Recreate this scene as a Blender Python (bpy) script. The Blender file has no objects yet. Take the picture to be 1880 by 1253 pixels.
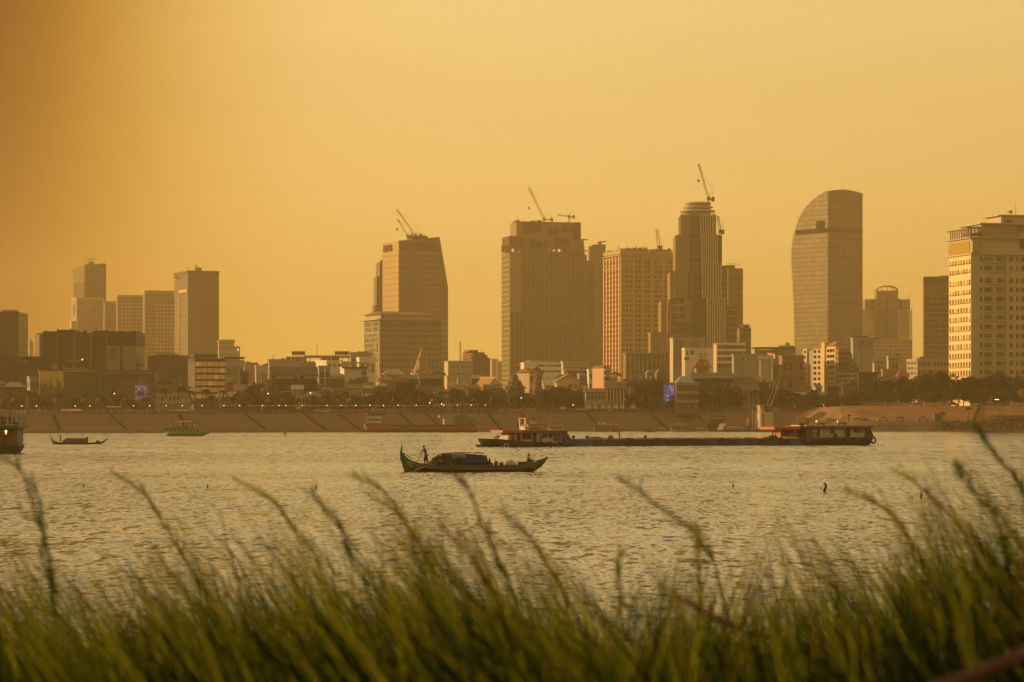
import bpy, math, random
from mathutils import Vector, Matrix
random.seed(11)
R = math.radians
SC = bpy.context.scene
COL = SC.collection

# ------------------------------------------------------------------ camera
# level telephoto from the near bank, 4.6 m above the river; frame measured in the photograph's 1880 x 1253 pixels
F, HY, CX, CZ = 5222.2, 771.0, 940.0, 4.6
cam_d = bpy.data.cameras.new('camera'); cam = bpy.data.objects.new('camera', cam_d); COL.objects.link(cam)
cam.location = (0, 0, CZ); cam.rotation_euler = (R(90), 0, 0)
cam_d.lens = 100; cam_d.sensor_width = 36; cam_d.shift_y = (HY - 626.5) / 1880
cam_d.clip_start = 0.1; cam_d.clip_end = 20000
cam_d.dof.use_dof = True; cam_d.dof.focus_distance = 420; cam_d.dof.aperture_fstop = 7.2
SC.camera = cam

# ------------------------------------------------------------------ sun, sky, exposure
SUN_EL = R(13)
sdir = Vector((-1.0, 0.22, math.tan(SUN_EL) * 1.024)).normalized()      # towards the sun: low, from the left, a little beyond the city
sl = bpy.data.lights.new('sun', 'SUN'); so = bpy.data.objects.new('sun', sl); COL.objects.link(so)
so.location = (-300, 200, 300)
so.rotation_euler = sdir.to_track_quat('Z', 'Y').to_euler()
sl.energy = 5.0; sl.angle = R(0.6); sl.color = (1.0, 0.66, 0.30)

w = bpy.data.worlds.new('World'); SC.world = w; w.use_nodes = True
nt = w.node_tree; nt.nodes.clear()
def N(t, **k):
    n = nt.nodes.new(t)
    for a, b in k.items(): setattr(n, a, b)
    return n
def ramp(els, interp='LINEAR'):
    n = N('ShaderNodeValToRGB'); n.color_ramp.interpolation = interp
    e = n.color_ramp.elements
    while len(e) < len(els): e.new(0.5)
    for i, (p, c) in enumerate(els): e[i].position = p; e[i].color = (*c, 1) if len(c) == 3 else (c[0], c[0], c[0], 1)
    return n
out = N('ShaderNodeOutputWorld'); bg = N('ShaderNodeBackground'); nt.links.new(bg.outputs[0], out.inputs[0])
sky = N('ShaderNodeTexSky', sky_type='NISHITA', sun_disc=False)
sky.sun_elevation = SUN_EL; sky.sun_rotation = math.atan2(sdir.x, sdir.y); sky.dust_density = 8; sky.air_density = 2.0
tc = N('ShaderNodeTexCoord'); sep = N('ShaderNodeSeparateXYZ'); nt.links.new(tc.outputs['Generated'], sep.inputs[0])
# smoke-thick evening air: brightest a few degrees up, dimmer and browner towards the zenith
el = ramp([(0.0, (1.24, 0.72, 0.13)), (0.03, (1.12, 0.68, 0.15)), (0.07, (1.04, 0.675, 0.20)), (0.11, (0.98, 0.67, 0.235)), (0.15, (0.98, 0.69, 0.27)), (0.22, (1.40, 1.02, 0.43)), (0.42, (1.42, 1.06, 0.50)), (0.65, (0.5, 0.38, 0.18)), (1.0, (0.13, 0.10, 0.05))])
nt.links.new(sep.outputs[2], el.inputs[0])
# vignette-like darkening of the sky colour at the left
def M(op, a, b=None, clamp=False):
    n = N('ShaderNodeMath', operation=op, use_clamp=clamp)
    for i, v in enumerate((a, b)):
        if v is None: continue
        if isinstance(v, (int, float)): n.inputs[i].default_value = v
        else: nt.links.new(v, n.inputs[i])
    return n.outputs[0]
u = M('ADD', sep.outputs[0], M('MULTIPLY', sep.outputs[2], -0.12))       # shifts right with height
u = M('ADD', M('MULTIPLY', u, 1.25), 0.5, True)
az = ramp([(0.0, (1.05, 0.95, 0.7)), (0.12, (1.0, 0.9, 0.6)), (0.20, (0.10, 0.02, 0.0)), (0.262, (0.12, 0.03, 0.0)), (0.30, (0.46, 0.30, 0.06)), (0.345, (0.80, 0.70, 0.45)), (0.40, (0.98, 0.96, 0.92)), (0.5, (1, 1, 1)), (0.72, (0.93, 0.90, 0.84)), (1.0, (0.85, 0.8, 0.75))], 'B_SPLINE')
nt.links.new(u, az.inputs[0])
mul = N('ShaderNodeMixRGB', blend_type='MULTIPLY'); mul.inputs[0].default_value = 1
nt.links.new(el.outputs[0], mul.inputs[1])
up = ramp([(0.145, (0,)), (0.21, (1,))]); nt.links.new(sep.outputs[2], up.inputs[0])      # the darkening fades out higher up
azm = N('ShaderNodeMixRGB'); nt.links.new(up.outputs[0], azm.inputs[0]); nt.links.new(az.outputs[0], azm.inputs[1]); azm.inputs[2].default_value = (1, 1, 1, 1)
nt.links.new(azm.outputs[0], mul.inputs[2])
nis = N('ShaderNodeMixRGB', blend_type='MULTIPLY'); nis.inputs[0].default_value = 1
nt.links.new(sky.outputs[0], nis.inputs[1]); nis.inputs[2].default_value = (0.09, 0.06, 0.03, 1)
# the half of the sky behind the camera, away from the sunset, is dim
be = ramp([(0.0, (0.50, 0.47, 0.44)), (0.42, (0.60, 0.56, 0.52)), (0.62, (0.8, 0.78, 0.75)), (0.75, (1, 1, 1))], 'EASE')
nt.links.new(M('ADD', M('MULTIPLY', sep.outputs[1], 0.5), 0.5), be.inputs[0])
mul2 = N('ShaderNodeMixRGB', blend_type='MULTIPLY'); mul2.inputs[0].default_value = 1
nt.links.new(mul.outputs[0], mul2.inputs[1]); nt.links.new(be.outputs[0], mul2.inputs[2])
mx = N('ShaderNodeMixRGB'); mx.inputs[0].default_value = 0.06
nt.links.new(mul2.outputs[0], mx.inputs[1]); nt.links.new(nis.outputs[0], mx.inputs[2])
# faint uneven smoke layers
sm_ = N('ShaderNodeMapping'); sm_.inputs['Scale'].default_value = (2.2, 2.2, 15); nt.links.new(tc.outputs['Generated'], sm_.inputs[0])
sn_ = N('ShaderNodeTexNoise'); sn_.inputs['Scale'].default_value = 1.4; sn_.inputs['Detail'].default_value = 3; nt.links.new(sm_.outputs[0], sn_.inputs[0])
lay = ramp([(0.3, (0.955,)), (0.7, (1.035,))]); nt.links.new(sn_.outputs[0], lay.inputs[0])
ml_ = N('ShaderNodeMixRGB', blend_type='MULTIPLY'); ml_.inputs[0].default_value = 1; nt.links.new(mx.outputs[0], ml_.inputs[1]); nt.links.new(lay.outputs[0], ml_.inputs[2])
nt.links.new(ml_.outputs[0], bg.inputs[0]); bg.inputs[1].default_value = 1.0
vs = SC.view_settings; vs.view_transform = 'Standard'; vs.look = 'None'; vs.exposure = 0.12; vs.gamma = 1
cy = SC.cycles
cy.max_bounces = 6; cy.diffuse_bounces = 2; cy.glossy_bounces = 2; cy.transmission_bounces = 2; cy.transparent_max_bounces = 8; cy.volume_bounces = 0
cy.use_denoising = True; cy.caustics_reflective = False; cy.caustics_refractive = False

# ------------------------------------------------------------------ helpers
def X(px, d): return (px - CX) * d / F
def Z(py, d): return CZ + (HY - py) * d / F
def gz(x): return 7.4 + 0.0055 * x                        # city ground level
def bank(px):                                             # distance of the far waterline along a picture column
    t = (px - CX) / F
    return (960 + 0.71 * 182) / (1 - 0.71 * t)

_M = {}
def mat(name, col, rough=0.75, var=0.18, scale=0.35, metal=0.0, emit=None, es=1.0, trans=0.0, streak=False, spec=None):
    if name in _M: return _M[name]
    m = bpy.data.materials.new(name); m.use_nodes = True; t = m.node_tree; b = t.nodes['Principled BSDF']
    b.inputs['Roughness'].default_value = rough; b.inputs['Metallic'].default_value = metal
    if spec is not None: b.inputs['Specular IOR Level'].default_value = spec
    if var:
        co = t.nodes.new('ShaderNodeTexCoord'); no = t.nodes.new('ShaderNodeTexNoise'); no.inputs['Scale'].default_value = scale; no.inputs['Detail'].default_value = 5
        src = co.outputs['Object']
        if streak:
            mp = t.nodes.new('ShaderNodeMapping'); mp.inputs['Scale'].default_value = (1, 1, 0.12); t.links.new(src, mp.inputs[0]); src = mp.outputs[0]
        t.links.new(src, no.inputs[0])
        r = t.nodes.new('ShaderNodeValToRGB'); e = r.color_ramp.elements
        e[0].position = 0.32; e[1].position = 0.68
        e[0].color = (*[c * (1 - var) for c in col], 1); e[1].color = (*[min(1, c * (1 + var)) for c in col], 1)
        t.links.new(no.outputs[0], r.inputs[0]); t.links.new(r.outputs[0], b.inputs['Base Color'])
    elif '_glass' in name:      # each pane differs: blinds, curtains, bare glass
        oi = t.nodes.new('ShaderNodeObjectInfo'); r = t.nodes.new('ShaderNodeValToRGB'); e = r.color_ramp.elements; e.new(.6); e.new(.82)
        for i, (p, k) in enumerate(((0, .5), (.55, 1.1), (.8, 2.6), (1, 5))): e[i].position = p; e[i].color = (*[min(.6, c * k) for c in col], 1)
        t.links.new(oi.outputs['Random'], r.inputs[0]); t.links.new(r.outputs[0], b.inputs['Base Color'])
    else: b.inputs['Base Color'].default_value = (*col, 1)
    if emit: b.inputs['Emission Color'].default_value = (*emit, 1); b.inputs['Emission Strength'].default_value = es
    if trans: b.inputs['Subsurface Weight'].default_value = 0
    _M[name] = m; return m

def grid_mat(name, base, line, su, sv, tu, tv, rough=0.35, lrough=0.6, spec=0.5, ou=0.0, ov=0.0, var=0.25, metal=0.0):
    """A facade skin: cells of one colour divided by upright lines every su metres and level lines every sv metres."""
    if name in _M: return _M[name]
    m = bpy.data.materials.new(name); m.use_nodes = True; t = m.node_tree; b = t.nodes['Principled BSDF']; L = t.links.new
    co = t.nodes.new('ShaderNodeTexCoord'); s = t.nodes.new('ShaderNodeSeparateXYZ'); L(co.outputs['Object'], s.inputs[0]); base = tuple(c * .72 for c in base); line = tuple(min(.8, c * 1.45) for c in line)
    def m_(op, a, c=0.0, clamp=False):
        n = t.nodes.new('ShaderNodeMath'); n.operation = op; n.use_clamp = clamp
        for i, v in enumerate((a, c)):
            if isinstance(v, (int, float)): n.inputs[i].default_value = v
            else: L(v, n.inputs[i])
        return n.outputs[0]
    uu = m_('ADD', m_('SUBTRACT', s.outputs[0], s.outputs[1]), 500 + ou)
    vv = m_('ADD', s.outputs[2], 200 + ov)
    fu = m_('DIVIDE', uu, su); fv = m_('DIVIDE', vv, sv)
    lu = m_('LESS_THAN', m_('FRACT', fu), tu / su) if tu else None
    lv = m_('LESS_THAN', m_('FRACT', fv), tv / sv) if tv else None
    msk = m_('MAXIMUM', lu, lv) if (lu and lv) else (lu or lv)
    cell = t.nodes.new('ShaderNodeCombineXYZ'); L(m_('FLOOR', fu), cell.inputs[0]); L(m_('FLOOR', fv), cell.inputs[1])
    wn = t.nodes.new('ShaderNodeTexWhiteNoise'); wn.noise_dimensions = '2D'; L(cell.outputs[0], wn.inputs['Vector'])
    no = t.nodes.new('ShaderNodeTexNoise'); no.inputs['Scale'].default_value = 0.05; L(co.outputs['Object'], no.inputs[0])
    k = m_('ADD', m_('MULTIPLY', wn.outputs[0], var), m_('MULTIPLY', no.outputs[0], var))
    k = m_('ADD', k, 1.0 - var)
    v = t.nodes.new('ShaderNodeVectorMath'); v.operation = 'SCALE'; v.inputs[0].default_value = base; L(k, v.inputs['Scale'])
    mixn = t.nodes.new('ShaderNodeMixRGB'); L(msk, mixn.inputs[0]); L(v.outputs[0], mixn.inputs[1]); mixn.inputs[2].default_value = (*line, 1)
    L(mixn.outputs[0], b.inputs['Base Color'])
    mr = t.nodes.new('ShaderNodeMapRange'); L(msk, mr.inputs[0]); mr.inputs[3].default_value = rough; mr.inputs[4].default_value = lrough
    L(mr.outputs[0], b.inputs['Roughness']); b.inputs['Specular IOR Level'].default_value = spec; b.inputs['Metallic'].default_value = metal
    _M[name] = m; return m

class MB:
    def __init__(s): s.v = []; s.f = []
    def box(s, x0, x1, y0, y1, z0, z1):
        n = len(s.v)
        s.v += [(x0, y0, z0), (x1, y0, z0), (x1, y1, z0), (x0, y1, z0), (x0, y0, z1), (x1, y0, z1), (x1, y1, z1), (x0, y1, z1)]
        s.f += [(n, n+3, n+2, n+1), (n+4, n+5, n+6, n+7), (n, n+1, n+5, n+4), (n+1, n+2, n+6, n+5), (n+2, n+3, n+7, n+6), (n+3, n, n+4, n+7)]
        return s
    def rings(s, rs, cap=True, closed=True):
        """loft equal-length vertex rings"""
        n = len(s.v); k = len(rs[0])
        for r in rs: s.v += [tuple(p) for p in r]
        for i in range(len(rs) - 1):
            for j in range(k if closed else k - 1):
                a = n + i*k + j; b = n + i*k + (j+1) % k
                s.f.append((a, b, b + k, a + k))
        if cap and closed:
            s.f.append(tuple(range(n + k - 1, n - 1, -1))); s.f.append(tuple(n + (len(rs)-1)*k + j for j in range(k)))
        return s
    def prism(s, pts, z0, z1): return s.rings([[(x, y, z0) for x, y in pts], [(x, y, z1) for x, y in pts]])
    def xprism(s, pts, x0, x1):       # profile in (y, z) run along x
        return s.rings([[(x0, y, z) for y, z in pts], [(x1, y, z) for y, z in pts]])
    def yprism(s, pts, y0, y1):       # profile in (x, z) run along y
        return s.rings([[(x, y0, z) for x, z in pts], [(x, y1, z) for x, z in pts]])
    def tube(s, pts, r, n=5, r2=None):
        pts = [Vector(p) for p in pts]; rs = []
        for i, p in enumerate(pts):
            d = (pts[min(i+1, len(pts)-1)] - pts[max(i-1, 0)])
            d = d.normalized() if d.length > 1e-9 else Vector((0, 0, 1))
            a = d.cross(Vector((0, 0, 1)) if abs(d.z) < 0.95 else Vector((1, 0, 0))).normalized(); b = d.cross(a)
            q = r if r2 is None else r + (r2 - r) * i / max(1, len(pts) - 1)
            rs.append([p + a * (q * math.cos(2*math.pi*j/n)) + b * (q * math.sin(2*math.pi*j/n)) for j in range(n)])
        return s.rings(rs)
    def lathe(s, prof, n=12, cx=0, cy=0, ax='z', sx=1, sy=1):
        rs = []
        for r, z in prof:
            c = [(cx + sx*r*math.cos(2*math.pi*j/n), cy + sy*r*math.sin(2*math.pi*j/n), z) for j in range(n)]
            if ax == 'x': c = [(z, cx + r*math.cos(2*math.pi*j/n), cy + r*math.sin(2*math.pi*j/n)) for j in range(n)]
            if ax == 'y': c = [(cx + r*math.cos(2*math.pi*j/n), z, cy + r*math.sin(2*math.pi*j/n)) for j in range(n)]
            rs.append(c)
        return s.rings(rs)
    def quad(s, *p):
        n = len(s.v); s.v += [tuple(q) for q in p]; s.f.append(tuple(range(n, n + len(p)))); return s
    def mesh(s, name, m, smooth=False):
        me = bpy.data.meshes.new(name); me.from_pydata(s.v, [], s.f)
        for mm in (m if isinstance(m, (list, tuple)) else [m]): me.materials.append(mm)
        if smooth: me.polygons.foreach_set('use_smooth', [True] * len(me.polygons))
        me.update(); return me
    def make(s, name, m, parent=None, smooth=False, label=None, recalc=True):
        me = s.mesh(name, m, smooth)
        if recalc:
            import bmesh
            bm = bmesh.new(); bm.from_mesh(me); bmesh.ops.recalc_face_normals(bm, faces=bm.faces); bm.to_mesh(me); bm.free()
        o = bpy.data.objects.new(name, me); COL.objects.link(o)
        if parent is not None: o.parent = parent
        if label: o['label'] = label
        return o

def tag(o, label, cat, group=None, kind=None):
    o['label'] = label
    if cat: o['category'] = cat
    if group: o['group'] = group
    if kind: o['kind'] = kind
    return o
def thing(name, label, cat, loc=(0, 0, 0), rz=0.0, group=None):
    o = bpy.data.objects.new(name, None); COL.objects.link(o); o.location = loc; o.rotation_euler = (0, 0, rz)
    return tag(o, label, cat, group)
def struct(o): o['kind'] = 'structure'; return o
def inst(name, me, parent, loc=(0, 0, 0), rz=0.0, sc=None):
    o = bpy.data.objects.new(name, me); COL.objects.link(o); o.parent = parent; o.location = loc; o.rotation_euler = (0, 0, rz)
    if sc: o.scale = sc
    return o
def dup(root, loc, rz=0.0, sc=None, label=None, group=None):
    r = root.copy(); COL.objects.link(r); r.location = loc; r.rotation_euler = (0, 0, rz)
    if sc is not None: r.scale = sc if isinstance(sc, tuple) else (sc, sc, sc)
    if label: r['label'] = label
    if group: r['group'] = group
    for ch in list(root.children):
        c = ch.copy(); COL.objects.link(c); c.parent = r
        for g in ch.children:
            q = g.copy(); COL.objects.link(q); q.parent = c
    return r
# ------------------------------------------------------------------ river, banks, ground
def water_mat():
    m = bpy.data.materials.new('river_water'); m.use_nodes = True; t = m.node_tree; b = t.nodes['Principled BSDF']; L = t.links.new
    b.inputs['Base Color'].default_value = (0.07, 0.055, 0.022, 1); b.inputs['Roughness'].default_value = 0.10; b.inputs['IOR'].default_value = 1.42
    g = t.nodes.new('ShaderNodeNewGeometry')
    def noise(sx, sy, sc, det, rough=0.55, ):
        mp = t.nodes.new('ShaderNodeMapping'); mp.inputs['Scale'].default_value = (sx, sy, 1); L(g.outputs['Position'], mp.inputs[0])
        n = t.nodes.new('ShaderNodeTexNoise'); n.inputs['Scale'].default_value = sc; n.inputs['Detail'].default_value = det; n.inputs['Roughness'].default_value = rough; n.inputs['Distortion'].default_value = 0.4
        L(mp.outputs[0], n.inputs[0]); return n.outputs[1]
    def vm(op, a, c, s=None):
        n = t.nodes.new('ShaderNodeVectorMath'); n.operation = op
        for i, v in enumerate((a, c)):
            if v is None: continue
            if isinstance(v, tuple): n.inputs[i].default_value = v
            else: L(v, n.inputs[i])
        if s is not None:
            if isinstance(s, (int, float)): n.inputs['Scale'].default_value = s
            else: L(s, n.inputs['Scale'])
        return n.outputs[0]
    # wind chop: crests a metre or so apart, longer across the wind
    a = vm('MULTIPLY', vm('SUBTRACT', noise(1.9, .95, 1.0, 4, 0.62), (0.5, 0.5, 0.5)), (0.35, 0.85, 0))
    c = vm('MULTIPLY', vm('SUBTRACT', noise(0.16, 0.2, 1.0, 2), (0.5, 0.5, 0.5)), (0.15, 0.32, 0))
    f = vm('MULTIPLY', vm('SUBTRACT', noise(4, 4.5, 1.0, 2), (0.5, 0.5, 0.5)), (0.3, 0.55, 0))
    # wave groups: further out only the higher crests show, longer towards the horizon
    def wt(y0, y1, y2, y3):
        sy = t.nodes.new('ShaderNodeSeparateXYZ'); L(g.outputs['Position'], sy.inputs[0])
        r_ = t.nodes.new('ShaderNodeMapRange'); L(sy.outputs[1], r_.inputs[0]); r_.inputs[1].default_value = y0; r_.inputs[2].default_value = y1
        q_ = t.nodes.new('ShaderNodeMapRange'); L(sy.outputs[1], q_.inputs[0]); q_.inputs[1].default_value = y2; q_.inputs[2].default_value = y3; q_.inputs[3].default_value = 1; q_.inputs[4].default_value = 0.25
        m_ = t.nodes.new('ShaderNodeMath'); m_.operation = 'MULTIPLY'; L(r_.outputs[0], m_.inputs[0]); L(q_.outputs[0], m_.inputs[1]); return m_.outputs[0]
    B1 = vm('SCALE', vm('MULTIPLY', vm('SUBTRACT', noise(2.4, .42, 1.0, 3, .6), (0.5, 0.5, 0.5)), (0.25, 0.95, 0)), None, wt(30, 110, 300, 500))
    B2 = vm('SCALE', vm('MULTIPLY', vm('SUBTRACT', noise(1.0, .07, 1.0, 3, .6), (0.5, 0.5, 0.5)), (0.25, 0.9, 0)), None, wt(180, 380, 2000, 3000))
    # gust streaks: patches of rougher and smoother water
    gu = noise(0.006, 0.02, 1.0, 3)
    sp = t.nodes.new('ShaderNodeSeparateXYZ'); L(gu, sp.inputs[0])
    mr = t.nodes.new('ShaderNodeMapRange'); L(sp.outputs[0], mr.inputs[0]); mr.inputs[1].default_value = 0.35; mr.inputs[2].default_value = 0.65; mr.inputs[3].default_value = 0.7; mr.inputs[4].default_value = 1.25
    tot = vm('ADD', vm('ADD', vm('ADD', a, c), f), vm('ADD', B1, B2))
    tot = vm('SCALE', tot, None, mr.outputs[0])
    tot = vm('ADD', tot, (0, -0.10, 1))          # the wind-steepened side of the chop faces the near bank
    tot = vm('NORMALIZE', tot, None)
    L(tot, b.inputs['Normal'])
    return m
o = MB().quad((-3000, 6, 0), (3000, 6, 0), (3000, 1420, 0), (-3000, 1420, 0)).make('river', water_mat()); struct(o); o['label'] = 'wide choppy river shining in low golden light'

# far revetment: waterline runs slightly away to the right
def wl(x, off=0.0): return 960 + 0.71 * (x + 182) + off
m_bank = grid_mat('concrete_revetment', (0.30, 0.185, 0.105), (0.10, 0.062, 0.036), 14, 1.15, .25, .12, rough=.9, lrough=.9, spec=.1, var=.22)
m_foot = mat('wet_concrete', (0.075, 0.05, 0.032), 0.7, 0.3, 0.3)
m_city = mat('city_ground', (0.16, 0.12, 0.085), 0.9, 0.3, 0.02)
xs = [-1500 + i * 60 for i in range(0, 29)] + [215]
mb = MB(); prof = [(-6, -1.2), (0, 0.0), (1.5, 0.55), (18, None)]
rs = []
for x in xs:
    rs.append([(x, wl(x, 2.9), 0.95), (x, wl(x, 19), gz(x) - 0.45), (x, wl(x, 19.5), gz(x))])
mb.rings(rs, cap=False, closed=False)
MB().rings([[(x, wl(x, -6), -1.2), (x, wl(x, 0), 0.0), (x, wl(x, 2.2), 0.75), (x, wl(x, 2.9), 0.95)] for x in xs], cap=False, closed=False).make('embankment_foot', m_foot)['kind'] = 'structure'
o = mb.make('embankment', m_bank); struct(o); o['label'] = 'long sloping concrete embankment along the far waterfront'
mb = MB(); rs = [[(x, wl(x, 19.5), gz(x)), (x, 4800, gz(x))] for x in xs] 
rs += [[(600, wl(215, 19.5), gz(600)), (600, 4800, gz(600))], [(4000, 1200, 12), (4000, 4800, 12)]]
rs = [[(-4000, wl(-1500, 19.5), 3), (-4000, 4800, 3)]] + rs
mb.rings(rs, cap=False, closed=False); o = mb.make('city_ground', m_city); struct(o); o['label'] = 'flat city ground behind the embankment'

# headland on the right, nearer and higher, with a lower shelf by the water
m_head = mat('red_earth_slope', (0.27, 0.125, 0.055), 0.95, 0.28, 0.12)
m_shelf = mat('muddy_shelf', (0.13, 0.085, 0.05), 0.95, 0.35, 0.08)
HW = lambda x: 1092 + 0.02 * (x - 120)
hx = [112 + i * 6 for i in range(0, 9)] + [180 + 30 * i for i in range(0, 20)] + [2000]
rs = []
for x in hx:
    k = min(1.0, max(0.0, (x - 112) / 17.0)); y0 = HW(x) + (1 - k) * 60
    s = 4.2 * min(1, max(0.12, (x - 108) / 14))
    n1 = 0.5 * math.sin(x * 0.31) + 0.3 * math.sin(x * 0.83)
    rs.append([(x, y0 - 4 + n1, -0.8), (x, y0 + n1, 0.15), (x, y0 + 4 + n1 * .4, s * 0.55), (x, y0 + 7, s * 0.93), (x, y0 + 22, s + 0.25)])
mb = MB().rings(rs, cap=False, closed=False); o = mb.make('river_shelf', m_shelf, smooth=True); struct(o); o['label'] = 'muddy shelf between the water and the red slope on the right'
rs = []
for x in hx:
    k = min(1.0, max(0.0, (x - 112) / 19.0)); kk = k * k * (3 - 2 * k)
    s = 4.2 * min(1, max(0.12, (x - 108) / 14)); top = s + (10.15 - s) * k
    y0 = HW(x) + 21 + (1 - k) * 50
    rs.append([(x, y0 - 2, s), (x, y0, s + 0.3), (x, y0 + 17, top), (x, y0 + 18, top + 0.02), (x, 1240 + 0.3 * x, max(top, 8.6)), (x, 2600, 9.5)])
mb = MB().rings(rs, cap=False, closed=False); o = mb.make('headland', m_head); struct(o); o['label'] = 'bare red earth slope of the headland on the right'

# near bank under the grass
m_near = mat('near_bank_soil', (0.05, 0.04, 0.02), 0.95, 0.3, 1.5)
rs = []
for i in range(41):
    x = -40 + i * 2
    rs.append([(x, y, z + 0.12 * math.sin(x * 1.7 + y) ) for y, z in ((-20, 3.0), (0, 2.9), (3, 2.8), (6, 2.75), (9, 2.55), (12, 2.0), (18, 0.6), (24, -0.6))])
mb = MB().rings(rs, cap=False, closed=False); o = mb.make('near_bank', m_near, smooth=True); struct(o); o['label'] = 'dark soil of the near river bank under the grass'
# ------------------------------------------------------------------ building kit
_wm = {}
def pane_mesh(w, h, m, t=0.12):
    k = (round(w, 2), round(h, 2), m.name, t)
    if k not in _wm: _wm[k] = MB().box(-w/2, w/2, -t, t, 0, h).mesh('window', m)
    return _wm[k]
GL = mat('window_glass', (0.035, 0.035, 0.03), 0.25, 0.0)
GLb = mat('window_glass_brown', (0.06, 0.045, 0.03), 0.3, 0.0)
GLg = mat('window_glass_green', (0.05, 0.06, 0.045), 0.25, 0.0)
def grid(x0, x1, z0, z1, nx, nz, fw=0.6, fh=0.55):
    sx = (x1 - x0) / nx; sz = (z1 - z0) / nz
    return [(x0 + (i + .5) * sx, z0 + j * sz + sz * (1 - fh) / 2, sx * fw, sz * fh) for j in range(nz - 1, -1, -1) for i in range(nx)]

class B:
    """a building: root at the corner between its left and front faces, turned by a"""
    def __init__(s, name, label, cat, pc, d, a=0.0, pl=None, D=None, group=None, z0=None):
        tc = (pc - CX) / F; s.d = d; s.tc = tc; s.D = D
        if pl is not None and D and pl < pc:
            tl = (pl - CX) / F; k = d * (tc - tl) / D
            a = math.asin(max(-1, min(1, k / math.sqrt(1 + tl * tl)))) - math.atan(tl)
        s.a = a; x = tc * d
        s.zb = gz(x) if z0 is None else z0
        s.root = thing(name, label, cat, (x, d, s.zb), a, group)
    def fx(s, px):
        t = (px - CX) / F; return s.d * (t - s.tc) / (math.cos(s.a) - t * math.sin(s.a))
    def ly(s, px):
        t = (px - CX) / F; return s.d * (s.tc - t) / (math.sin(s.a) + t * math.cos(s.a))
    def z(s, py, x=0, y=0): return CZ + (HY - py) * (s.d + x * math.sin(s.a) + y * math.cos(s.a)) / F - s.zb
    def bx(s, mb, p0, p1, q0, q1, y0, y1):      # box on the front, picture columns p0..p1, rows q0(top)..q1
        a, b = s.fx(p0), s.fx(p1); m = (a + b) / 2 * 0
        z1 = s.z(q0, m); z0 = -0.6 if q1 is None else s.z(q1, m)
        return mb.box(a, b, y0, y1, z0, z1)
    def part(s, name, m, *boxes, label=None, parent=None):
        mb = MB()
        for b in boxes: s.bx(mb, *b)
        return mb.make(name, m, parent or s.root, label=label, recalc=False)
    def wins(s, front=(), left=(), m=None, cap=100, y=0.0, x=0.0, name='window', t=0.12):
        m = m or GL; al = [(0, r) for r in front] + [(1, r) for r in left]
        rest = MB()
        for i, (f, (u, z, w, h)) in enumerate(al):
            if i < cap:
                me = pane_mesh(w, h, m, t)
                inst(name, me, s.root, (u, y, z) if f == 0 else (x, u, z), 0 if f == 0 else R(90))
            elif f == 0: rest.box(u - w/2, u + w/2, y - t, y + t, z, z + h)
            else: rest.box(x - t, x + t, u - w/2, u + w/2, z, z + h)
        if rest.v:
            o = rest.make(name, m, s.root, recalc=False); o['kind'] = 'stuff'
    def wf(s, p0, p1, q0, q1, nx, nz, fw=0.6, fh=0.55, **k):
        s.wins(front=grid(s.fx(p0), s.fx(p1), s.z(q1), s.z(q0), nx, nz, fw, fh), **k)
    def wfl(s, F_=(), L_=(), **k):
        fr = []; le = []
        for (p0, p1, q0, q1, nx, nz, fw, fh) in F_: fr += grid(s.fx(p0), s.fx(p1), s.z(q1), s.z(q0), nx, nz, fw, fh)
        for (p0, p1, q0, q1, nx, nz, fw, fh) in L_: le += grid(s.ly(p1), s.ly(p0), s.z(q1), s.z(q0), nx, nz, fw, fh)
        s.wins(front=fr, left=le, **k)
    def each(s, name, m, rects, y0, y1):        # one part per rectangle (p0,p1,q0,q1)
        for r in rects:
            mb = MB(); s.bx(mb, *r, y0, y1); mb.make(name, m, s.root, recalc=False)

def text(parent, txt, size, loc, rot, m, name='sign_letters', ext=0.15, sx=1.0, align='LEFT', label=None):
    c = bpy.data.curves.new('t', 'FONT'); c.body = txt; c.size = size; c.extrude = ext; c.align_x = align; c.resolution_u = 2
    o = bpy.data.objects.new('t', c); COL.objects.link(o)
    bpy.context.view_layer.update()
    me = bpy.data.meshes.new_from_object(o.evaluated_get(bpy.context.evaluated_depsgraph_get()))
    bpy.data.objects.remove(o)
    me.materials.clear(); me.materials.append(m)
    q = bpy.data.objects.new(name, me); COL.objects.link(q); q.parent = parent; q.location = loc; q.rotation_euler = rot; q.scale = (sx, 1, 1)
    if label: q['label'] = label
    return q

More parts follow.
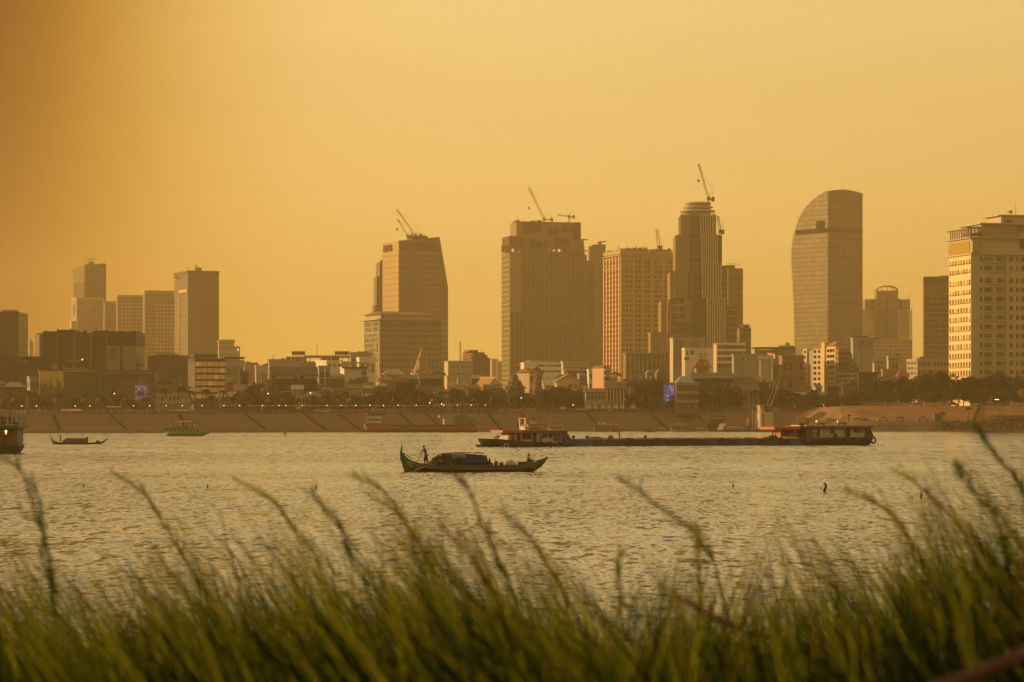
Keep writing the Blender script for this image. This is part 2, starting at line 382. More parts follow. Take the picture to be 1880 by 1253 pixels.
M_crane = mat('crane_steel', (0.16, 0.09, 0.05), 0.6, 0.1)
def lattice(mb, a, b, wd, n, r=0.12):
    a = Vector(a); b = Vector(b); d = (b - a).normalized()
    u_ = d.cross(Vector((0, 1, 0))).normalized() * wd/2; v_ = Vector((0, 1, 0)) * wd/2
    cs = [u_ + v_, u_ - v_, -u_ - v_, -u_ + v_]
    for c in cs: mb.tube([a + c, b + c * 0.6], r, 4)
    for i in range(n):
        p = a + (b - a) * (i / n); q = a + (b - a) * ((i + 1) / n)
        for j in (0, 2): mb.tube([p + cs[j], q + cs[(j + 1) % 4]], r * .7, 3)
        mb.tube([p + cs[1], q + cs[2]], r * .7, 3)
def crane(label, px, py, tx, ty, d, tail=5.0, hook=None, mast=3.0, wd=1.5, group='tower cranes on the roofs'):
    x, z = X(px, d), Z(py, d); r = thing('tower_crane', label, 'crane', (x, d, z), 0, group)
    dx, dz = X(tx, d) - x, Z(ty, d) - z; s = 1 if dx > 0 else -1
    m = MB(); lattice(m, (0, 0, -mast), (0, 0, 0.3), 1.4, 3, 0.14); m.make('mast', M_crane, r, recalc=False)
    MB().box(-0.9, 0.9, -1, 1, 0, 2.0).box(min(0, -s*tail), max(0, -s*tail), -0.7, 0.7, 0.2, 0.9).make('cab', M_crane, r, recalc=False)
    MB().box(min(-s*tail, -s*(tail-1.8)), max(-s*tail, -s*(tail-1.8)), -1.1, 1.1, -0.8, 1.9).make('counterweight', M_crane, r, recalc=False)
    m = MB(); lattice(m, (0, 0, 1), (dx, 0, dz), wd, 12, 0.13); m.make('jib', M_crane, r, recalc=False)
    m = MB(); pk = (-s * tail * .55, 0, 7.5); m.tube([(-s*tail*.9, 0, 1), pk, (-s*0.3, 0, 1.5)], 0.14, 4); m.make('a_frame', M_crane, r, recalc=False)
    m = MB(); m.tube([pk, (dx * .97, 0, dz * .97)], 0.06, 3); m.make('cable', M_crane, r, recalc=False)
    if hook:
        m = MB(); m.tube([(dx, 0, dz), (dx, 0, Z(hook, d) - z)], 0.05, 3); m.box(dx - .6, dx + .6, -.5, .5, Z(hook, d) - z - 1.4, Z(hook, d) - z); m.make('hook', M_crane, r, recalc=False)
    return r
def roof_junk(b, px0, px1, py, y0, y1, n, m, seed=1, hmax=3.0, name='roof_plant'):
    rnd = random.Random(seed); mb = MB(); zt = b.z(py); x0, x1 = b.fx(px0), b.fx(px1)
    for i in range(n):
        x = rnd.uniform(x0, x1); w_ = rnd.uniform(.5, 2.6); h = rnd.uniform(.6, hmax) if rnd.random() < .8 else hmax * 1.6
        if h > hmax: w_ = .25
        y = rnd.uniform(y0, y1); mb.box(x, x + w_, y, y + w_, zt - .2, zt + h)
    mb.box(x0, x1 + 2, y0, y1 + 2, zt - .1, zt + .12)
    return mb.make(name, m, b.root, recalc=False)
# ------------------------------------------------------------------ towers, left to right
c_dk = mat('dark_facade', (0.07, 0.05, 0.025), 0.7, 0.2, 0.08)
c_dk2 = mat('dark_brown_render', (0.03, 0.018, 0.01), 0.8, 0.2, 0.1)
c_slab = mat('roof_edge_dark', (0.06, 0.045, 0.03), 0.8, 0.1)
c_cream = mat('cream_render', (0.52, 0.40, 0.24), 0.75, 0.12, 0.08, streak=True)
c_white = mat('white_render', (0.72, 0.66, 0.56), 0.75, 0.12, 0.08, streak=True)
c_grey = mat('grey_render', (0.30, 0.28, 0.24), 0.8, 0.12, 0.06, streak=True)
c_pale = mat('pale_render', (0.42, 0.38, 0.30), 0.8, 0.10, 0.06, streak=True)
c_conc = mat('raw_concrete', (0.27, 0.22, 0.16), 0.9, 0.18, 0.08, streak=True)
c_redroof = mat('red_tile_roof', (0.30, 0.085, 0.05), 0.75, 0.2, 0.3)
c_brown = mat('brown_render', (0.20, 0.12, 0.07), 0.8, 0.2, 0.08, streak=True)
c_metal = mat('roof_steel', (0.12, 0.08, 0.05), 0.6, 0.1)
c_sign = mat('sign_white', (0.5, 0.46, 0.4), 0.6, 0)

b = B('tower_block', 'dark narrow tower block cut off by the left edge, rails on its roof', 'tower block', 0, 1230, 0.0); x1 = b.fx(34)
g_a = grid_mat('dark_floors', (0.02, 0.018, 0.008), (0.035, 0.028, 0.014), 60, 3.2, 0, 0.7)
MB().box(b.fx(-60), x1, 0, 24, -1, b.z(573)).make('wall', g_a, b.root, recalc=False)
m = MB()
for i in range(16): xx = b.fx(3) + i * (x1 - b.fx(3)) / 16; m.box(xx, xx + .3, .2, .5, b.z(573), b.z(569))
m.make('railing', c_metal, b.root, recalc=False)
b.part('roof', c_slab, (1, 24, 571, 574, 6, 20))
b.wf(2, 31, 585, 655, 6, 7, 0.5, 0.3, m=GLb)

for p0, p1, q, dd, lab in ((34, 43, 645, 2300, 'small far block beside the dark tower, left one'), (43, 53, 652, 2400, 'low far block beside the dark tower, middle one'), (52, 61, 628, 2500, 'slender far block with a glowing left side behind the dark mall')):
    b = B('far_block', lab, 'building', p0 + 2, dd, pl=p0, D=14); W = b.fx(p1)
    MB().box(0, W, 0, 14, -1, b.z(q)).make('wall', grid_mat('far_grid', (0.30, 0.24, 0.16), (0.2, 0.15, 0.1), 3.4, 3.4, 0.8, 0.9), b.root, recalc=False)
    MB().box(W*.2, W*.7, 3, 9, b.z(q), b.z(q) + 2.2).make('roof_plant', c_conc, b.root, recalc=False)

# fluted dark tower over a pale block
b = B('office_tower', 'dark brown office tower with a fluted golden left side, far left', 'tower', 155, 2600, pl=134, D=38)
W = b.fx(193.5); H = b.z(485)
g = grid_mat('fluted_bronze', (0.04, 0.025, 0.012), (0.16, 0.10, 0.05), 2.3, 400, 0.6, 0, rough=.3)
MB().rings([[(0, 0, -1), (W, 0, -1), (W, 38, -1), (0, 38, -1)], [(0, 0, H - 1.5), (W, 0, H + 1), (W, 38, H + .5), (0, 38, H - 2)]]).make('wall', g, b.root)
b.each('parapet', c_dk, [(155, 193.7, 485.6, 490)], -.3, 0.4)
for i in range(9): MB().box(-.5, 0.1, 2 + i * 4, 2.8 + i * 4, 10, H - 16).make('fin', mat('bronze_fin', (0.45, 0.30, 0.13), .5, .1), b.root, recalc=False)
MB().tube([(W*.35, 8, H), (W*.45, 8, H + 4.2), (W*.2, 8, H + 6)], .4, 5).tube([(W*.45, 8, H+4.2), (W*.62, 8, H + 6.4)], .4, 5).box(W*.3, W*.55, 6, 10, H, H + 2.5).make('roof_plant', c_metal, b.root)
MB().box(W + .02, W + .6, 0, 38, 0, H).make('side_fin', c_dk, b.root, recalc=False)

def slab_tower(label, pl, pc, pr, pt, d, D, base, line, su, sv, panel=None, name='residential_tower', topb=None, cat='tower block', tu=.9, tv=1.1):
    b = B(name, label, cat, pc, d, pl=pl, D=D) if pl < pc else B(name, label, cat, pc, d, 0.0); W = b.fx(pr); H = b.z(pt)
    MB().box(0, W, 0, D, -1, H).make('wall', grid_mat('g_%s_%d' % (name, pc), base, line, su, sv, tu, tv), b.root, recalc=False)
    if panel:
        for (p0, p1, q0, q1) in panel:
            MB().box(b.fx(p0), b.fx(p1), -.5, .2, b.z(q1), b.z(q0)).make('balcony_panel', grid_mat('balcony_grid', (0.12, 0.09, 0.05), (0.32, 0.26, 0.16), 3.0, 3.2, 0.9, 1.2), b.root, recalc=False)
    for (p0, p1, q) in (topb or []):
        MB().box(b.fx(p0), b.fx(p1), D*.2, D*.8, H, b.z(q)).make('roof_plant', c_conc, b.root, recalc=False)
    MB().box(-.4, W + .4, -.4, D + .4, H - 1.2, H + .3).make('parapet', c_pale, b.root, recalc=False)
    return b
b = slab_tower('pale block with a bright sunlit left side below the fluted tower', 131, 141, 190, 547, 2450, 40, (0.36, 0.30, 0.20), (0.27, 0.22, 0.14), 5.5, 5.5, None, 'podium_block', [(150, 187, 545)], tu=.35, tv=.5)
b.part('dark_slot', c_dk, (129, 134, 570, 590, -.2, 3)) if False else None
MB().box(-.3, .1, 12, 24, b.z(577), b.z(559)).make('dark_bay', c_dk, b.root, recalc=False)
MB().box(-4, 0, 5, 18, -1, b.z(590)).make('annex', c_pale, b.root, recalc=False)
slab_tower('lower pale wing between the podium block and the grey slabs', 190, 192, 216, 554, 2500, 30, (0.33, 0.27, 0.18), (0.26, 0.21, 0.13), 5, 3.4, None, 'podium_wing', None, tu=.3, tv=.4)
b = slab_tower('grey residential slab with a gridded balcony panel, left of the pair', 213, 216, 265, 543, 2420, 24, (0.25, 0.19, 0.115), (0.22, 0.165, 0.1), 30, 3.2, [(219, 243, 557, 700), (244, 262, 557, 700)], topb=[(222, 262, 541.5)])
b = slab_tower('taller grey residential slab with a gridded balcony panel, right of the pair', 262, 266, 322, 534.5, 2380, 24, (0.25, 0.19, 0.115), (0.22, 0.165, 0.1), 30, 3.2, [(286, 322, 557, 700)], topb=[(270, 300, 533)])
b = slab_tower('small yellow-lit block at the foot of the grey slabs', 249, 251, 271, 669, 1700, 14, (0.40, 0.31, 0.14), (0.25, 0.19, 0.09), 3.4, 3.6, None, 'low_block', [(255, 262, 666)])

# bank tower with lit sloping frame
b = B('bank_tower', 'tall square glass tower with a bank name on top, left of centre', 'tower', 344, 2150, pl=320, D=34)
W = b.fx(402); H = b.z(498)
gw = grid_mat('bank_glass', (0.105, 0.082, 0.04), (0.135, 0.105, 0.055), 1.5, 4.1, 0.18, 0.7, rough=.35)
MB().box(0, W, 0, 34, -1, H).make('wall', gw, b.root, recalc=False)
MB().box(-.3, W + .3, -.3, .35, H - 1.6, H + .4).box(-.3, .3, 0, 34, H - 3, H + .1).make('parapet', c_dk, b.root, recalc=False)
frm = mat('bronze_frame', (0.62, 0.34, 0.15), .5, .1)
m = MB(); y1 = b.ly(331); ztop = b.z(531); zb_ = b.z(650)
m.rings([[(-.5, y1 + 2.2, ztop - 2), (-.5, y1 + 1.0, ztop - 2), (.2, y1 + 1.0, ztop - 2), (.2, y1 + 2.2, ztop - 2)], [(-.5, b.ly(328.5), zb_), (-.5, b.ly(328.5) - 1, zb_), (.2, b.ly(328.5) - 1, zb_), (.2, b.ly(328.5), zb_)]])
m.box(-.5, .2, -.2, y1 + 2.2, ztop - 2.4, ztop)
m.make('slanted_frame', frm, b.root)
MB().box(-.1, .6, -.6, .3, 0, H).make('corner_fin', mat('corner_bronze', (0.42, .27, .12), .5, .1), b.root, recalc=False)
MB().rings([[(.8, -.25, b.z(650)), (b.fx(370), -.25, b.z(650)), (b.fx(370), .1, b.z(650)), (.8, .1, b.z(650))], [(.8, -.25, b.z(536)), (b.fx(366), -.25, b.z(536)), (b.fx(366), .1, b.z(536)), (.8, .1, b.z(536))]]).make('patterned_screen', grid_mat('coral_screen', (0.20, 0.095, 0.035), (0.12, 0.075, 0.03), 1.9, 2.6, .7, .8, var=.8), b.root)
text(b.root, 'Wing', b.z(503) - b.z(512.5), (b.fx(348), -.4, b.z(512)), (R(90), 0, 0), mat('letters_pale', (0.36, .25, .2), .6, 0), sx=.82)
text(b.root, 'Bank', b.z(503) - b.z(512.5), (b.fx(369), -.4, b.z(512)), (R(90), 0, 0), mat('letters_violet', (0.16, .08, .10), .6, 0), sx=1.0)
text(b.root, 'Wing', (b.z(505) - b.z(513)), (-.5, b.ly(321), b.z(512.5)), (R(90), 0, R(-90)), mat('letters_orange', (0.75, .42, .2), .6, 0), sx=1.3)
MB().lathe([(0.1, b.z(508)), (2.5, b.z(506.5)), (2.6, b.z(505)), (.2, b.z(502))], 8, -.5, b.ly(323.5)).make('bird_emblem', mat('letters_orange', (0.75, .42, .2)), b.root)
MB().tube([(W*.38, 10, H), (W*.38, 10, H + 6)], .25, 4).box(W*.36, W*.55, 8, 12, H, H + 3).tube([(W*.36, 10, H+5), (W*.56, 10, H + 2.5)], .3, 4).make('roof_plant', c_metal, b.root)
MB().tube([(1, 2, H), (1, 2, H + 5.5)], .12, 4).make('antenna', c_metal, b.root)

b = slab_tower('pale stepped block with a lit window behind the white pergola house', 400, 402, 430, 625, 1900, 16, (0.42, 0.36, 0.24), (0.34, 0.29, 0.19), 60, 4.5, None, 'stepped_block', [(408, 426, 623.5)], tu=0)
MB().box(b.fx(430), b.fx(441), 2, 15, -1, b.z(636)).make('lower_wing', c_pale, b.root, recalc=False)
MB().box(b.fx(436), b.fx(438), 1.8, 2.2, b.z(644), b.z(640)).make('window', mat('lit_pane', (.8, .7, .5), .4, 0, emit=(1, .85, .6), es=.9), b.root, recalc=False)

# tower with the purple letters
b = B('office_tower', 'office tower with a blazing sunlit left side and purple letters, slanted right edge', 'tower', 733, 2050, pl=703, D=36)
W0 = b.fx(822.5); W1 = b.fx(807); H0 = b.z(442); H1 = b.z(433.5); Hm = b.z(525)
gn = grid_mat('olive_glass', (0.19, 0.15, 0.075), (0.17, 0.135, 0.075), 3.2, 4.35, 0.3, 0.9, rough=.35, var=.4)
D = 36
MB().rings([[(0, 0, -1), (W0, 0, -1), (W0, D, -1), (0, D, -1)], [(0, 0, Hm), (W0, 0, Hm), (W0, D, Hm), (0, D, Hm)], [(0, 0, H0), (W1, 0, H1), (W1, D, H1), (0, D, H0)]]).make('wall', gn, b.root)
MB().box(-.35, -.0, 0.2, D - .2, b.z(700), H0).make('left_skin', mat('sunlit_skin', (0.50, 0.36, 0.20), .25, .06, metal=0.35), b.root, recalc=False)  # left face coloured brighter, the sun on it painted in
for i in range(21):
    q = 467 + i * 10.6
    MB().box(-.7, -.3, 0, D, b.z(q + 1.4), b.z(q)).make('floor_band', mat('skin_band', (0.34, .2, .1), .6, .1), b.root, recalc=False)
    if i < 20:
        qq = 462.5 + (i * 10.6); l = 770 if i > 1 else 768; r = min(822, 796 + i * 2.2 + 4)
        MB().box(b.fx(l + (i % 3) * 4), b.fx(r - 3), -.3, .1, b.z(qq + 1.3), b.z(qq)).make('floor_band', mat('front_band', (0.42, .34, .2), .6, .1), b.root, recalc=False)
MB().box(b.fx(735), b.fx(800), -.15, .1, b.z(460), b.z(445)).make('crown_panel', mat('crown_panel', (0.12, .085, .045), .6, .1), b.root, recalc=False)
m = MB()
for i in range(26): q = 560 + i * 5.2; m.box(b.fx(812), b.fx(813.8), -.3, .1, b.z(q + 2.2), b.z(q))
m.make('balcony_stack', c_pale, b.root, recalc=False)
text(b.root, 'NPTB', b.z(444) - b.z(463), (-.9, b.ly(706), b.z(459.5)), (R(90), 0, R(-90)), mat('letters_purple', (0.16, .035, .06), .5, 0), ext=.4, sx=.98)
roof_junk(b, 758, 790, 436.5, 3, 12, 26, c_metal, 3, 2.6)
NP = b
crane('thin luffing crane leaning left on the lettered tower, shorter one', 748.5, 436, 729.5, 402, 2056, 4, 420, 2.5, 1.0)
crane('thin luffing crane leaning left on the lettered tower, taller one', 763, 435, 728.5, 385.5, 2060, 5, None, 2.5, 1.1)

b = B('slab_tower', 'narrow dark stepped tower squeezed behind the lettered tower', 'tower', 697, 2150, pl=690, D=22)
W = b.fx(706)
g = grid_mat('dark_slab_glass', (0.11, 0.07, 0.04), (0.18, 0.13, 0.07), 2.0, 3.8, .6, .6)
MB().box(0, W, 0, 22, -1, b.z(481)).make('wall', g, b.root, recalc=False)
MB().box(-2, 0, 2, 20, -1, b.z(508)).box(-3.4, -2, 3, 18, -1, b.z(560)).make('lower_step', g, b.root, recalc=False)
MB().box(1, 3, 2, 4, b.z(481), b.z(477.5)).tube([(2, 3, b.z(478)), (3.5, 3, b.z(475))], .3, 4).make('roof_plant', c_metal, b.root)

# hotel with hipped red roof
b = B('hotel', 'broad hotel with a low red hipped roof and ringing cornices', 'hotel', 697, 1700, pl=669, D=27)
W = b.fx(810); H = b.z(586)
gh = grid_mat('hotel_grid', (0.085, 0.08, 0.045), (0.155, 0.135, 0.075), 2.5, 3.55, 0.95, 1.3, rough=.4)
MB().box(0, W, 0, 27, -1, H).make('wall', gh, b.root, recalc=False)
MB().box(-.25, .15, -.2, 27, -1, H).make('side_wall', mat('hotel_side', (0.30, .24, .13), .8, .1), b.root, recalc=False)
b.wins(left=grid(1.5, 26, b.z(696), b.z(590), 6, 11, .62, .72), m=GLg, x=-.35, t=.1)
for q, e in ((586, 2.2), (611, .9)):
    MB().box(-e, W + e*.6, -e, 27 + e, b.z(q + 1.6), b.z(q)).make('cornice', c_pale, b.root, recalc=False)
Wb = b.fx(791); ha = b.z(577.5)
MB().box(0.4, Wb - .5, .6, 26, H, ha).make('attic', c_pale, b.root, recalc=False)
m = MB()
for i in range(16): m.box(.6 + i * Wb/16, 1.4 + i * Wb/16, -.2, .7, H, ha - .4)
m.make('bracket', c_cream, b.root, recalc=False)
MB().rings([[(-1.2, -1.4, ha), (Wb + .6, -1.4, ha), (Wb + .6, 28, ha), (-1.2, 28, ha)], [(3.5, 8, b.z(571)), (Wb - 5, 8, b.z(571)), (Wb - 5, 18, b.z(571)), (3.5, 18, b.z(571))]]).make('roof', c_redroof, b.root)
MB().box(-.5, .4, -.5, .4, 0, H).make('corner_pilaster', c_cream, b.root, recalc=False)
MB().box(b.fx(739), b.fx(762), -.5, .2, b.z(609), b.z(605.5)).make('red_sign', mat('faded_red', (.3, .1, .06)), b.root, recalc=False)

# far faint block
slab_tower('faint far blocks fading in haze left of the bare concrete-topped tower', 902, 903, 914, 660, 3300, 20, (0.34, 0.28, 0.2), (0.24, 0.2, 0.15), 5, 4, None, 'far_block', [(904, 909, 658)])
slab_tower('lower faint block in haze beside the bare concrete-topped tower', 912, 913, 921, 664, 3200, 20, (0.34, 0.28, 0.2), (0.24, 0.2, 0.15), 5, 4, None, 'far_block', None)

# great dark twin-slab tower, top still bare concrete
b = B('office_tower', 'massive dark glass tower with an unfinished bare concrete crown', 'tower', 936, 2250, pl=921, D=30)
W = b.fx(1073)
gd = grid_mat('dark_curtain', (0.085, 0.06, 0.03), (0.15, 0.11, 0.06), 3.6, 60, 0.7, 0.6, rough=.4, var=.5)
gl = grid_mat('reflection_curtain', (0.42, 0.32, 0.14), (0.12, 0.09, 0.04), 3.6, 3.9, 0.4, 0.7, rough=.25, var=.15)
gs = grid_mat('side_curtain', (0.10, 0.075, 0.035), (0.20, 0.155, 0.075), 40, 3.9, 0, 0.9, rough=.3, var=.15)
MB().box(0, b.fx(958), 0, 30, -1, b.z(463)).make('left_bay', gd, b.root, recalc=False)
MB().box(b.fx(937), b.fx(957), -.3, .1, b.z(573), b.z(464)).make('reflection_glazing', gl, b.root, recalc=False)  # bright reflection on the upper glazing painted as its base colour
MB().box(-.3, -0.02, 1, 29, -1, b.z(463)).make('side_glazing', gs, b.root, recalc=False)
MB().box(b.fx(958), W, -1.5, 30, -1, b.z(462)).make('wall', gd, b.root, recalc=False)
MB().box(b.fx(935.5), b.fx(936.4), -.7, .2, -1, b.z(463)).make('corner_mullion', c_pale, b.root, recalc=False)
MB().box(W, b.fx(1092), 1, 28, -1, b.z(477)).box(W, b.fx(1079), 3, 20, b.z(477), b.z(466)).make('right_bay', grid_mat('right_curtain', (0.10, 0.075, 0.04), (0.14, 0.105, 0.055), 3, 7, .5, .6), b.root, recalc=False)
cc = mat('crown_concrete', (0.20, 0.15, 0.09), .9, .2, .08)
zt = b.z(453); 
for px in (924, 930.5, 937, 947, 957.5, 966, 1006, 1013, 1022, 1033, 1043, 1052, 1066, 1071):
    MB().box(b.fx(px) - 1.1, b.fx(px) + 1.1, 0.5, 3, b.z(464), zt + 1).make('column', cc, b.root, recalc=False)
MB().box(b.fx(958) , b.fx(1010), 3, 20, b.z(464), zt).box(b.fx(1046), W - .5, 3, 20, b.z(464), zt).make('core_wall', cc, b.root, recalc=False)
MB().box(-.5, b.fx(962), -.5, 26, zt, b.z(435)).make('left_crown', mat('crown_dark', (0.09, .06, .035), .9, .15, .1), b.root, recalc=False)
MB().box(-.9, b.fx(964), -.9, 26.4, b.z(435.5), b.z(433.6)).make('floor_slab', cc, b.root, recalc=False)
MB().box(b.fx(962.2), W, 2, 26, zt, b.z(437)).make('middle_crown', cc, b.root, recalc=False)
MB().box(b.fx(950), b.fx(960.8), 4, 26, b.z(433.5), b.z(407)).make('lit_core', mat('lit_concrete', (.30, .2, .13), .9, .1), b.root, recalc=False)  # lighter, warmer concrete colour stands for sun on this side
MB().box(b.fx(961), b.fx(1069), 4.5, 25, b.z(437), b.z(406)).make('upper_crown', cc, b.root, recalc=False)
dk = mat('crown_void', (0.03, 0.02, 0.012), .9, .15, .1)
for (p0, p1, q0, q1) in ((962, 996, 408, 427), (1007, 1028, 416, 429), (1034, 1054, 416, 424), (1054, 1068.4, 407, 455), (975, 996, 441, 453), (1001, 1008, 440, 452), (1018, 1045, 437, 451), (953, 958, 442, 452)):
    MB().box(b.fx(p0), b.fx(p1), 1.2 if q0 > 432 else 4.1, 4.4, b.z(q1), b.z(q0)).make('open_bay', dk, b.root, recalc=False)
MB().box(b.fx(1022), b.fx(1050), -1.9, -1.4, b.z(592), b.z(586)).box(b.fx(1072), b.fx(1091), .6, 1.1, b.z(624), b.z(600)).make('pale_panel', mat('pale_panel', (.17, .12, .07), .8, .3, .5), b.root, recalc=False)
for i in range(6): MB().box(b.fx(1068) + 0, b.fx(1081), 2, 6, b.z(438.5) - i * 9, b.z(437) - i * 9).make('side_balcony', cc, b.root, recalc=False)
roof_junk(b, 950, 1000, 406, 5, 20, 24, c_metal, 5, 1.5)
TW = b
crane('long luffing crane leaning left above the bare concrete crown', 999, 405, 971, 345, 2262, 7, 381, 3, 1.5)
r = crane('short flat crane with a square counterweight above the bare concrete crown', 1045, 400, 1023, 394.5, 2262, 4.5, None, 4, .9)

# grey-green tower behind the cream one
b = B('office_tower', 'plain grey-green tower wedged behind the cream tower', 'tower', 1082, 2420, pl=1079.5, D=30)
W = b.fx(1112)
MB().box(0, W, 0, 30, -1, b.z(452)).make('wall', grid_mat('greygreen', (0.20, 0.165, 0.09), (0.18, 0.15, 0.085), 30, 4, 0, .5), b.root, recalc=False)
MB().box(W*.2, W, 2, 20, b.z(452), b.z(449)).box(W*.55, W*.75, 2, 6, b.z(449), b.z(445.5)).tube([(W*.5, 3, b.z(445)), (W*1.05, 3, b.z(443))], .5, 4).make('roof_plant', c_metal, b.root)

# ornate cream tower
b = B('hotel_tower', 'ornate cream tower with hundreds of small windows and a round pediment', 'tower', 1141, 1950, pl=1110, D=34)
W = b.fx(1243); H = b.z(466)
cT = mat('cream_ornate', (0.47, 0.33, 0.135), .75, .1, .06, streak=True); cTd = mat('cream_recess', (0.28, 0.195, 0.08), .8, .15, .2)
MB().box(0, W, 0, 34, -1, H).make('wall', cT, b.root, recalc=False)
cols = [1144.5, 1151, 1157.5, 1168.5, 1174, 1185, 1190.5, 1202, 1207, 1212, 1222.5, 1227.5, 1232.5]
fr = []
for j in range(24):
    q = 478 + j * 9.0
    for c in cols: fr.append((b.fx(c), b.z(q + 5.6), (b.fx(c + 3.6) - b.fx(c)), b.z(q) - b.z(q + 5.6)))
b.wins(front=fr, m=mat('amber_dark_glass', (0.07, 0.05, 0.025), .4, 0), y=-.05)
for c in (1141.3, 1163, 1180, 1196.5, 1217, 1238): MB().box(b.fx(c) - .9, b.fx(c) + .9, -.9, .1, 0, H - 2).make('pilaster', cT, b.root, recalc=False)
cL = mat('cream_side_recess', (0.36, .19, .085), .8, .1)
for i in range(5):
    y = 3.5 + i * 6.2; MB().box(-.15, .1, y + 1.0, y + 4.2, 0, H - 4).make('window_strip', grid_mat('strip', (0.10, .055, .03), (.42, .24, .11), 50, 3.36, 0, 1.5), b.root, recalc=False)
for i in range(6):
    y = 1.5 + i * 6.2; MB().box(-1.1, 0, y, y + 1.6, 0, H - 2).make('pilaster', mat('cream_lit_side', (0.62, 0.36, 0.17), .7, .1), b.root, recalc=False)  # left pilasters: cream with the orange sunlight mixed into the colour
for q, e in ((468, 1.6), (491.5, 1.2), (474, .8)): MB().box(-e, W + e, -e, 35, b.z(q + 1.5), b.z(q)).make('cornice', cT, b.root, recalc=False)
MB().box(-1, W, -.6, -.1, H, b.z(461)).box(-1, -.5, 0, 34, H, b.z(460)).make('parapet', cT, b.root, recalc=False)
m = MB(); cx, rr = b.fx(1197), b.fx(1206) - b.fx(1197)
pts = [(cx + rr * math.cos(math.pi * i / 10), H + rr * .95 * math.sin(math.pi * i / 10)) for i in range(11)]
m.yprism(pts, -1.2, .4); m.box(cx - rr * 2, cx + rr * 2, -1.1, .3, H - 1, H + 1.3); m.make('pediment', cT, b.root)
MB().lathe([(.2, -1.4), (rr * .45, -1.35), (rr * .45, -1.1)], 12, cx, H + rr * .3, ax='y').make('medallion', cTd, b.root)
for y in (0, 26): MB().box(-1.2, 3.5, y - .8, y + 3, H, b.z(457)).make('corner_turret', cT, b.root, recalc=False)
MB().box(W*.1, W*.95, 6, 24, H, b.z(456)).make('roof_house', c_conc, b.root, recalc=False)
roof_junk(b, 1150, 1240, 457, 7, 20, 34, c_metal, 8, 1.8)
CT = b
crane('small upright crane standing on the cream tower', 1209.5, 457, 1206, 420.5, 1962, 2.5, None, 2.5, 1.8)

# stepped tower with white fins
b = B('stepped_tower', 'tall stepped tower clad in white fins under three saucer-like discs', 'tower', 1251, 1720, 0.0, D=40)
fin_m = mat('white_fin', (0.55, 0.48, 0.34), .6, .08); core_m = mat('fin_core', (0.07, 0.05, 0.03), .7, .12, .1); golden = grid_mat('sunlit_bay', (0.36, .25, .09), (.2, .13, .05), 60, 3.6, 0, 1.2); slot_m = grid_mat('slot_bay', (0.15, .105, .055), (.22, .16, .09), 60, 3.6, 0, .8)  # golden tone paints low sun on the left faces into the colour
def finblk(p0, p1, q0, q1, y0, y1, n, core=None, frac=.5, wm=None):
    a_, b_ = b.fx(p0), b.fx(p1)
    MB().box(a_, b_, y0, y1, -1 if q1 is None else b.z(q1), b.z(q0)).make('wall', core or core_m, b.root, recalc=False)
    zb = b.z(q1 if q1 else 640)
    for i in range(n):
        s = (b_ - a_) / n; MB().box(a_ + s * i + s * (.5 - frac / 2), a_ + s * i + s * (.5 + frac / 2), y0 - .9, y0, zb, b.z(q0) + .5).make('fin', wm or fin_m, b.root, recalc=False)
fp = mat('plain_fin', (0.36, 0.30, 0.19), .7, .08)
finblk(1251, 1271.5, 394, 431, 8, 30, 9, None, .6, fp); finblk(1285.5, 1316.5, 394, 431, 6, 30, 7)
MB().box(b.fx(1271.5), b.fx(1285.5), 10, 28, b.z(431), b.z(394)).make('recessed_bay', slot_m, b.root, recalc=False)
MB().box(b.fx(1276.6), b.fx(1277.8), 9, 10, b.z(431), b.z(396)).make('bright_strip', c_cream, b.root, recalc=False)
finblk(1243.5, 1268, 431, 496, 6, 34, 10, None, .6, fp); MB().box(b.fx(1241), b.fx(1243.5), 6.5, 33, b.z(498), b.z(431)).make('side_bay', golden, b.root, recalc=False)
MB().box(b.fx(1268), b.fx(1287), 9, 32, b.z(498), b.z(431)).make('recessed_bay', slot_m, b.root, recalc=False)
MB().box(b.fx(1272.5), b.fx(1275.5), 8, 9.2, b.z(496), b.z(433)).make('bright_strip', golden, b.root, recalc=False)
finblk(1287, 1320, 431, 484, 3, 34, 8); MB().box(b.fx(1320), b.fx(1327), 7, 33, b.z(548), b.z(431)).make('side_bay', core_m, b.root, recalc=False)
finblk(1237, 1264, 497, 548, 3, 36, 9, None, .6, fp); MB().box(b.fx(1231), b.fx(1237), 4, 35, b.z(548), b.z(499)).make('side_bay', golden, b.root, recalc=False)
MB().box(b.fx(1264), b.fx(1287), 7, 34, b.z(548), b.z(497)).make('recessed_bay', slot_m, b.root, recalc=False)
MB().box(b.fx(1268), b.fx(1274.5), 6, 7.2, b.z(546), b.z(500)).make('bright_strip', golden, b.root, recalc=False)
finblk(1287.5, 1326, 484, 548, 0, 36, 8); MB().box(b.fx(1326), b.fx(1337.5), 8, 34, b.z(640), b.z(487)).make('side_bay', slot_m, b.root, recalc=False)
finblk(1296, 1332, 548, None, -3, 38, 8, None, .5)
MB().box(b.fx(1270), b.fx(1296), -1, 36, -1, b.z(550)).make('lower_bay', core_m, b.root, recalc=False)
MB().box(b.fx(1257), b.fx(1270), 0, 36, -1, b.z(549)).make('sunlit_bay', golden, b.root, recalc=False)
MB().box(b.fx(1232), b.fx(1257), 3, 36, -1, b.z(551)).make('unfinished_bay', grid_mat('unfinished', (0.14, .09, .05), (.30, .2, .11), 4.5, 4.5, .7, 1.1), b.root, recalc=False)
MB().box(b.fx(1214), b.fx(1226), 2, 36, -1, b.z(552)).make('left_bay', golden, b.root, recalc=False)
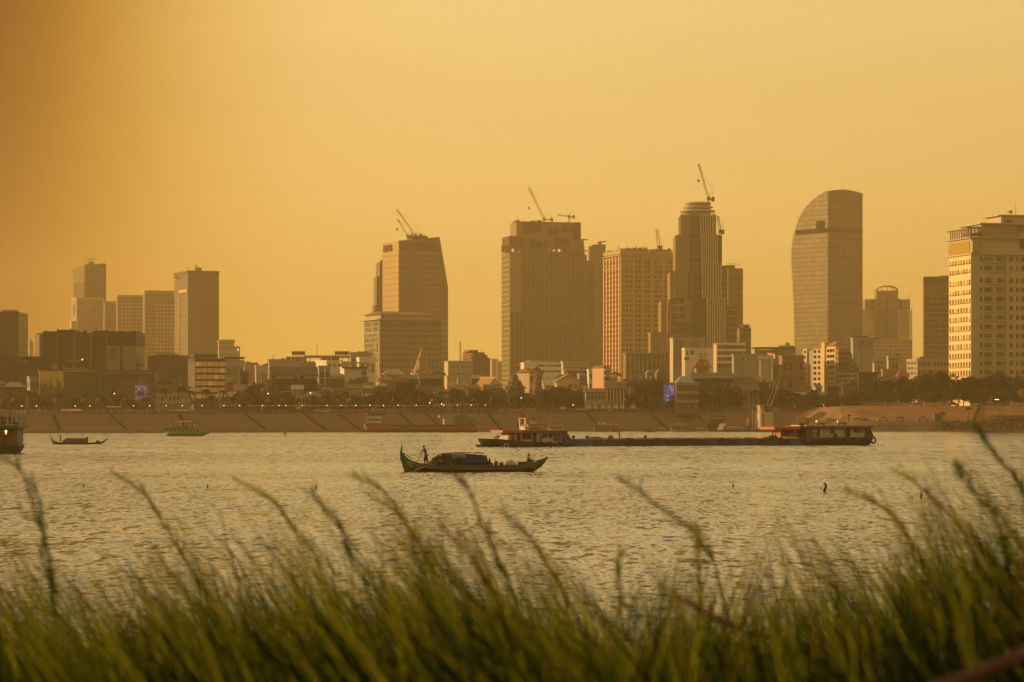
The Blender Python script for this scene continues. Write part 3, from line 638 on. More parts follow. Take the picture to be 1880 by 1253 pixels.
m = MB(); lattice(m, (b.fx(1228), 1, 0), (b.fx(1228), 1, b.z(549)), 2.4, 24, .25); m.make('hoist_mast', mat('orange_steel', (.45, .2, .09), .6, .1), b.root, recalc=False)
MB().box(b.fx(1332), b.fx(1354), 4, 34, -1, b.z(563)).make('right_bay', slot_m, b.root, recalc=False)
m = MB(); zz = b.z(606); z2 = b.z(594)
m.box(b.fx(1236), b.fx(1295), -4, -1, zz - .8, zz).box(b.fx(1236), b.fx(1295), -4, -1, z2, z2 + .6)
for i in range(14): xx = b.fx(1237) + i * (b.fx(1295) - b.fx(1237)) / 14; m.tube([(xx, -3.8, zz), (xx + 1.4, -3.8, z2)], .2, 4); m.tube([(xx + 1.4, -3.8, zz), (xx, -3.8, z2)], .2, 4)
m.make('scaffold_deck', c_metal, b.root, recalc=False)
cxm = b.fx(1284)
MB().lathe([(b.fx(1308) - cxm, b.z(396)), (b.fx(1308) - cxm, b.z(368))], 20, cxm, 18, sy=.8).make('drum', slot_m, b.root)
for q, p in ((370.5, 1310), (377.5, 1313), (384.5, 1317)):
    rr = b.fx(p) - cxm; z_ = b.z(q)
    MB().lathe([(rr * .7, z_ - 1.0), (rr * .97, z_ - .3), (rr, z_ + .5), (rr * .8, z_ + .9), (rr * .3, z_ + .95)], 28, cxm, 18, sy=.85).make('disc', fin_m, b.root, smooth=True)
m = MB()
for i in range(18): xx = b.fx(1251) + i * (b.fx(1316) - b.fx(1251)) / 18; m.box(xx, xx + .5, 5, 6, b.z(394), b.z(388.5))
m.make('parapet', fp, b.root, recalc=False)
ST = b
crane('tall thin crane rising above the three discs of the stepped tower', 1301, 368, 1282.5, 301, 1732, 3.5, 330, 2, 1.0)
crane('small crane clamped to the right shoulder of the stepped tower', 1322, 428, 1318, 397, 1738, 2.5, None, 3, 1.2)

b = B('office_tower', 'plain green-tinted tower with a roof rail behind the finned tower', 'tower', 1337, 1900, 0.0)
MB().box(0, b.fx(1364), 0, 30, -1, b.z(493)).make('wall', grid_mat('greentint', (0.17, 0.13, 0.065), (0.2, 0.155, 0.085), 2, 6.4, .3, .5), b.root, recalc=False)
m = MB(); m.box(-2, b.fx(1350), 3, 9, b.z(493), b.z(487)); m.box(0, b.fx(1352), 2, 2.3, b.z(484.5), b.z(484))
for i in range(8): m.box(i * 1.2, i * 1.2 + .2, 2, 2.3, b.z(488), b.z(484))
m.make('roof_rail', c_metal, b.root, recalc=False)
b = B('annex_tower', 'rough brown annex with scaffold poles right of the finned tower', 'building', 1358, 1760, 0.0)
MB().box(0, b.fx(1379), 0, 26, -1, b.z(602)).make('wall', grid_mat('annexgrid', (0.13, 0.085, 0.045), (0.24, 0.17, 0.09), 2.4, 5, .5, .7), b.root, recalc=False)
m = MB()
for i in range(9): m.tube([(i * .8 + .3, .3, b.z(603)), (i * .8 + .3, .3, b.z(595 + (i % 3)))], .12, 4)
m.box(b.fx(1364), b.fx(1376), 2, 12, b.z(602), b.z(596)); m.make('roof_plant', c_metal, b.root, recalc=False)

# curved sail tower
b = B('curved_tower', 'tall glass tower curved like a sail, with a square notch near its top', 'tower', 1519.5, 2450, R(38))
s_ = 3.386; cur = [(333, 72), (312, 80), (290, 92), (250, 120), (215, 155), (180, 205), (155, 255), (140, 300), (128, 340), (118, 400), (113, 450), (112, 500), (118, 600), (124, 700), (128, 800), (131, 950), (132, 1040)]
W = b.fx(1583); prof = [(0, -1), (0, b.z(351.5))]
zc = []
for (u, v) in cur:
    y = max(0.3, b.ly(1420 + u / s_)); prof.append((y, b.z(330 + v / s_, 0, y))); zc.append(prof[-1])
prof.append((zc[-1][0], -1))
gv = grid_mat('sail_glass', (0.36, 0.28, 0.14), (0.03, 0.022, 0.01), 4.7, 4.0, .5, 1.1, rough=.15, var=.35, metal=.15)
gv2 = grid_mat('sail_glass_front', (0.22, 0.17, 0.09), (0.02, 0.015, 0.008), 3.5, 8.0, .6, 1.3, rough=.25, var=.3)
MB().xprism(prof, 0, W).make('wall', gv, b.root)
MB().box(0.05, W + .1, -.35, -.02, -1, b.z(352)).make('front_glazing', gv2, b.root, recalc=False)
MB().box(W - .2, W + .4, 0, 20, -1, b.z(353)).make('right_side', c_dk, b.root, recalc=False)
pts = [(W * i / 12, b.z(351.5) + 2.3 * math.sin(math.pi * i / 12)) for i in range(13)]
MB().yprism([(0, b.z(356))] + pts + [(W, b.z(356))], -.6, 2.2).make('crown', mat('crown_edge', (.10, .07, .04), .6, .1), b.root)
dkb = mat('sail_band', (0.02, 0.014, 0.008), .95, .1, spec=0.0)
MB().box(-.3, W + .05, -.6, .1, b.z(426), b.z(417.5)).make('dark_band', dkb, b.root, recalc=False)
MB().box(-.4, .1, 0.6, b.ly(1461.5), b.z(427), b.z(419)).box(-.45, .1, b.ly(1514), b.ly(1499), b.z(424), b.z(405)).make('square_notch', dkb, b.root, recalc=False)
for k in range(8, 58):
    zz = b.z(690) + k * (b.z(360) - b.z(690)) / 60
    ys = [zc[i][0] + (zc[i+1][0] - zc[i][0]) * (zc[i][1] - zz) / max(.01, zc[i][1] - zc[i+1][1]) for i in range(len(zc) - 1) if zc[i+1][1] <= zz <= zc[i][1]]
    if ys: MB().box(-.25, W * .3, ys[0] - .4, ys[0] + 1.1, zz, zz + .8).make('edge_fin', mat('edge_fin', (0.22, .15, .08), .6, .1), b.root, recalc=False)
MB().tube([(W*.55, 5, b.z(350)), (W*.55, 5, b.z(342))], .12, 4).make('antenna', c_metal, b.root)
MB().box(W - 3, W + 2, 1, 3, b.z(356), b.z(354)).make('cleaning_cradle', c_metal, b.root, recalc=False)

# skeleton tower with dome
b = B('unfinished_tower', 'see-through concrete skeleton tower with a domed top, far right', 'tower', 1584, 2700, 0.0)
cs = mat('skeleton_concrete', (0.30, 0.225, 0.125), .9, .15, .1)
MB().box(b.fx(1584), b.fx(1675), 0, 26, -1, b.z(624)).make('lower_floors', grid_mat('skel_grid', (0.25, .19, .11), (.32, .25, .15), 4, 3.7, .6, .8), b.root, recalc=False)
for p0, p1 in ((1612, 1626.5), (1631.5, 1648)): MB().box(b.fx(p0), b.fx(p1), 2, 24, b.z(625), b.z(569)).make('core_wall', cs, b.root, recalc=False)
nfl = 15
for k in range(nfl):
    z_ = b.z(624) + k * (b.z(569) - b.z(624)) / nfl
    MB().box(b.fx(1584), b.fx(1675), 0, 26, z_, z_ + .6).make('floor_slab', cs, b.root, recalc=False)
for px in (1585, 1589.5, 1594, 1598, 1602.5, 1607, 1611, 1648.5, 1653, 1657, 1661, 1665.5, 1670, 1674):
    for y in (0.2, 24): MB().box(b.fx(px) - .3, b.fx(px) + .3, y, y + .8, b.z(625), b.z(566)).make('column', cs, b.root, recalc=False)
MB().box(b.fx(1588), b.fx(1600), 0, 26, b.z(569), b.z(550)).box(b.fx(1605), b.fx(1628), 1, 26, b.z(569), b.z(549)).box(b.fx(1631), b.fx(1652), 1, 26, b.z(569), b.z(549)).box(b.fx(1656), b.fx(1671), 0, 26, b.z(569), b.z(550)).make('upper_block', cs, b.root, recalc=False)
MB().box(b.fx(1600), b.fx(1656), 0, 26, b.z(552), b.z(550)).box(b.fx(1600), b.fx(1656), 0, 26, b.z(563), b.z(561)).make('floor_slab', cs, b.root, recalc=False)
MB().box(b.fx(1611), b.fx(1627.5), 2, 24, b.z(550), b.z(535)).box(b.fx(1631), b.fx(1648), 2, 24, b.z(550), b.z(535)).make('top_block', cs, b.root, recalc=False)
m = MB(); c0 = b.fx(1629.5); rr = b.fx(1649) - c0
for i in range(13):
    a_ = math.pi * i / 12; m.tube([(c0 + rr * math.cos(a_), 2, b.z(534) + (b.z(525.5) - b.z(534)) * math.sin(a_)), (c0 + rr * math.cos(a_), 24, b.z(534) + (b.z(525.5) - b.z(534)) * math.sin(a_))], .35, 4)
    if i in (2, 4, 6, 8, 10): m.tube([(c0 + rr * math.cos(a_), 2, b.z(550)), (c0 + rr * math.cos(a_), 2, b.z(534) + (b.z(525.5) - b.z(534)) * math.sin(a_))], .3, 4)
m.tube([(c0 + rr * math.cos(math.pi * i / 16), 2, b.z(534) + (b.z(525.5) - b.z(534)) * math.sin(math.pi * i / 16)) for i in range(17)], .6, 4)
m.box(c0 - rr, c0 + rr, 1.6, 2.4, b.z(534.8), b.z(533.6)).box(b.fx(1609), b.fx(1610), 2, 3, b.z(550), b.z(534)).box(b.fx(1648), b.fx(1649.4), 2, 3, b.z(550), b.z(534))
m.make('dome', cs, b.root)
m = MB()
for i in range(20): xx = b.fx(1588) + i * (b.fx(1671) - b.fx(1588)) / 20; m.box(xx, xx + .25, 1, 1.3, b.z(550), b.z(547 + (i * 7 % 3)))
m.box(b.fx(1670), b.fx(1670.7), 1, 1.5, b.z(550), b.z(539)); m.make('rebar', c_metal, b.root, recalc=False)

# beige block left of the big hotel
b = B('office_block', 'beige office block with rows of slit windows left of the bright hotel', 'building', 1696, 1650, pl=1694, D=30)
W = b.fx(1746); H = b.z(508)
MB().box(0, W, 0, 30, -1, H).make('wall', mat('beige_block', (0.26, 0.17, 0.10), .8, .1, .06), b.root, recalc=False)
MB().box(-.2, W + .1, -.6, .1, b.z(520), b.z(511)).make('top_band', mat('beige_dark', (0.19, .12, .07), .8, .1), b.root, recalc=False)
fr = []
for j in range(13):
    q = 547 + j * 9.9
    for i in range(13): fr.append((b.fx(1698 + i * 3.55), b.z(q + 6), 0.62, b.z(q) - b.z(q + 6)))
b.wins(front=fr, m=GLb, y=-.05)
for i in range(13): MB().box(b.fx(1697 + i * 3.6), b.fx(1697 + i * 3.6) + .5, -.5, .05, b.z(542), b.z(524)).make('fin', mat('beige_fin', (0.36, .25, .15), .8, .1), b.root, recalc=False)
for j in range(14): MB().box(-.1, W + .1, -.35, .05, b.z(545 + j * 9.9), b.z(543.6 + j * 9.9)).make('floor_band', mat('beige_fin', (0.36, .25, .15)), b.root, recalc=False)
MB().box(W*.6, W, 4, 20, H, b.z(506)).make('roof_plant', c_conc, b.root, recalc=False)

# big bright hotel at the right edge
b = B('hotel', 'large cream hotel at the right edge with a blazing golden left side', 'hotel', 1784, 1180, pl=1742, D=24, z0=10.0)
W = b.fx(1990); H = b.z(437); s_ = 3.795
cH = mat('hotel_cream', (0.50, 0.43, 0.29), .7, .07, .1, streak=True); cHs = mat('hotel_cream_sunlit', (0.80, 0.60, 0.27), .65, .05, .1)  # the side copy of the cream has golden sunlight in its colour
MB().box(0, W, 0, 24, -1, H).make('wall', cH, b.root, recalc=False)
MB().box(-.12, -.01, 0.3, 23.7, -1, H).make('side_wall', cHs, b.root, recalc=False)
rows = [420, 485, 563, 633, 692, 757, 820, 882, 947, 1010, 1075, 1137, 1195]
le = []
for v in rows:
    q = 370 + (v - 18) / s_
    for i in range(8): le.append((1.8 + i * 2.9, b.z(q + 9.2), 1.15, b.z(q) - b.z(q + 9.2)))
b.wins(left=le, m=mat('sunlit_glass', (.26, .17, .07), .4, 0), x=-.25, cap=80, t=.1)  # panes on the lit side made paler, sunlight painted in
rowf = [402, 465, 552, 615, 680, 745, 808, 874, 938, 1003, 1067, 1130, 1190]
fr = []
for v in rowf:
    q = 370 + (v - 18) / s_
    for u, w_ in ((460, 15), (487, 10), (510, 28), (534, 10), (570, 10), (592, 28), (616, 10), (670, 22), (712, 16), (741, 9), (760, 22), (783, 9), (820, 22), (860, 22)):
        fr.append((b.fx(1680 + u / s_), b.z(q + 8.6), w_ / s_ / 4.426, b.z(q) - b.z(q + 8.6)))
b.wins(front=fr, m=GL, y=-.02, cap=100, t=.1)
for v in rowf:
    q = 370 + (v + 20) / s_
    MB().box(b.fx(1680 + 478 / s_), b.fx(1680 + 632 / s_), -.7, .05, b.z(q + 1.2), b.z(q)).make('sill', cH, b.root, recalc=False)
    MB().box(-.75, -.1, .6, 23, b.z(q + 1.6), b.z(q + .4)).make('sill', mat('sunlit_sill', (0.5, .32, .14), .7, .1), b.root, recalc=False)  # side sills coloured warmer to paint in the sun
for (q, e, h) in ((436, 1.3, 1.6), (439.5, .6, 2), (466, 1.0, 1.6)): MB().box(-e, W, -e, 24 + e, b.z(q + h), b.z(q)).make('cornice', cH, b.root, recalc=False)
MB().box(-.5, -.15, 1.2, 22.5, b.z(464), b.z(443)).make('sunlit_louvre', mat('bright_louvre', (0.85, 0.62, 0.12), .5, .15, 2.0), b.root, recalc=False)  # yellow sun glow painted as the surface colour
m = MB()
for i in range(22): m.box(-.7, -.5, 1.4 + i, 1.6 + i, b.z(464), b.z(443))
m.make('louvre_slat', mat('slat', (0.55, .38, .09), .6, 0), b.root, recalc=False)
for u in (640, ): MB().box(b.fx(1680 + 632 / s_), b.fx(1680 + 645 / s_), -.8, .1, 0, b.z(466)).make('pilaster', cH, b.root, recalc=False)
MB().box(-.5, b.fx(1680 + 440/s_), -.45, .1, 0, b.z(466)).make('corner_pilaster', cH, b.root, recalc=False)
MB().box(b.fx(1680 + 395/s_), b.fx(1680 + 465/s_), -.9, .1, b.z(463), b.z(441)).make('crown_panel', mat('crown_pink', (0.42, .3, .18), .7, .05), b.root, recalc=False)
MB().box(b.fx(1680 + 466 / s_), b.fx(1680 + 728 / s_), .5, 22, H, b.z(411)).make('penthouse', mat('hotel_tan', (0.36, .25, .15), .7, .06), b.root, recalc=False)
MB().box(b.fx(1680 + 450 / s_), W, -.6, 23, b.z(411.5), b.z(409)).make('cornice', cH, b.root, recalc=False)
MB().box(b.fx(1680 + 728 / s_), W, .2, 22, H, b.z(411)).make('penthouse_wing', cH, b.root, recalc=False)
b.wins(front=[(b.fx(1680 + 745/s_), b.z(424), 1.9, 2.6), (b.fx(1680 + 745/s_), b.z(455), 1.9, 4.4)], m=GLg, y=-.3, t=.6)
MB().box(b.fx(1680 + 620 / s_), W, 3, 18, b.z(409), b.z(394)).make('lift_house', cH, b.root, recalc=False)
MB().box(b.fx(1680 + 595 / s_), W, 2, 19, b.z(394.5), b.z(392.6)).make('roof_slab', cH, b.root, recalc=False)
MB().box(b.fx(1680 + 645 / s_), b.fx(1680 + 690/s_), 1.8, 3, b.z(406), b.z(402)).make('roof_plant', c_metal, b.root, recalc=False)
m = MB()
for i in range(12):
    x0 = b.fx(1744 + i * 4.6); m.box(-4 + i * 1.5 + 3.6, -4 + i * 1.5 + 3.9, 3, 3.3, H, b.z(418)); m.box(-.2, .1, 1 + i * 1.9, 1.3 + i * 1.9, H, b.z(420))
    m.tube([(-.2 + i * 1.5, 2, b.z(419)), (1.6 + i * 1.5, 2, b.z(425))], .16, 4)
m.box(-1, b.fx(1680 + 464/s_), -.3, .1, b.z(419.5), b.z(417)).box(-1.2, -.8, 0, 23, b.z(421), b.z(419)).box(-1, b.fx(1680+464/s_), 3, 3.4, b.z(418), b.z(416))
m.box(-.5, b.fx(1680+464/s_), .2, 2.8, b.z(433), b.z(428)); m.make('pergola', mat('dark_pergola', (0.09, .05, .035), .7, .1), b.root, recalc=False)
HT = b
# ------------------------------------------------------------------ low city in front of the towers
LM = [(14, 'the dark tower at the left edge'), (125, 'the green lit hoarding'), (232, 'the blue framed screen hall'), (315, 'the block with rooftop letters'), (385, 'the amber-windowed offices'), (430, 'the white pergola house'), (545, 'the dark tiled hall'), (635, 'the white terrace house'), (710, 'the red-roofed hotel'), (774, 'the golden spire'), (840, 'the pale blue block'), (889, 'the orange temple roof'), (945, 'the broad grey stupa'), (987, 'the slim grey stupa'), (1045, 'the gabled shed'), (1097, 'the pink slab house'), (1190, 'the great spreading tree'), (1231, 'the violet screen'), (1288, 'the curly red temple roof'), (1365, 'the windowless grey block'), (1410, 'the white ferry tower'), (1455, 'the pinkish terrace block'), (1525, 'the stepped cream apartments'), (1605, 'the far skeleton tower'), (1718, 'the beige slit-window block'), (1762, 'the golden side of the big hotel'), (1840, 'the front of the big hotel')]
ORD = ['', 'second', 'third', 'fourth', 'fifth', 'sixth', 'seventh', 'eighth', 'ninth', 'tenth', 'eleventh', 'twelfth', 'thirteenth', 'fourteenth', 'fifteenth', 'sixteenth', 'seventeenth', 'eighteenth']
_pend = {}
def place_label(o, base, px, prep='below'):
    lm = min(LM, key=lambda l: abs(l[0] - px))[1]
    _pend.setdefault((base, prep, lm), []).append((px, o))
def settle_labels():
    for (base, prep, lm), l in _pend.items():
        l.sort(key=lambda t: t[0])
        for i, (px, o) in enumerate(l):
            e = '' if len(l) == 1 else (', leftmost' if i == 0 else (', rightmost' if i == len(l) - 1 else ', %s from left' % ORD[i]))
            o['label'] = '%s %s %s%s' % (base, prep, lm, e)
    _pend.clear()

def low(name, label, pl, pc, pr, pt, d, D, col, floors=0, nx=0, roof='flat', a=0.0, wm=None, fw=.5, fh=.5, left=(0, 0), slabs=False, pb=None, rcol=None, junk=0, side=None, cat='building', parapet=True, ridge=None):
    b = B(name, label, cat, pc, d, pl=pl, D=D) if pl < pc else B(name, label, cat, pc, d, a)
    W = b.fx(pr); H = b.z(pt)
    rh = 0
    if roof in ('hip', 'gable', 'gablef'): rh = min(H * .45, ridge or W * .22); H -= rh
    MB().box(0, W, 0, D, -1, H).make('wall', col, b.root, recalc=False)
    if side: MB().box(-.08, -.01, .05, D - .05, -1, H).make('side_wall', side, b.root, recalc=False)
    if roof == 'flat':
        if parapet: MB().box(-.25, W + .25, -.25, D + .25, H - .35, H + .55).make('parapet', rcol or col, b.root, recalc=False)
    elif roof == 'hip':
        MB().rings([[(-.8, -.9, H), (W + .8, -.9, H), (W + .8, D + .8, H), (-.8, D + .8, H)], [(W*.22, D*.45, H + rh), (W*.78, D*.45, H + rh), (W*.78, D*.55, H + rh), (W*.22, D*.55, H + rh)]]).make('roof', rcol or c_redroof, b.root)
    elif roof == 'gable':      # ridge along the front
        MB().xprism([(-1, H - .3), (-1, H), (D/2, H + rh), (D + 1, H), (D + 1, H - .3)], -.6, W + .6).make('roof', rcol or c_redroof, b.root)
    elif roof == 'gablef':     # gable faces the river
        MB().yprism([(0, H), (W/2, H + rh), (W, H)], 0, D).make('gable', col, b.root)
        MB().yprism([(-.8, H - .3), (W/2, H + rh + .15), (W + .8, H - .3), (W + .8, H - .05), (W/2, H + rh + .5), (-.8, H - .05)], -.9, D + .6).make('roof', rcol or c_redroof, b.root)
    zb = 0.4 if pb is None else b.z(pb)
    if floors and nx: b.wins(front=grid(W*.03, W*.97, zb, H - .3, nx, floors, fw, fh), m=wm or GLb, y=-.02, cap=60)
    if left[0]: b.wins(left=grid(D*.05, D*.95, zb, H - .3, left[0], left[1], .5, .5), m=wm or GLb, x=-.05, cap=40)
    if slabs and floors:
        for k in range(1, floors + 1):
            z_ = zb + (H - .3 - zb) * k / floors
            MB().box(-.2, W + .2, -1.3, .05, z_ - .3, z_).box(-.2, W + .2, -1.35, -1.25, z_, z_ + .9).make('balcony', slabs if not isinstance(slabs, bool) else col, b.root, recalc=False)
    if junk: roof_junk(b, pc + 1, pr - 1, pt, 1, D - 2, junk, c_metal, pc, 1.8)
    b.W = W; b.H = H
    return b
def water_tank(b, x, y, z, r=1.1, h=2.2):
    MB().lathe([(r, z + .6), (r, z + .6 + h), (r * .5, z + h + 1.0)], 8, x, y).box(x - r, x + r, y - r, y + r, z, z + .5).make('water_tank', c_metal, b.root)

# --- far left
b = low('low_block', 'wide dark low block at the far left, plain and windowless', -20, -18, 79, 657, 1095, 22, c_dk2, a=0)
m = MB()
for i in range(9): m.box(b.fx(33 + i * 2.4), b.fx(34.5 + i * 2.4), -.4, -.1, b.z(665), b.z(661.5))
m.make('pale_lettering', mat('dim_letters', (.16, .11, .07), .7, 0), b.root, recalc=False)
low('side_block', 'small grey block with an orange sunlit edge beside the green hoarding', 50, 55, 71, 694, 1078, 8, c_grey, 3, 2, side=c_pale, left=(1, 3))
b = B('mall_block', 'dark brown mall with a rounded left end and two pale hoardings', 'building', 80, 1130, 0.0)
W = b.fx(248)
H = b.z(613); m = MB(); r0 = b.fx(61)
pts = [(W, 0), (W, 30), (r0 + 1, 30)] + [(0 + r0 * math.cos(a_), 6 - 6 * math.sin(a_)) for a_ in [math.pi * i / 16 for i in range(0, 9)]][:8] + [(0, 0)]
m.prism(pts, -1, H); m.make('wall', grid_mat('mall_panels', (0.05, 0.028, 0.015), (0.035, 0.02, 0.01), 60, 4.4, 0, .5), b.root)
for px in (106, 137, 167, 196): MB().box(b.fx(px) - .6, b.fx(px) + .6, -.8, 0.1, -1, H).make('pier', mat('mall_pier', (0.14, .09, .055), .8, .1), b.root, recalc=False)
MB().box(b.fx(82), b.fx(196), -.4, .1, b.z(636), b.z(614)).make('upper_panel', mat('mall_upper', (0.04, .024, .013), .8, .1), b.root, recalc=False)
for q in (645, 654, 663): MB().box(b.fx(82), b.fx(196), -.35, .1, b.z(q + 1), b.z(q)).make('floor_band', mat('mall_upper', (0.075, .047, .028)), b.root, recalc=False)
MB().box(b.fx(196), W + .3, -.6, 28, b.z(635), b.z(609.5)).make('dark_crown', c_dk2, b.root, recalc=False)
MB().box(b.fx(240), W + .3, -.6, 20, b.z(610), b.z(608.6)).box(b.fx(205), b.fx(226), -.6, 20, b.z(612), b.z(608.6)).make('roof_frame', c_dk2, b.root, recalc=False)
MB().box(b.fx(102), b.fx(134), 3, 16, H, b.z(605.5)).box(b.fx(86), b.fx(120), 3, 14, H, b.z(609)).make('roof_plant', c_dk2, b.root, recalc=False)
MB().box(b.fx(170), b.fx(196), 3, 14, H, b.z(607)).make('roof_house', c_dk2, b.root, recalc=False)
roof_junk(b, 64, 196, 612, 4, 20, 26, c_dk2, 4, 1.6)
hb = mat('hoarding_pale', (0.26, 0.185, 0.135), .8, .05, .05)
MB().box(b.fx(197), b.fx(221), -1.1, -.6, b.z(682), b.z(635.5)).make('hoarding', hb, b.root, recalc=False)
MB().box(b.fx(226), b.fx(250), -1.1, -.6, b.z(682), b.z(635.5)).make('hoarding', hb, b.root, recalc=False)
ds = mat('sign_brown', (0.10, 0.065, 0.05), .8, 0)
text(b.root, 'HYATT', 1.45, (b.fx(209), -1.15, b.z(656)), (R(90), 0, 0), ds, ext=.03, align='CENTER')
text(b.root, 'REGENCY', .8, (b.fx(209), -1.15, b.z(659.5)), (R(90), 0, 0), ds, ext=.03, align='CENTER')
MB().lathe([(1.0, -1.2), (1.25, -1.2), (1.25, -1.1), (1.0, -1.1)], 16, b.fx(208.5), b.z(644), ax='y').tube([(b.fx(208.5) - .5, -1.15, b.z(646)), (b.fx(208.5), -1.15, b.z(642)), (b.fx(208.5) + .5, -1.15, b.z(646))], .12, 4).make('emblem', ds, b.root)
MB().box(b.fx(121), b.fx(154), -3, -.8, b.z(664), b.z(661)).box(b.fx(126), b.fx(150), -2.4, -.8, b.z(667), b.z(665)).make('orange_canopy', mat('orange_canopy', (0.28, .13, .05), .8, .1), b.root, recalc=False)
MB().lathe([(.1, 0), (.35, .3), (.1, .6)], 6, b.fx(153.5), -3.2).make('lamp', mat('lamp_glow', (1, .9, .7), .5, 0, emit=(1, .85, .6), es=1.6), b.root).location.z = b.z(662)

gr = mat('green_net', (0.075, 0.085, 0.022), .9, .2, .15); 
b = low('hoarding_hall', 'green netted hall with strings of amber light on its left half', 71, 73, 180, 681, 1070, 12, gr, a=0)
MB().box(b.fx(104), b.fx(176), -.5, .1, b.z(682.5), b.z(681)).make('top_rail', c_pale, b.root, recalc=False)
rnd = random.Random(3); am = mat('amber_light', (.5, .3, .05), .6, 0, emit=(1, .55, .1), es=.28)
for i in range(26):
    px = 73 + i * 1.75 if i < 24 else 112 + i % 24 * 4; top = 681 + rnd.random() * 2; bot = top + rnd.uniform(12, 32)
    MB().box(b.fx(px), b.fx(px) + .1, -.3, -.1, b.z(bot), b.z(top)).make('light_string', am, b.root, recalc=False)
MB().box(b.fx(96), b.fx(106), 4, 5, b.z(681), b.z(667)).make('orange_board', mat('orange_board', (0.33, .17, .06), .8, .1), b.root, recalc=False)
m = MB()
for i in range(9): m.box(b.fx(118 + i * 5), b.fx(119.5 + i * 5), 5, 6, b.z(681), b.z(673 + i % 3))
m.make('roof_posts', c_pale, b.root, recalc=False)

b = B('screen_hall', 'hall behind a big dark blue portal frame with a glowing picture screen', 'building', 184, 1060, 0.0)
bl = mat('portal_blue', (0.05, 0.05, 0.085), .6, .1); W = b.fx(282)
MB().box(0, W, 1, 16, -1, b.z(682)).make('wall', mat('hall_brown', (0.10, .075, .04), .8, .3, .3), b.root, recalc=False)
MB().box(-.3, W + .3, -.6, .9, b.z(690), b.z(680)).box(b.fx(276), W + .3, -.6, .9, -.5, b.z(690)).box(-.3, b.fx(188), -.6, .9, -.5, b.z(690)).make('portal_frame', bl, b.root, recalc=False)
m = MB()
for p0, p1 in ((186, 200), (202, 216), (240, 246), (248, 262), (263, 279)): m.box(b.fx(p0), b.fx(p1), -.75, -.6, b.z(685.5), b.z(683.5))
m.make('pale_lettering', mat('dim_blue_letters', (.22, .2, .2), .7, 0), b.root, recalc=False)
MB().box(b.fx(252), b.fx(276), .3, 1, b.z(745), b.z(690)).make('board', mat('board_olive', (.16, .13, .06), .8, .1), b.root, recalc=False)
def screen(b, p0, p1, q0, q1, y, kind):
    m = bpy.data.materials.new('led_picture_' + kind); m.use_nodes = True; t = m.node_tree; bs = t.nodes['Principled BSDF']; L = t.links.new
    co = t.nodes.new('ShaderNodeTexCoord'); no = t.nodes.new('ShaderNodeTexNoise'); no.inputs['Scale'].default_value = .55; no.inputs['Detail'].default_value = 3; no.inputs['Distortion'].default_value = 2; L(co.outputs['Object'], no.inputs[0])
    r = t.nodes.new('ShaderNodeValToRGB'); e = r.color_ramp.elements
    if kind == 'sunset':
        st = [(.30, (.02, .015, .01)), (.44, (.45, .05, .05)), (.5, (.6, .15, .3)), (.56, (.25, .3, .9)), (.62, (.15, .6, .65)), (.72, (.02, .02, .02))]
    else: st = [(.30, (.05, .03, .15)), (.46, (.16, .12, .55)), (.56, (.35, .3, .9)), (.66, (.8, .75, 1)), (.76, (.2, .2, .5)), (.9, (.1, .1, .2))]
    while len(e) < len(st): e.new(.5)
    for i, (p, c) in enumerate(st): e[i].position = p; e[i].color = (*c, 1)
    L(no.outputs[0], r.inputs[0]); L(r.outputs[0], bs.inputs['Emission Color']); bs.inputs['Emission Strength'].default_value = .28 if kind == 'sunset' else .45; bs.inputs['Base Color'].default_value = (.02, .02, .02, 1)
    return MB().box(b.fx(p0), b.fx(p1), y - .3, y, b.z(q1), b.z(q0)).make('picture_screen', m, b.root, recalc=False)
screen(b, 248, 270, 708, 735, .3, 'sunset')

b = B('letter_block', 'plain grey-brown block carrying a row of rooftop letters', 'building', 271, 1140, 0.0)
W = b.fx(358); tb = mat('taupe_wall', (0.15, 0.105, 0.07), .8, .06, .05, streak=True)
MB().box(0, W, 0, 20, -1, b.z(653)).make('wall', tb, b.root, recalc=False)
for px in (318, 338, 346): MB().box(b.fx(px), b.fx(px) + .2, -.1, .05, 2, b.z(655)).make('wall_joint', mat('joint', (.10, .07, .045), .8, 0), b.root, recalc=False)
MB().box(b.fx(284), b.fx(329), 1.2, 1.5, b.z(653), b.z(651.5)).make('letter_frame', c_metal, b.root, recalc=False)
text(b.root, 'JANANAC', 2.6, (b.fx(284.5), 1, b.z(654.5)), (R(90), 0, 0), mat('letters_dark', (.05, .035, .02), .7, 0), sx=.86)
b = B('office_house', 'office house with five rows of glowing amber windows', 'building', 358, 1105, pl=345, D=11)
W = b.fx(413); cb = mat('office_frame', (0.13, .09, .06), .8, .1)
MB().box(0, W, 0, 11, -1, b.z(658)).make('wall', cb, b.root, recalc=False)
MB().box(-.4, b.fx(399), -.6, 8, b.z(656), b.z(651)).make('roof', c_slab, b.root, recalc=False)
MB().box(-.3, W + .3, -.5, 8, b.z(663), b.z(659)).make('cornice', c_slab, b.root, recalc=False)
amb = mat('amber_curtain', (0.50, 0.27, 0.09), .6, .35, .9, emit=(1, .45, .12), es=.09)
for k in range(6):
    z1 = b.z(664.5 + k * 11.8); z0 = b.z(672.5 + k * 11.8)
    for i in range(5):
        x0 = W * (.01 + i * .198); MB().box(x0 + .15, x0 + W * .19, -.12, .05, z0, z1).make('window', amb if (k + i) % 5 else mat('amber_bright', (.6, .38, .1), .6, .3, .9, emit=(1, .6, .15), es=.13), b.root, recalc=False)
    MB().box(-.1, W + .1, -.5, .1, z0 - .75, z0 - .1).make('floor_band', c_slab, b.root, recalc=False)

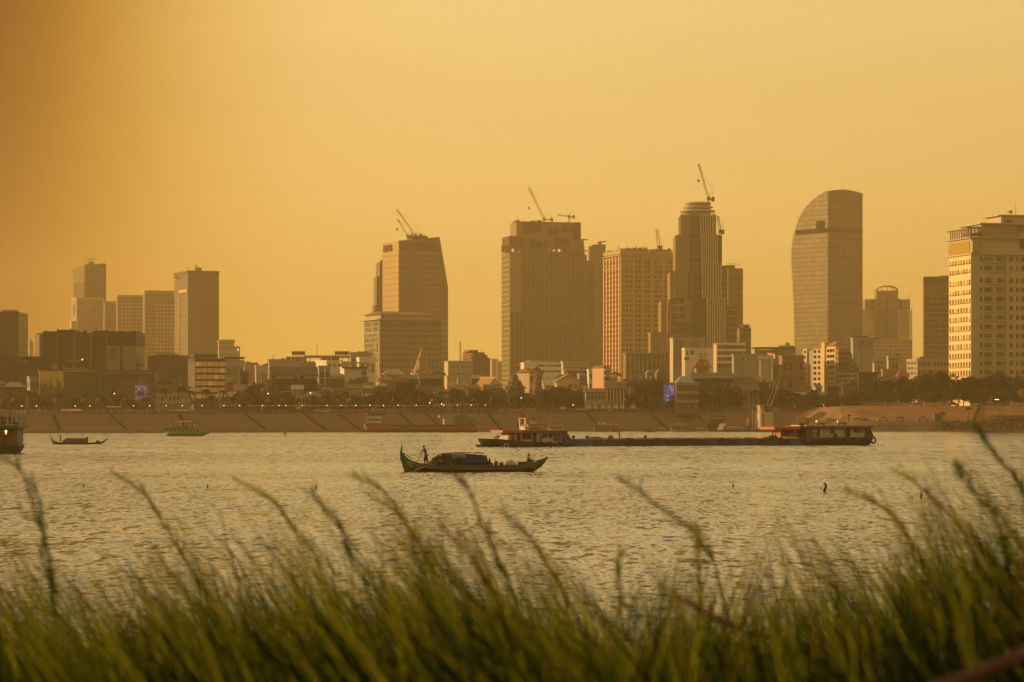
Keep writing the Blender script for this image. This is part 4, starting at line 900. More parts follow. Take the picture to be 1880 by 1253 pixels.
b = low('house', 'white house with a dark roof pergola right of the amber offices', 411, 413, 448, 664, 1205, 12, c_grey, 0, 0)
MB().box(0, b.W, .5, 11, b.H, b.H + .01).make('roof_deck', c_grey, b.root, recalc=False)
MB().box(-.3, b.fx(449), 0, 9, b.z(659), b.z(655.5)).make('pergola_roof', c_slab, b.root, recalc=False)
m = MB()
for i in range(8): m.box(i * b.W / 8, i * b.W / 8 + .2, 0, .2, b.H, b.z(658))
m.make('pergola_posts', c_slab, b.root, recalc=False)
m = MB()
for i in range(9): m.box(i * b.W / 9, i * b.W / 9 + .3, -.4, .1, b.z(673), b.z(665))
m.make('louvre', c_white, b.root, recalc=False)
b.wf(418, 425, 678, 689, 1, 1, .9, .95, m=GLb); b.wf(429, 432, 679, 688, 1, 1, .8, .95, m=GLb)
MB().box(-.6, b.fx(427), -1.2, 0, b.z(705), b.z(693)).make('balcony', c_pale, b.root, recalc=False)
MB().box(b.fx(416), b.fx(430), -2, -1.3, b.z(722), b.z(702)).make('red_banner', mat('banner_red', (.28, .07, .05), .8, .1), b.root, recalc=False)

low('far_house', 'low distant house with a rail on its roof right of the pergola house', 448, 449, 470, 668, 1500, 10, c_grey, 2, 5, junk=6)
low('far_house', 'low distant house with a thin flat canopy left of the tiled hall', 468, 470, 495, 673, 1480, 10, c_pale, 2, 5, junk=6)
low('house', 'yellow-brown plain house squeezed left of the dark tiled hall', 493, 495, 506, 680, 1180, 10, mat('ochre_wall', (0.24, .15, .06), .8, .1))
b = low('house', 'grey upper house with white balustrade behind the dark tiled hall', 492, 494, 545, 662, 1260, 12, c_grey, 2, 9, junk=5)
b = low('tiled_hall', 'dark steep tiled hall with two yellowish balustrades on its face', 496, 500, 582, 673, 1150, 14, c_dk2, 0, 0, roof='gable', rcol=mat('dark_tiles', (.07, .045, .03), .8, .2, .3), ridge=3.6)
for (p0, p1) in ((505, 540), (559, 583)): MB().box(b.fx(p0), b.fx(p1), -1.6, -1.2, b.z(696), b.z(691)).make('balustrade', mat('bal_yellow', (.27, .22, .1), .8, .15, .8), b.root, recalc=False)
for q, p0 in ((700, 490), (708, 496), (719, 500), (730, 495)):
    MB().box(b.fx(p0), b.fx(583), -2.6, .1, b.z(q + 1.5), b.z(q)).make('eave', c_slab if q < 715 else c_grey, b.root, recalc=False)
b.wf(503, 582, 703, 717, 14, 1, .5, .6, m=GLb); b.wf(503, 582, 721, 729, 12, 1, .5, .6, m=GLb)
MB().lathe([(.1, 0), (.6, .6), (.5, 1.4), (.1, 2.0)], 8, b.fx(548), -2.8).make('red_lantern', mat('lantern_red', (.35, .07, .04), .7, 0), b.root).location.z = b.z(697)

b = B('rooftop_house', 'long flat-roofed penthouse with an open side and a box hoarding on its roof', 'building', 534, 1300, 0.0)
W = b.fx(640)
MB().box(0, W, 0, 16, -1, b.z(664)).make('wall', c_grey, b.root, recalc=False)
MB().box(b.fx(559), W, -.4, 14, b.z(656.5), b.z(653)).make('roof', c_grey, b.root, recalc=False)
MB().box(b.fx(534), b.fx(559), 0, 13, b.z(664), b.z(655)).box(b.fx(590), b.fx(620), 2, 13, b.z(664), b.z(656)).make('upper_wall', mat('pinkish', (.38, .27, .19), .8, .1), b.root, recalc=False)
m = MB()
for px in (559, 568, 588, 593, 600, 628, 639): m.box(b.fx(px), b.fx(px) + .35, 0, .35, b.z(664), b.z(655))
m.make('posts', c_pale, b.root, recalc=False)
for (p0, p1, c2) in ((535, 558, c_brown), (614, 639, mat('hoard_red', (.2, .09, .05), .8, .1))):
    MB().box(b.fx(p0), b.fx(p1), 3, 8, b.z(651), b.z(645)).make('box_hoarding', c2, b.root, recalc=False)
    m = MB()
    for i in range(6): x_ = b.fx(p0 + .5 + i * (p1 - p0 - 1.5) / 5); m.box(x_, x_ + .2, 3, 3.2, b.z(656), b.z(651))
    m.box(b.fx(p0), b.fx(p1), 3, 3.15, b.z(651.6), b.z(651)); m.make('hoarding_legs', c_metal, b.root, recalc=False)
MB().box(b.fx(562), b.fx(600), -.5, 0, b.z(671), b.z(664)).make('amber_canopy', mat('amber_canopy', (.33, .2, .08), .8, .2, .6), b.root, recalc=False)
MB().tube([(b.fx(581), 3, b.z(656)), (b.fx(581), 3, b.z(632))], .12, 4).make('antenna', c_metal, b.root)
MB().tube([(b.fx(641), 6, b.z(656)), (b.fx(641), 6, b.z(642.5))], .14, 4).make('antenna', c_metal, b.root)

low('house', 'pale grey gabled house left of the red-roofed hotel', 640, 644, 682, 649, 1420, 12, c_grey, 3, 5, roof='flat', junk=4)
low('house', 'white house with windowless flank beside the red-roofed hotel', 655, 660, 690, 658, 1360, 12, c_white, 3, 3, roof='flat')
b = low('terrace_house', 'big white terrace house with small square windows and a roof bar', 625, 632, 676, 676, 1180, 12, c_white, 0, 0)
MB().box(b.fx(627), b.fx(674), -.6, 8, b.z(667), b.z(665)).make('bar_roof', c_pale, b.root, recalc=False)
MB().box(b.fx(627), b.fx(675), -1.4, .1, b.z(676.5), b.z(674)).make('bar_floor', c_slab, b.root, recalc=False)
m = MB()
for i in range(14): x_ = b.fx(627 + i * 3.5); m.box(x_, x_ + .2, -.9, -.7, b.z(675), b.z(666))
m.make('bar_posts', c_pale, b.root, recalc=False)
for px in (644, 656):
    for q in (694.5, 707): MB().box(b.fx(px) - .45, b.fx(px) + .45, -.15, .1, b.z(q + 3), b.z(q)).make('window', GLb, b.root, recalc=False)
for k in range(4):
    q = 681 + k * 12; MB().box(b.fx(662), b.fx(678), -1.6, .1, b.z(q + 10.2), b.z(q + 9)).make('balcony', c_white, b.root, recalc=False)
    MB().box(b.fx(664), b.fx(673), -.2, .1, b.z(q + 8), b.z(q)).make('window', GLb, b.root, recalc=False)
b = low('frame_house', 'narrow white-framed house with three tall glazed bays, left of the terrace house', 582, 586, 606, 674, 1165, 12, c_grey, 0, 0)
for k in range(3):
    q = 683 + k * 12.6
    for i in range(2): MB().box(b.fx(588 + i * 9), b.fx(595 + i * 9.6), -.15, .1, b.z(q + 10), b.z(q)).make('window', GLb, b.root, recalc=False)
    MB().box(-.3, b.fx(606), -.8, .1, b.z(q + 11.8), b.z(q + 10.4)).make('balcony', c_white, b.root, recalc=False)
MB().box(b.fx(595.3), b.fx(598), -.5, .1, 0, b.z(675)).make('corner_post', c_white, b.root, recalc=False)
low('house', 'tan balconied house between the framed house and the terrace house', 603, 606, 630, 686, 1176, 12, mat('tan_wall', (.28, .19, .1), .8, .15, .2), 3, 6, slabs=c_pale, roof='gable', rcol=c_redroof, ridge=1.8)
low('house', 'white stepped house behind the framed house', 580, 600, 628, 664, 1240, 12, c_white, 1, 3, junk=4, pb=676)

# --- around the golden spire
low('house', 'tan house with a low tin roof left of the golden spire', 702, 706, 742, 678, 1280, 14, mat('tan_wall', (.28, .19, .1)), 0, 0, roof='hip', rcol=mat('tin_tan', (.28, .17, .09), .6, .2, .3), ridge=2.5)
low('house', 'pinkish house with a red roof below the red-roofed hotel', 690, 696, 722, 690, 1200, 12, mat('pinkish', (.38, .27, .19)), 2, 4, roof='hip', ridge=2.2)
low('house', 'dark rambling roof beneath the golden spire, left part', 740, 742, 778, 688, 1230, 16, c_dk2, 2, 7, roof='gable', rcol=c_slab, ridge=2)
low('house', 'dark temple annexe with a rim of green beneath the golden spire', 768, 772, 812, 686, 1210, 14, c_dk2, 2, 6, roof='gable', rcol=mat('moss_roof', (.07, .05, .025), .8, .3, .3), ridge=2.2)
low('house', 'long pale verandah house below the golden spire', 750, 754, 816, 710, 1165, 12, c_grey, 2, 10, slabs=c_pale, roof='gable', rcol=c_slab, ridge=2.8)
low('house', 'red-roofed house with an orange gable between the spire and the temple', 818, 824, 862, 706, 1165, 12, mat('pinkish', (.38, .27, .19)), 2, 6, roof='hip', rcol=mat('red_roof_dull', (.17, .06, .04), .8, .2, .3), ridge=3)
b = low('blue_block', 'pale blue-grey block with two rows of wide small windows', 816, 823, 868, 664.5, 1500, 16, mat('bluegrey_wall', (0.33, 0.33, 0.28), .8, .05, .06), 0, 0, side=c_cream)
b.wins(front=[(b.fx(p), b.z(q), 1.5, .8) for q in (675.5, 688.5) for p in (832, 841, 851, 861)], m=GLb, y=-.02)
b = low('blue_block_annexe', 'low blue-grey annexe in front of the pale blue block', 838, 840, 880, 692, 1400, 12, mat('bluegrey_wall', (0.33, 0.33, 0.28)), 1, 6, fh=.3)
b = low('kiosk_block', 'small peach-lit box beside the low blue-grey annexe', 819, 821, 839, 693, 1380, 10, c_cream, 1, 4)
b = B('stepped_house', 'brown stepped building with an orange sunlit left side under a flat cap', 'building', 868, 1600, pl=849, D=16)
W = b.fx(900); bs_ = mat('stepped_brown', (0.17, .105, .05), .8, .15, .1); ob = mat('stepped_sunlit', (0.45, .27, .11), .8, .1)  # left panels are an orange copy of the brown, sunlight painted in
MB().box(0, W, 0, 16, -1, b.z(657)).make('wall', bs_, b.root, recalc=False)
MB().box(0, b.fx(895), 0, 15, b.z(657), b.z(651.5)).box(0, b.fx(890), 0, 14, b.z(651.5), b.z(647)).box(-2, b.fx(879), 1, 9, b.z(647), b.z(643)).make('upper_steps', bs_, b.root, recalc=False)
for k, (q, e) in enumerate(((647, 0), (652, 0), (657, .5), (664, 0))):
    MB().box(-1 - e, .1, 0, 16 - k * .1, b.z(q + 1.4), b.z(q)).make('floor_slab', c_metal if k % 2 else c_brown, b.root, recalc=False)
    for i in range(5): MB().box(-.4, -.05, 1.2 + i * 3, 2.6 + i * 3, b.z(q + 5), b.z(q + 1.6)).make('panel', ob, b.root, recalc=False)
b.wf(870, 898, 660, 690, 6, 4, .5, .4, m=GLb, y=-.02)
MB().tube([(b.fx(888), 4, b.z(647)), (b.fx(888), 4, b.z(641))], .12, 4).make('antenna', c_metal, b.root)
b = B('radio_mast', 'thin radio mast standing alone left of the brown stepped building', 'mast', 845, 1620, 0.0)
m = MB(); lattice(m, (0, 0, 0), (0, 0, b.z(628)), .7, 20, .1); m.make('pole', c_metal, b.root, recalc=False)

# golden spire of the temple
def stupa(name, label, px, d, prof, m, n=12, cat='temple spire', spikes=None, z0=None):
    b = B(name, label, cat, px, d, 0.0); k = F / d
    pr = [(r / k, b.z(q)) for r, q in prof]
    MB().lathe(pr, n, 0, 0).make('spire_body', m, b.root)
    fin = pr[-1][1]; MB().tube([(0, 0, fin - .3), (0, 0, fin + 2.2)], .14, 5, .03).make('finial', m, b.root)
    for i, (r, q, h) in enumerate(spikes or []):
        for j in range(8):
            a_ = j * math.pi / 4 + .2; MB().lathe([(r / k * .22, b.z(q)), (r / k * .18, b.z(q - h * .4)), (.03, b.z(q - h))], 6, r / k * math.cos(a_), r / k * math.sin(a_)).make('corner_spike', m, b.root)
    return b
gold = mat('temple_gold', (0.33, 0.16, 0.04), .55, .2, .4)
stupa('golden_spire', 'golden temple spire rising in tiers in front of the red-roofed hotel', 774, 1320, [(26, 760), (25, 690), (21, 689), (20, 685), (17, 684), (16, 679), (13.5, 678), (12.5, 672), (10.5, 671), (9.6, 663), (8, 662), (6.8, 655), (5.2, 653), (4.2, 649), (3, 646), (1.8, 641), (.6, 636)], gold, 10, spikes=[(17, 688, 9), (11, 679, 8), (7.5, 663, 7)])
sg = mat('stupa_stone', (0.15, 0.105, 0.065), .9, .3, .6)
stupa('grey_stupa', 'broad grey stone stupa with a blunt stepped top among the trees', 945, 1155, [(19, 765), (18.5, 726), (16, 724), (15, 716), (12.5, 714), (11.5, 707), (9, 705), (8.5, 698), (7, 696), (6.4, 692), (5, 689)], sg, 12, spikes=[(15, 716, 9), (11, 706, 7)])
stupa('grey_stupa', 'slim pointed dark stone stupa right of the broad one', 987, 1150, [(13, 765), (11.5, 730), (9.5, 728), (9, 712), (7.6, 710), (7, 700), (5.6, 697), (4.4, 691), (2.6, 686), (.8, 681)], sg, 12, spikes=[(9, 722, 8), (7, 706, 7)])
stupa('white_stupa', 'small pale stone shrine with figures left of the broad stupa', 935, 1180, [(7, 760), (6.5, 714), (5, 712), (4.5, 704), (3, 702), (1, 697)], c_grey, 8)

# temple hall with an orange roof seen at an angle
b = B('temple_hall', 'temple hall with a glowing steep orange roof and a blue-grey gable', 'temple', 868, 1190, R(-38))
tr = mat('orange_tiles', (0.55, 0.26, 0.11), .7, .1, .5)
W = b.fx(893); D = 11; H = b.z(717); rz_ = b.z(693.5)
MB().box(0.5, W, .5, D - .5, -1, H).make('wall', c_grey, b.root, recalc=False)
MB().xprism([(-1, H), (D/2, rz_), (D + 1, H)], 0, W).make('roof', tr, b.root)
MB().xprism([(0, H + .1), (D/2, rz_ - .6), (D, H + .1)], W, W + .4).make('gable', mat('bluegrey_wall', (0.33, 0.33, 0.28)), b.root)
MB().box(-.3, W + .8, D/2 - .3, D/2 + .3, rz_ - .3, rz_ + .35).tube([(0, D/2, rz_), (-.6, D/2, rz_ + 1.1), (-.4, D/2, rz_ + 1.9)], .18, 5, .05).tube([(W + .6, D/2, rz_), (W + 1.3, D/2, rz_ + 1.3)], .18, 5, .05).make('ridge', mat('ridge_cream', (.6, .45, .25), .6, 0), b.root)
MB().xprism([(-3.2, H - 2.2), (-.8, H - .6), (-.8, H - 1), (-3.2, H - 2.6)], -.4, W + .4).make('lower_roof', tr, b.root)
for i in range(5): MB().box(.6 + i * (W - 1) / 4, .9 + i * (W - 1) / 4, -2.6, -2.3, -.5, H - 2).make('column', c_cream, b.root, recalc=False)

# --- right of the stupas
low('school_block', 'long white block with two rows of square windows under a red roof', 955, 985, 1031, 661, 1430, 14, c_pale, 0, 0, roof='gable', rcol=mat('faded_red_roof', (.24, .10, .055), .8, .15, .2), ridge=2)
b = low('school_wing', 'white wing with evenly spaced square windows in two rows', 957, 962, 1029, 667.5, 1400, 12, c_white, 0, 0)
b.wins(front=[(b.fx(p), b.z(q + 3.4), 1.1, 1.0) for q in (670, 680.5) for p in (991, 997, 1003.5, 1010, 1016.5, 1023, 1027.5)], m=GLb, y=-.02)
b = low('cream_house', 'cream house with a red hipped roof behind the slim stupa', 949, 972, 985, 676, 1200, 8, c_cream, 3, 2, roof='hip', ridge=1.8)
low('house', 'tall thin cream gable end beside the slim stupa', 972, 974, 996, 675, 1230, 9, mat('tan_wall', (.28, .19, .1)), 3, 3, roof='gablef', rcol=c_brown, ridge=2.2)
low('house', 'greenish-white house with a dark roof terrace above the gabled shed', 1030, 1034, 1082, 665, 1380, 12, c_pale, 3, 5, junk=5)
low('house', 'brown gabled attic over the gabled shed', 1038, 1042, 1066, 675, 1330, 12, c_brown, 1, 4, roof='gable', rcol=mat('red_roof_dull', (.17, .06, .04)), ridge=1.6)
low('house', 'little orange-lit stair tower beside the gabled shed', 1033, 1036, 1041, 683.5, 1250, 5, c_cream, 0, 0)
b = low('shed', 'wide shed with a pale grey roof slope right of the slim stupa', 994, 1000, 1044, 697, 1210, 12, mat('bluegrey_wall', (0.33, 0.33, 0.28)), 1, 5, roof='gable', rcol=c_pale, ridge=2.5, fh=.3)
b = low('gabled_shed', 'cream shed with a wide low gable facing the river', 1018, 1022, 1064, 689, 1180, 14, c_cream, 0, 0, roof='gablef', rcol=c_pale, ridge=2.6)
b.wf(1043, 1051, 706, 712, 1, 1, .95, .95, m=GLb); b.wf(1054, 1062, 706, 712, 1, 1, .95, .95, m=GLb)
b = low('house', 'pale balconied house left of the pink slab house', 1060, 1064, 1083, 688, 1190, 12, c_grey, 2, 3, slabs=c_pale, junk=3)
b = B('slab_house', 'tall narrow salmon-pink slab house with balconies on its right', 'building', 1109, 1160, pl=1088, D=10)
W = b.fx(1120); sp_ = mat('salmon_wall', (0.62, 0.36, 0.20), .8, .06, .1)
MB().box(0, W, 0, 10, -1, b.z(676)).make('wall', c_grey, b.root, recalc=False)
MB().box(-.15, -.01, 0, 10, -1, b.z(677)).make('side_wall', sp_, b.root, recalc=False)
MB().box(-.2, W, .2, 9.5, b.z(675.5), b.z(672)).make('roof_house', c_brown, b.root, recalc=False)
for k in range(5):
    q = 679 + k * 11; MB().box(0, W + .3, -1.2, .05, b.z(q + 1.5), b.z(q)).make('balcony', c_white, b.root, recalc=False)
    MB().box(.4, W - .3, -.1, .1, b.z(q + 9), b.z(q + 3)).make('window', GLb, b.root, recalc=False)
low('house', 'white stair wing stuck on the left of the pink slab house', 1078, 1081, 1089, 680, 1170, 8, c_white, 4, 1)
b = low('arcade_house', 'small cream house with a bright round window over an arcade', 1113, 1116, 1131, 696, 1168, 8, c_cream, 0, 0)
MB().lathe([(.75, -.2), (.75, .05)], 12, b.fx(1123), b.z(704), ax='y').make('round_window', GLb, b.root)
b = low('arcade_house', 'low arcade of glowing cream piers with a mauve tiled roof', 1113, 1114, 1147, 701, 1150, 8, c_brown, 0, 0, roof='gable', rcol=mat('mauve_tiles', (.16, .10, .09), .8, .2, .3), ridge=2.6)
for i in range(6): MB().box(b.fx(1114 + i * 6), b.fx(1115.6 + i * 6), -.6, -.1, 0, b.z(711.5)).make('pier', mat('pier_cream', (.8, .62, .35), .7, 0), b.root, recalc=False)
low('house', 'pale house with a red lean-to below the pink slab house', 1072, 1076, 1112, 713, 1140, 9, c_grey, 2, 5, roof='gable', rcol=mat('red_roof_dull', (.17, .06, .04)), ridge=1.5)

b = B('frame_building', 'open concrete frame of a building being built below the cream tower', 'building', 1150, 1560, pl=1142, D=16)
W = b.fx(1236)
for k in range(4): MB().box(0, W, 0, 16, b.z(696 - k * 15.5), b.z(694.5 - k * 15.5)).make('floor_slab', c_conc, b.root, recalc=False)
for i in range(12):
    x_ = W * i / 11.0; MB().box(x_ - .35, x_ + .35, 0, .6, -1, b.z(648)).make('column', c_conc, b.root, recalc=False)
MB().box(.5, W - .3, 4, 15, -1, b.z(650)).make('inner_wall', c_brown, b.root, recalc=False)
low('cladding_block', 'plain ribbed grey slab standing in front of the cream tower', 1190, 1195, 1225, 612, 1640, 12, grid_mat('ribbed', (0.26, .2, .12), (.20, .15, .09), 1.6, 80, .6, 0), 0, 0, side=golden)
b = low('white_block', 'white block with tall dark slots on its left third', 1230, 1236, 1294, 621, 1480, 14, c_grey, 0, 0, side=c_cream)
for i in range(5): MB().box(b.fx(1238 + i * 3.3), b.fx(1239.8 + i * 3.3), -.15, .05, b.z(678), b.z(626)).make('slot_window', GLb, b.root, recalc=False)
for px in (1271, 1276, 1280.5): MB().box(b.fx(px), b.fx(px + 1.6), -.15, .05, b.z(641), b.z(627)).make('slot_window', GLb, b.root, recalc=False)
b = low('house', 'sunlit white house with one green shutter behind the curly temple roof', 1252, 1258, 1312, 641, 1390, 12, c_white, 0, 0, side=c_cream)
b.wf(1267, 1275, 644, 652, 1, 1, .9, .9, m=GLb); b.wf(1260, 1264, 645, 652, 1, 1, .8, .9, m=GLb); b.wf(1256, 1265, 656, 662, 1, 1, .95, .95, m=GLg); b.wf(1284, 1300, 646, 660, 4, 1, .3, .7, m=GLb)
# curly roof
b = B('temple_pavilion', 'pavilion with a flaring curly red temple roof and two small gables', 'temple', 1278, 1260, 0.0)
W = b.fx(1302)
MB().box(0, W, 0, 7, -1, b.z(674)).make('wall', c_pale, b.root, recalc=False)
e0, e1 = b.fx(1271), b.fx(1308); zt = b.z(660); ze = b.z(674.5)
rs = []
for f_, z_ in ((1.0, 0), (.80, .22), (.66, .45), (.56, .72), (.46, 1.0), (.25, 1.06)):
    cx_ = (e0 + e1) / 2; hw = (e1 - e0) / 2 * f_; hd = 5.5 * f_; z2 = ze + (zt - ze) * z_
    rs.append([(cx_ - hw, 3.5 - hd, z2), (cx_ + hw, 3.5 - hd, z2), (cx_ + hw, 3.5 + hd, z2), (cx_ - hw, 3.5 + hd, z2)])
MB().rings(rs).make('roof', c_redroof, b.root)
for px in (1283, 1294.5): MB().yprism([(b.fx(px) - 1.1, b.z(670)), (b.fx(px), b.z(663.5)), (b.fx(px) + 1.1, b.z(670))], -.9, 1).make('gable', c_cream, b.root)
for i in range(5): MB().box(.2 + i * (W - .6) / 4, .5 + i * (W - .6) / 4, -.6, -.3, -.5, b.z(675)).make('column', c_cream, b.root, recalc=False)
def barrel(label, pl, pr, pt, pe, d, D, m, name='barrel_roof_hall'):
    b = B(name, label, 'building', pl, d, 0.0); W = b.fx(pr); ze, zt = b.z(pe), b.z(pt)
    MB().box(.2, W - .2, .3, D, -1, ze).make('wall', c_brown, b.root, recalc=False)
    MB().yprism([(W/2 - W/2 * math.cos(math.pi * i / 12), ze + (zt - ze) * math.sin(math.pi * i / 12)) for i in range(13)], 0, D).make('roof', m, b.root)
    return b
barrel('hall with a curved blue-grey roof above the great spreading tree, right one', 1205, 1230, 676, 690, 1220, 16, mat('blue_tin', (.13, .14, .15), .5, .1, .3))
barrel('hall with a low curved pale roof above the great spreading tree, left one', 1187, 1210, 678, 686, 1300, 14, c_grey)
b = low('house', 'house with a bright teal tin roof right of the great tree', 1240, 1246, 1274, 691, 1180, 12, c_brown, 3, 5, roof='hip', rcol=mat('teal_tin', (.17, .22, .18), .5, .1, .3), ridge=2.6)
b = low('house', 'glazed three-storey house right of the violet screen', 1238, 1242, 1282, 705, 1150, 10, c_brown, 3, 8, slabs=c_grey)
low('house', 'long dark-roofed row house right of the teal roof', 1268, 1272, 1345, 684, 1200, 14, c_dk2, 2, 9, roof='gable', rcol=c_slab, slabs=c_pale, ridge=2)
b = B('screen_post', 'tilted violet glowing picture screen beside the great spreading tree', 'billboard', 1218, 1190, R(18)); screen(b, 1217, 1237, 707, 737, 0, 'violet'); b.root.children[0].rotation_euler = (0, R(0), 0)
b.part('post', c_metal, (1225, 1227, 735, 760, 0, .4))

b = low('balcony_block', 'white apartment block with glass balconies lit on its left', 1310, 1316, 1368, 632, 1340, 14, c_grey, 4, 8, slabs=c_white, side=c_cream, pb=678, junk=6)
MB().box(b.fx(1326), b.fx(1368), 1, 12, b.z(632), b.z(630)).make('roof_frame', c_pale, b.root, recalc=False)
b = low('windowless_block', 'tall windowless blue-grey block with tiny vents', 1344, 1347, 1386, 652, 1270, 12, mat('bluegrey_wall', (0.33, 0.33, 0.28)), 0, 0)
b.wins(front=[(b.fx(p), b.z(q), .5, .7) for p in (1362,) for q in (664, 672, 680, 689)] + [(b.fx(p), b.z(q), 1.0, .5) for p in (1364, 1375) for q in (661,)], m=GLb, y=-.02)
MB().box(b.fx(1366), b.fx(1380), 2, 8, b.H, b.z(647)).make('roof_house', c_brown, b.root, recalc=False)
low('temple_gate', 'red-roofed temple gate with a white round gable', 1334, 1337, 1394, 692, 1200, 12, c_grey, 1, 6, roof='hip', rcol=mat('red_roof_dull', (.17, .06, .04)), ridge=2.6, cat='temple')
b = B('concave_building', 'long flat-roofed building with a concave golden-lit wall behind the low houses', 'building', 1384, 1500, 0.0)
W = b.fx(1462)
MB().box(0, W, 0, 20, b.z(639.8), b.z(637.6)).make('roof', c_slab, b.root, recalc=False)
MB().box(b.fx(1386), b.fx(1392), 1, 10, -1, b.z(639.8)).box(b.fx(1430), W, 4, 18, -1, b.z(639.8)).make('wall', c_grey, b.root, recalc=False)
MB().rings([[(b.fx(1392), 14, z_), (b.fx(1412), 13, z_), (b.fx(1424), 9, z_), (b.fx(1430), 4, z_), (b.fx(1431), 18, z_)] for z_ in (-1, b.z(641))]).make('curved_wall', mat('sunlit_plaster', (.62, .4, .14), .6, .05), b.root)  # yellow sunlight on the curved wall is put into its colour
b = B('domed_block', 'small far block with a round cupola above the concave golden building', 'building', 1431, 2600, 0.0)
MB().box(0, b.fx(1458), 0, 12, -1, b.z(634.5)).make('wall', c_conc, b.root, recalc=False)
MB().lathe([(2.5, b.z(634.5)), (2.5, b.z(631.5)), (1.6, b.z(629.5)), (.2, b.z(628.6))], 10, b.fx(1446), 5).make('cupola', c_conc, b.root)
low('house', 'pale green house with a sloping roof left of the pinkish terrace block', 1393, 1396, 1418, 652, 1330, 12, c_pale, 0, 0, roof='gable', rcol=c_conc, ridge=2)
low('house', 'sea-green low house behind the ferry crane boom', 1416, 1418, 1440, 661, 1320, 12, mat('seagreen', (.24, .26, .16), .8, .1), 1, 3)
low('terrace_block', 'pinkish-brown terrace block with a long balcony beside the stepped apartments', 1430, 1436, 1476, 655, 1290, 12, mat('pink_brown', (.30, .18, .11), .8, .1, .1), 3, 4, slabs=mat('pink_brown', (.30, .18, .11)), fh=.4)
low('house', 'dark red house with a lit parapet beside the ferry crane boom', 1418, 1421, 1438, 672, 1270, 10, c_brown, 2, 3)

# stepped cream apartments
b = B('apartment_block', 'cream apartment block with red roofs, stepping down to the right in green terraces', 'apartment block', 1534, 1290, pl=1476, D=34)
W = b.fx(1574); ca = mat('apartment_cream', (0.60, 0.43, 0.22), .7, .08, .1, streak=True); cg = mat('apartment_shade', (0.26, .2, .12), .8, .1, .1)
for (p0, p1, q) in ((1476, 1493, 638), (1493, 1510, 638.5), (1510, 1516.5, 627), (1516.5, 1540, 640), (1534, 1552, 662)):
    pass
y_ = lambda p: b.ly(p)
MB().box(0, b.fx(1553), 0, y_(1493), -1, b.z(638.5)).make('wall', ca, b.root, recalc=False)
MB().box(.4, b.fx(1545), y_(1493), 34, -1, b.z(641)).make('rear_wing', c_grey, b.root, recalc=False)
MB().box(-.6, 2.4, y_(1516), y_(1510.5), 0, b.z(628)).make('lift_tower', ca, b.root, recalc=False)
MB().box(-.5, 1, y_(1483), y_(1476), -1, b.z(638)).make('end_bay', ca, b.root, recalc=False)
MB().box(.2, b.fx(1552), y_(1534), y_(1517), b.z(638.5), b.z(636)).make('attic', ca, b.root, recalc=False)
rr_ = mat('apt_red_roof', (.38, .14, .07), .75, .15, .3)
MB().rings([[(-.6, 0, b.z(635)), (b.fx(1556), 0, b.z(635)), (b.fx(1556), y_(1518), b.z(635)), (-.6, y_(1518), b.z(635))], [(3, 4, b.z(627)), (b.fx(1550), 4, b.z(627)), (b.fx(1550), y_(1520), b.z(627)), (3, y_(1520), b.z(627))]]).make('roof', rr_, b.root)
MB().rings([[(-.6, y_(1509), b.z(638)), (8, y_(1509), b.z(638)), (8, y_(1492), b.z(638)), (-.6, y_(1492), b.z(638))], [(3, y_(1507), b.z(630)), (6, y_(1507), b.z(630)), (6, y_(1494), b.z(630)), (3, y_(1494), b.z(630))]]).make('roof', rr_, b.root)
le = []
for k in range(7):
    q = 641 + k * 10.2
    for p, w_ in ((1497, 2.0), (1504.5, 1.7), (1521, 1.1), (1526, 1.6), (1530.5, 1.4), (1480, 2.6)):
        le.append(((y_(p)), b.z(q + 5.5), w_ * .62, b.z(q) - b.z(q + 5.5)))
b.wins(left=le, m=GLb, x=-.1, t=.6)
for k in range(8):      # terraces step right, lower storeys reach further
    q = 640 + k * 9.3; r = 1556 + min(k, 4) * 4.5
    MB().box(b.fx(1535), b.fx(r), -2.4, 3.5, b.z(q + 9.4), b.z(q + 1)).make('terrace_floor', cg, b.root, recalc=False)
    MB().box(b.fx(1534), b.fx(r) + .4, -3.4, -2.4, b.z(q + 9.6), b.z(q + 7.8)).make('balcony', mat('white_rail', (.5, .44, .33), .7, .1) if k > 3 else mat('plants', (.06, .055, .025), .9, .4, 1), b.root, recalc=False)
    if k > 2: b.wins(front=grid(b.fx(1537), b.fx(r - 1), b.z(q + 7.5), b.z(q + 1.5), 5, 1, .5, .9), m=GLb, y=-2.45)
b = low('grey_block', 'tall blue-grey windowless block behind the stepped cream apartments', 1562, 1566, 1605, 622, 1400, 14, mat('bluegrey_wall', (0.33, 0.33, 0.28)), 0, 0, junk=5)
b.wins(front=[(b.fx(1582), b.z(q), .6, 2.2) for q in (646, 657, 668, 680)], m=GLb, y=-.02); MB().box(b.fx(1567), b.fx(1585), 1, 8, b.z(622), b.z(618)).make('roof_house', c_slab, b.root, recalc=False)
MB().box(b.fx(1575), b.fx(1602), -1, 0, b.z(635), b.z(627)).make('roof_terrace', cg, b.root, recalc=False)
low('house', 'dark glazed house right of the stepped cream apartments', 1574, 1577, 1611, 686, 1240, 12, c_dk2, 3, 9, wm=GL, fw=.75, fh=.6)
low('house', 'olive house with a mauve mansard right of the grey windowless block', 1602, 1605, 1632, 656, 1380, 12, c_pale, 3, 5, roof='hip', rcol=mat('mauve_tiles', (.16, .10, .09)), ridge=2.4)
low('house', 'olive balconied house with a striped lower wall', 1628, 1631, 1650, 656, 1340, 12, c_pale, 3, 3, slabs=c_cream, junk=3)
b = low('striped_house', 'yellow-striped low house above the headland trees', 1618, 1621, 1648, 680, 1260, 10, grid_mat('stripes', (.42, .3, .13), (.26, .18, .09), 60, 1.3, 0, .4), 0, 0)
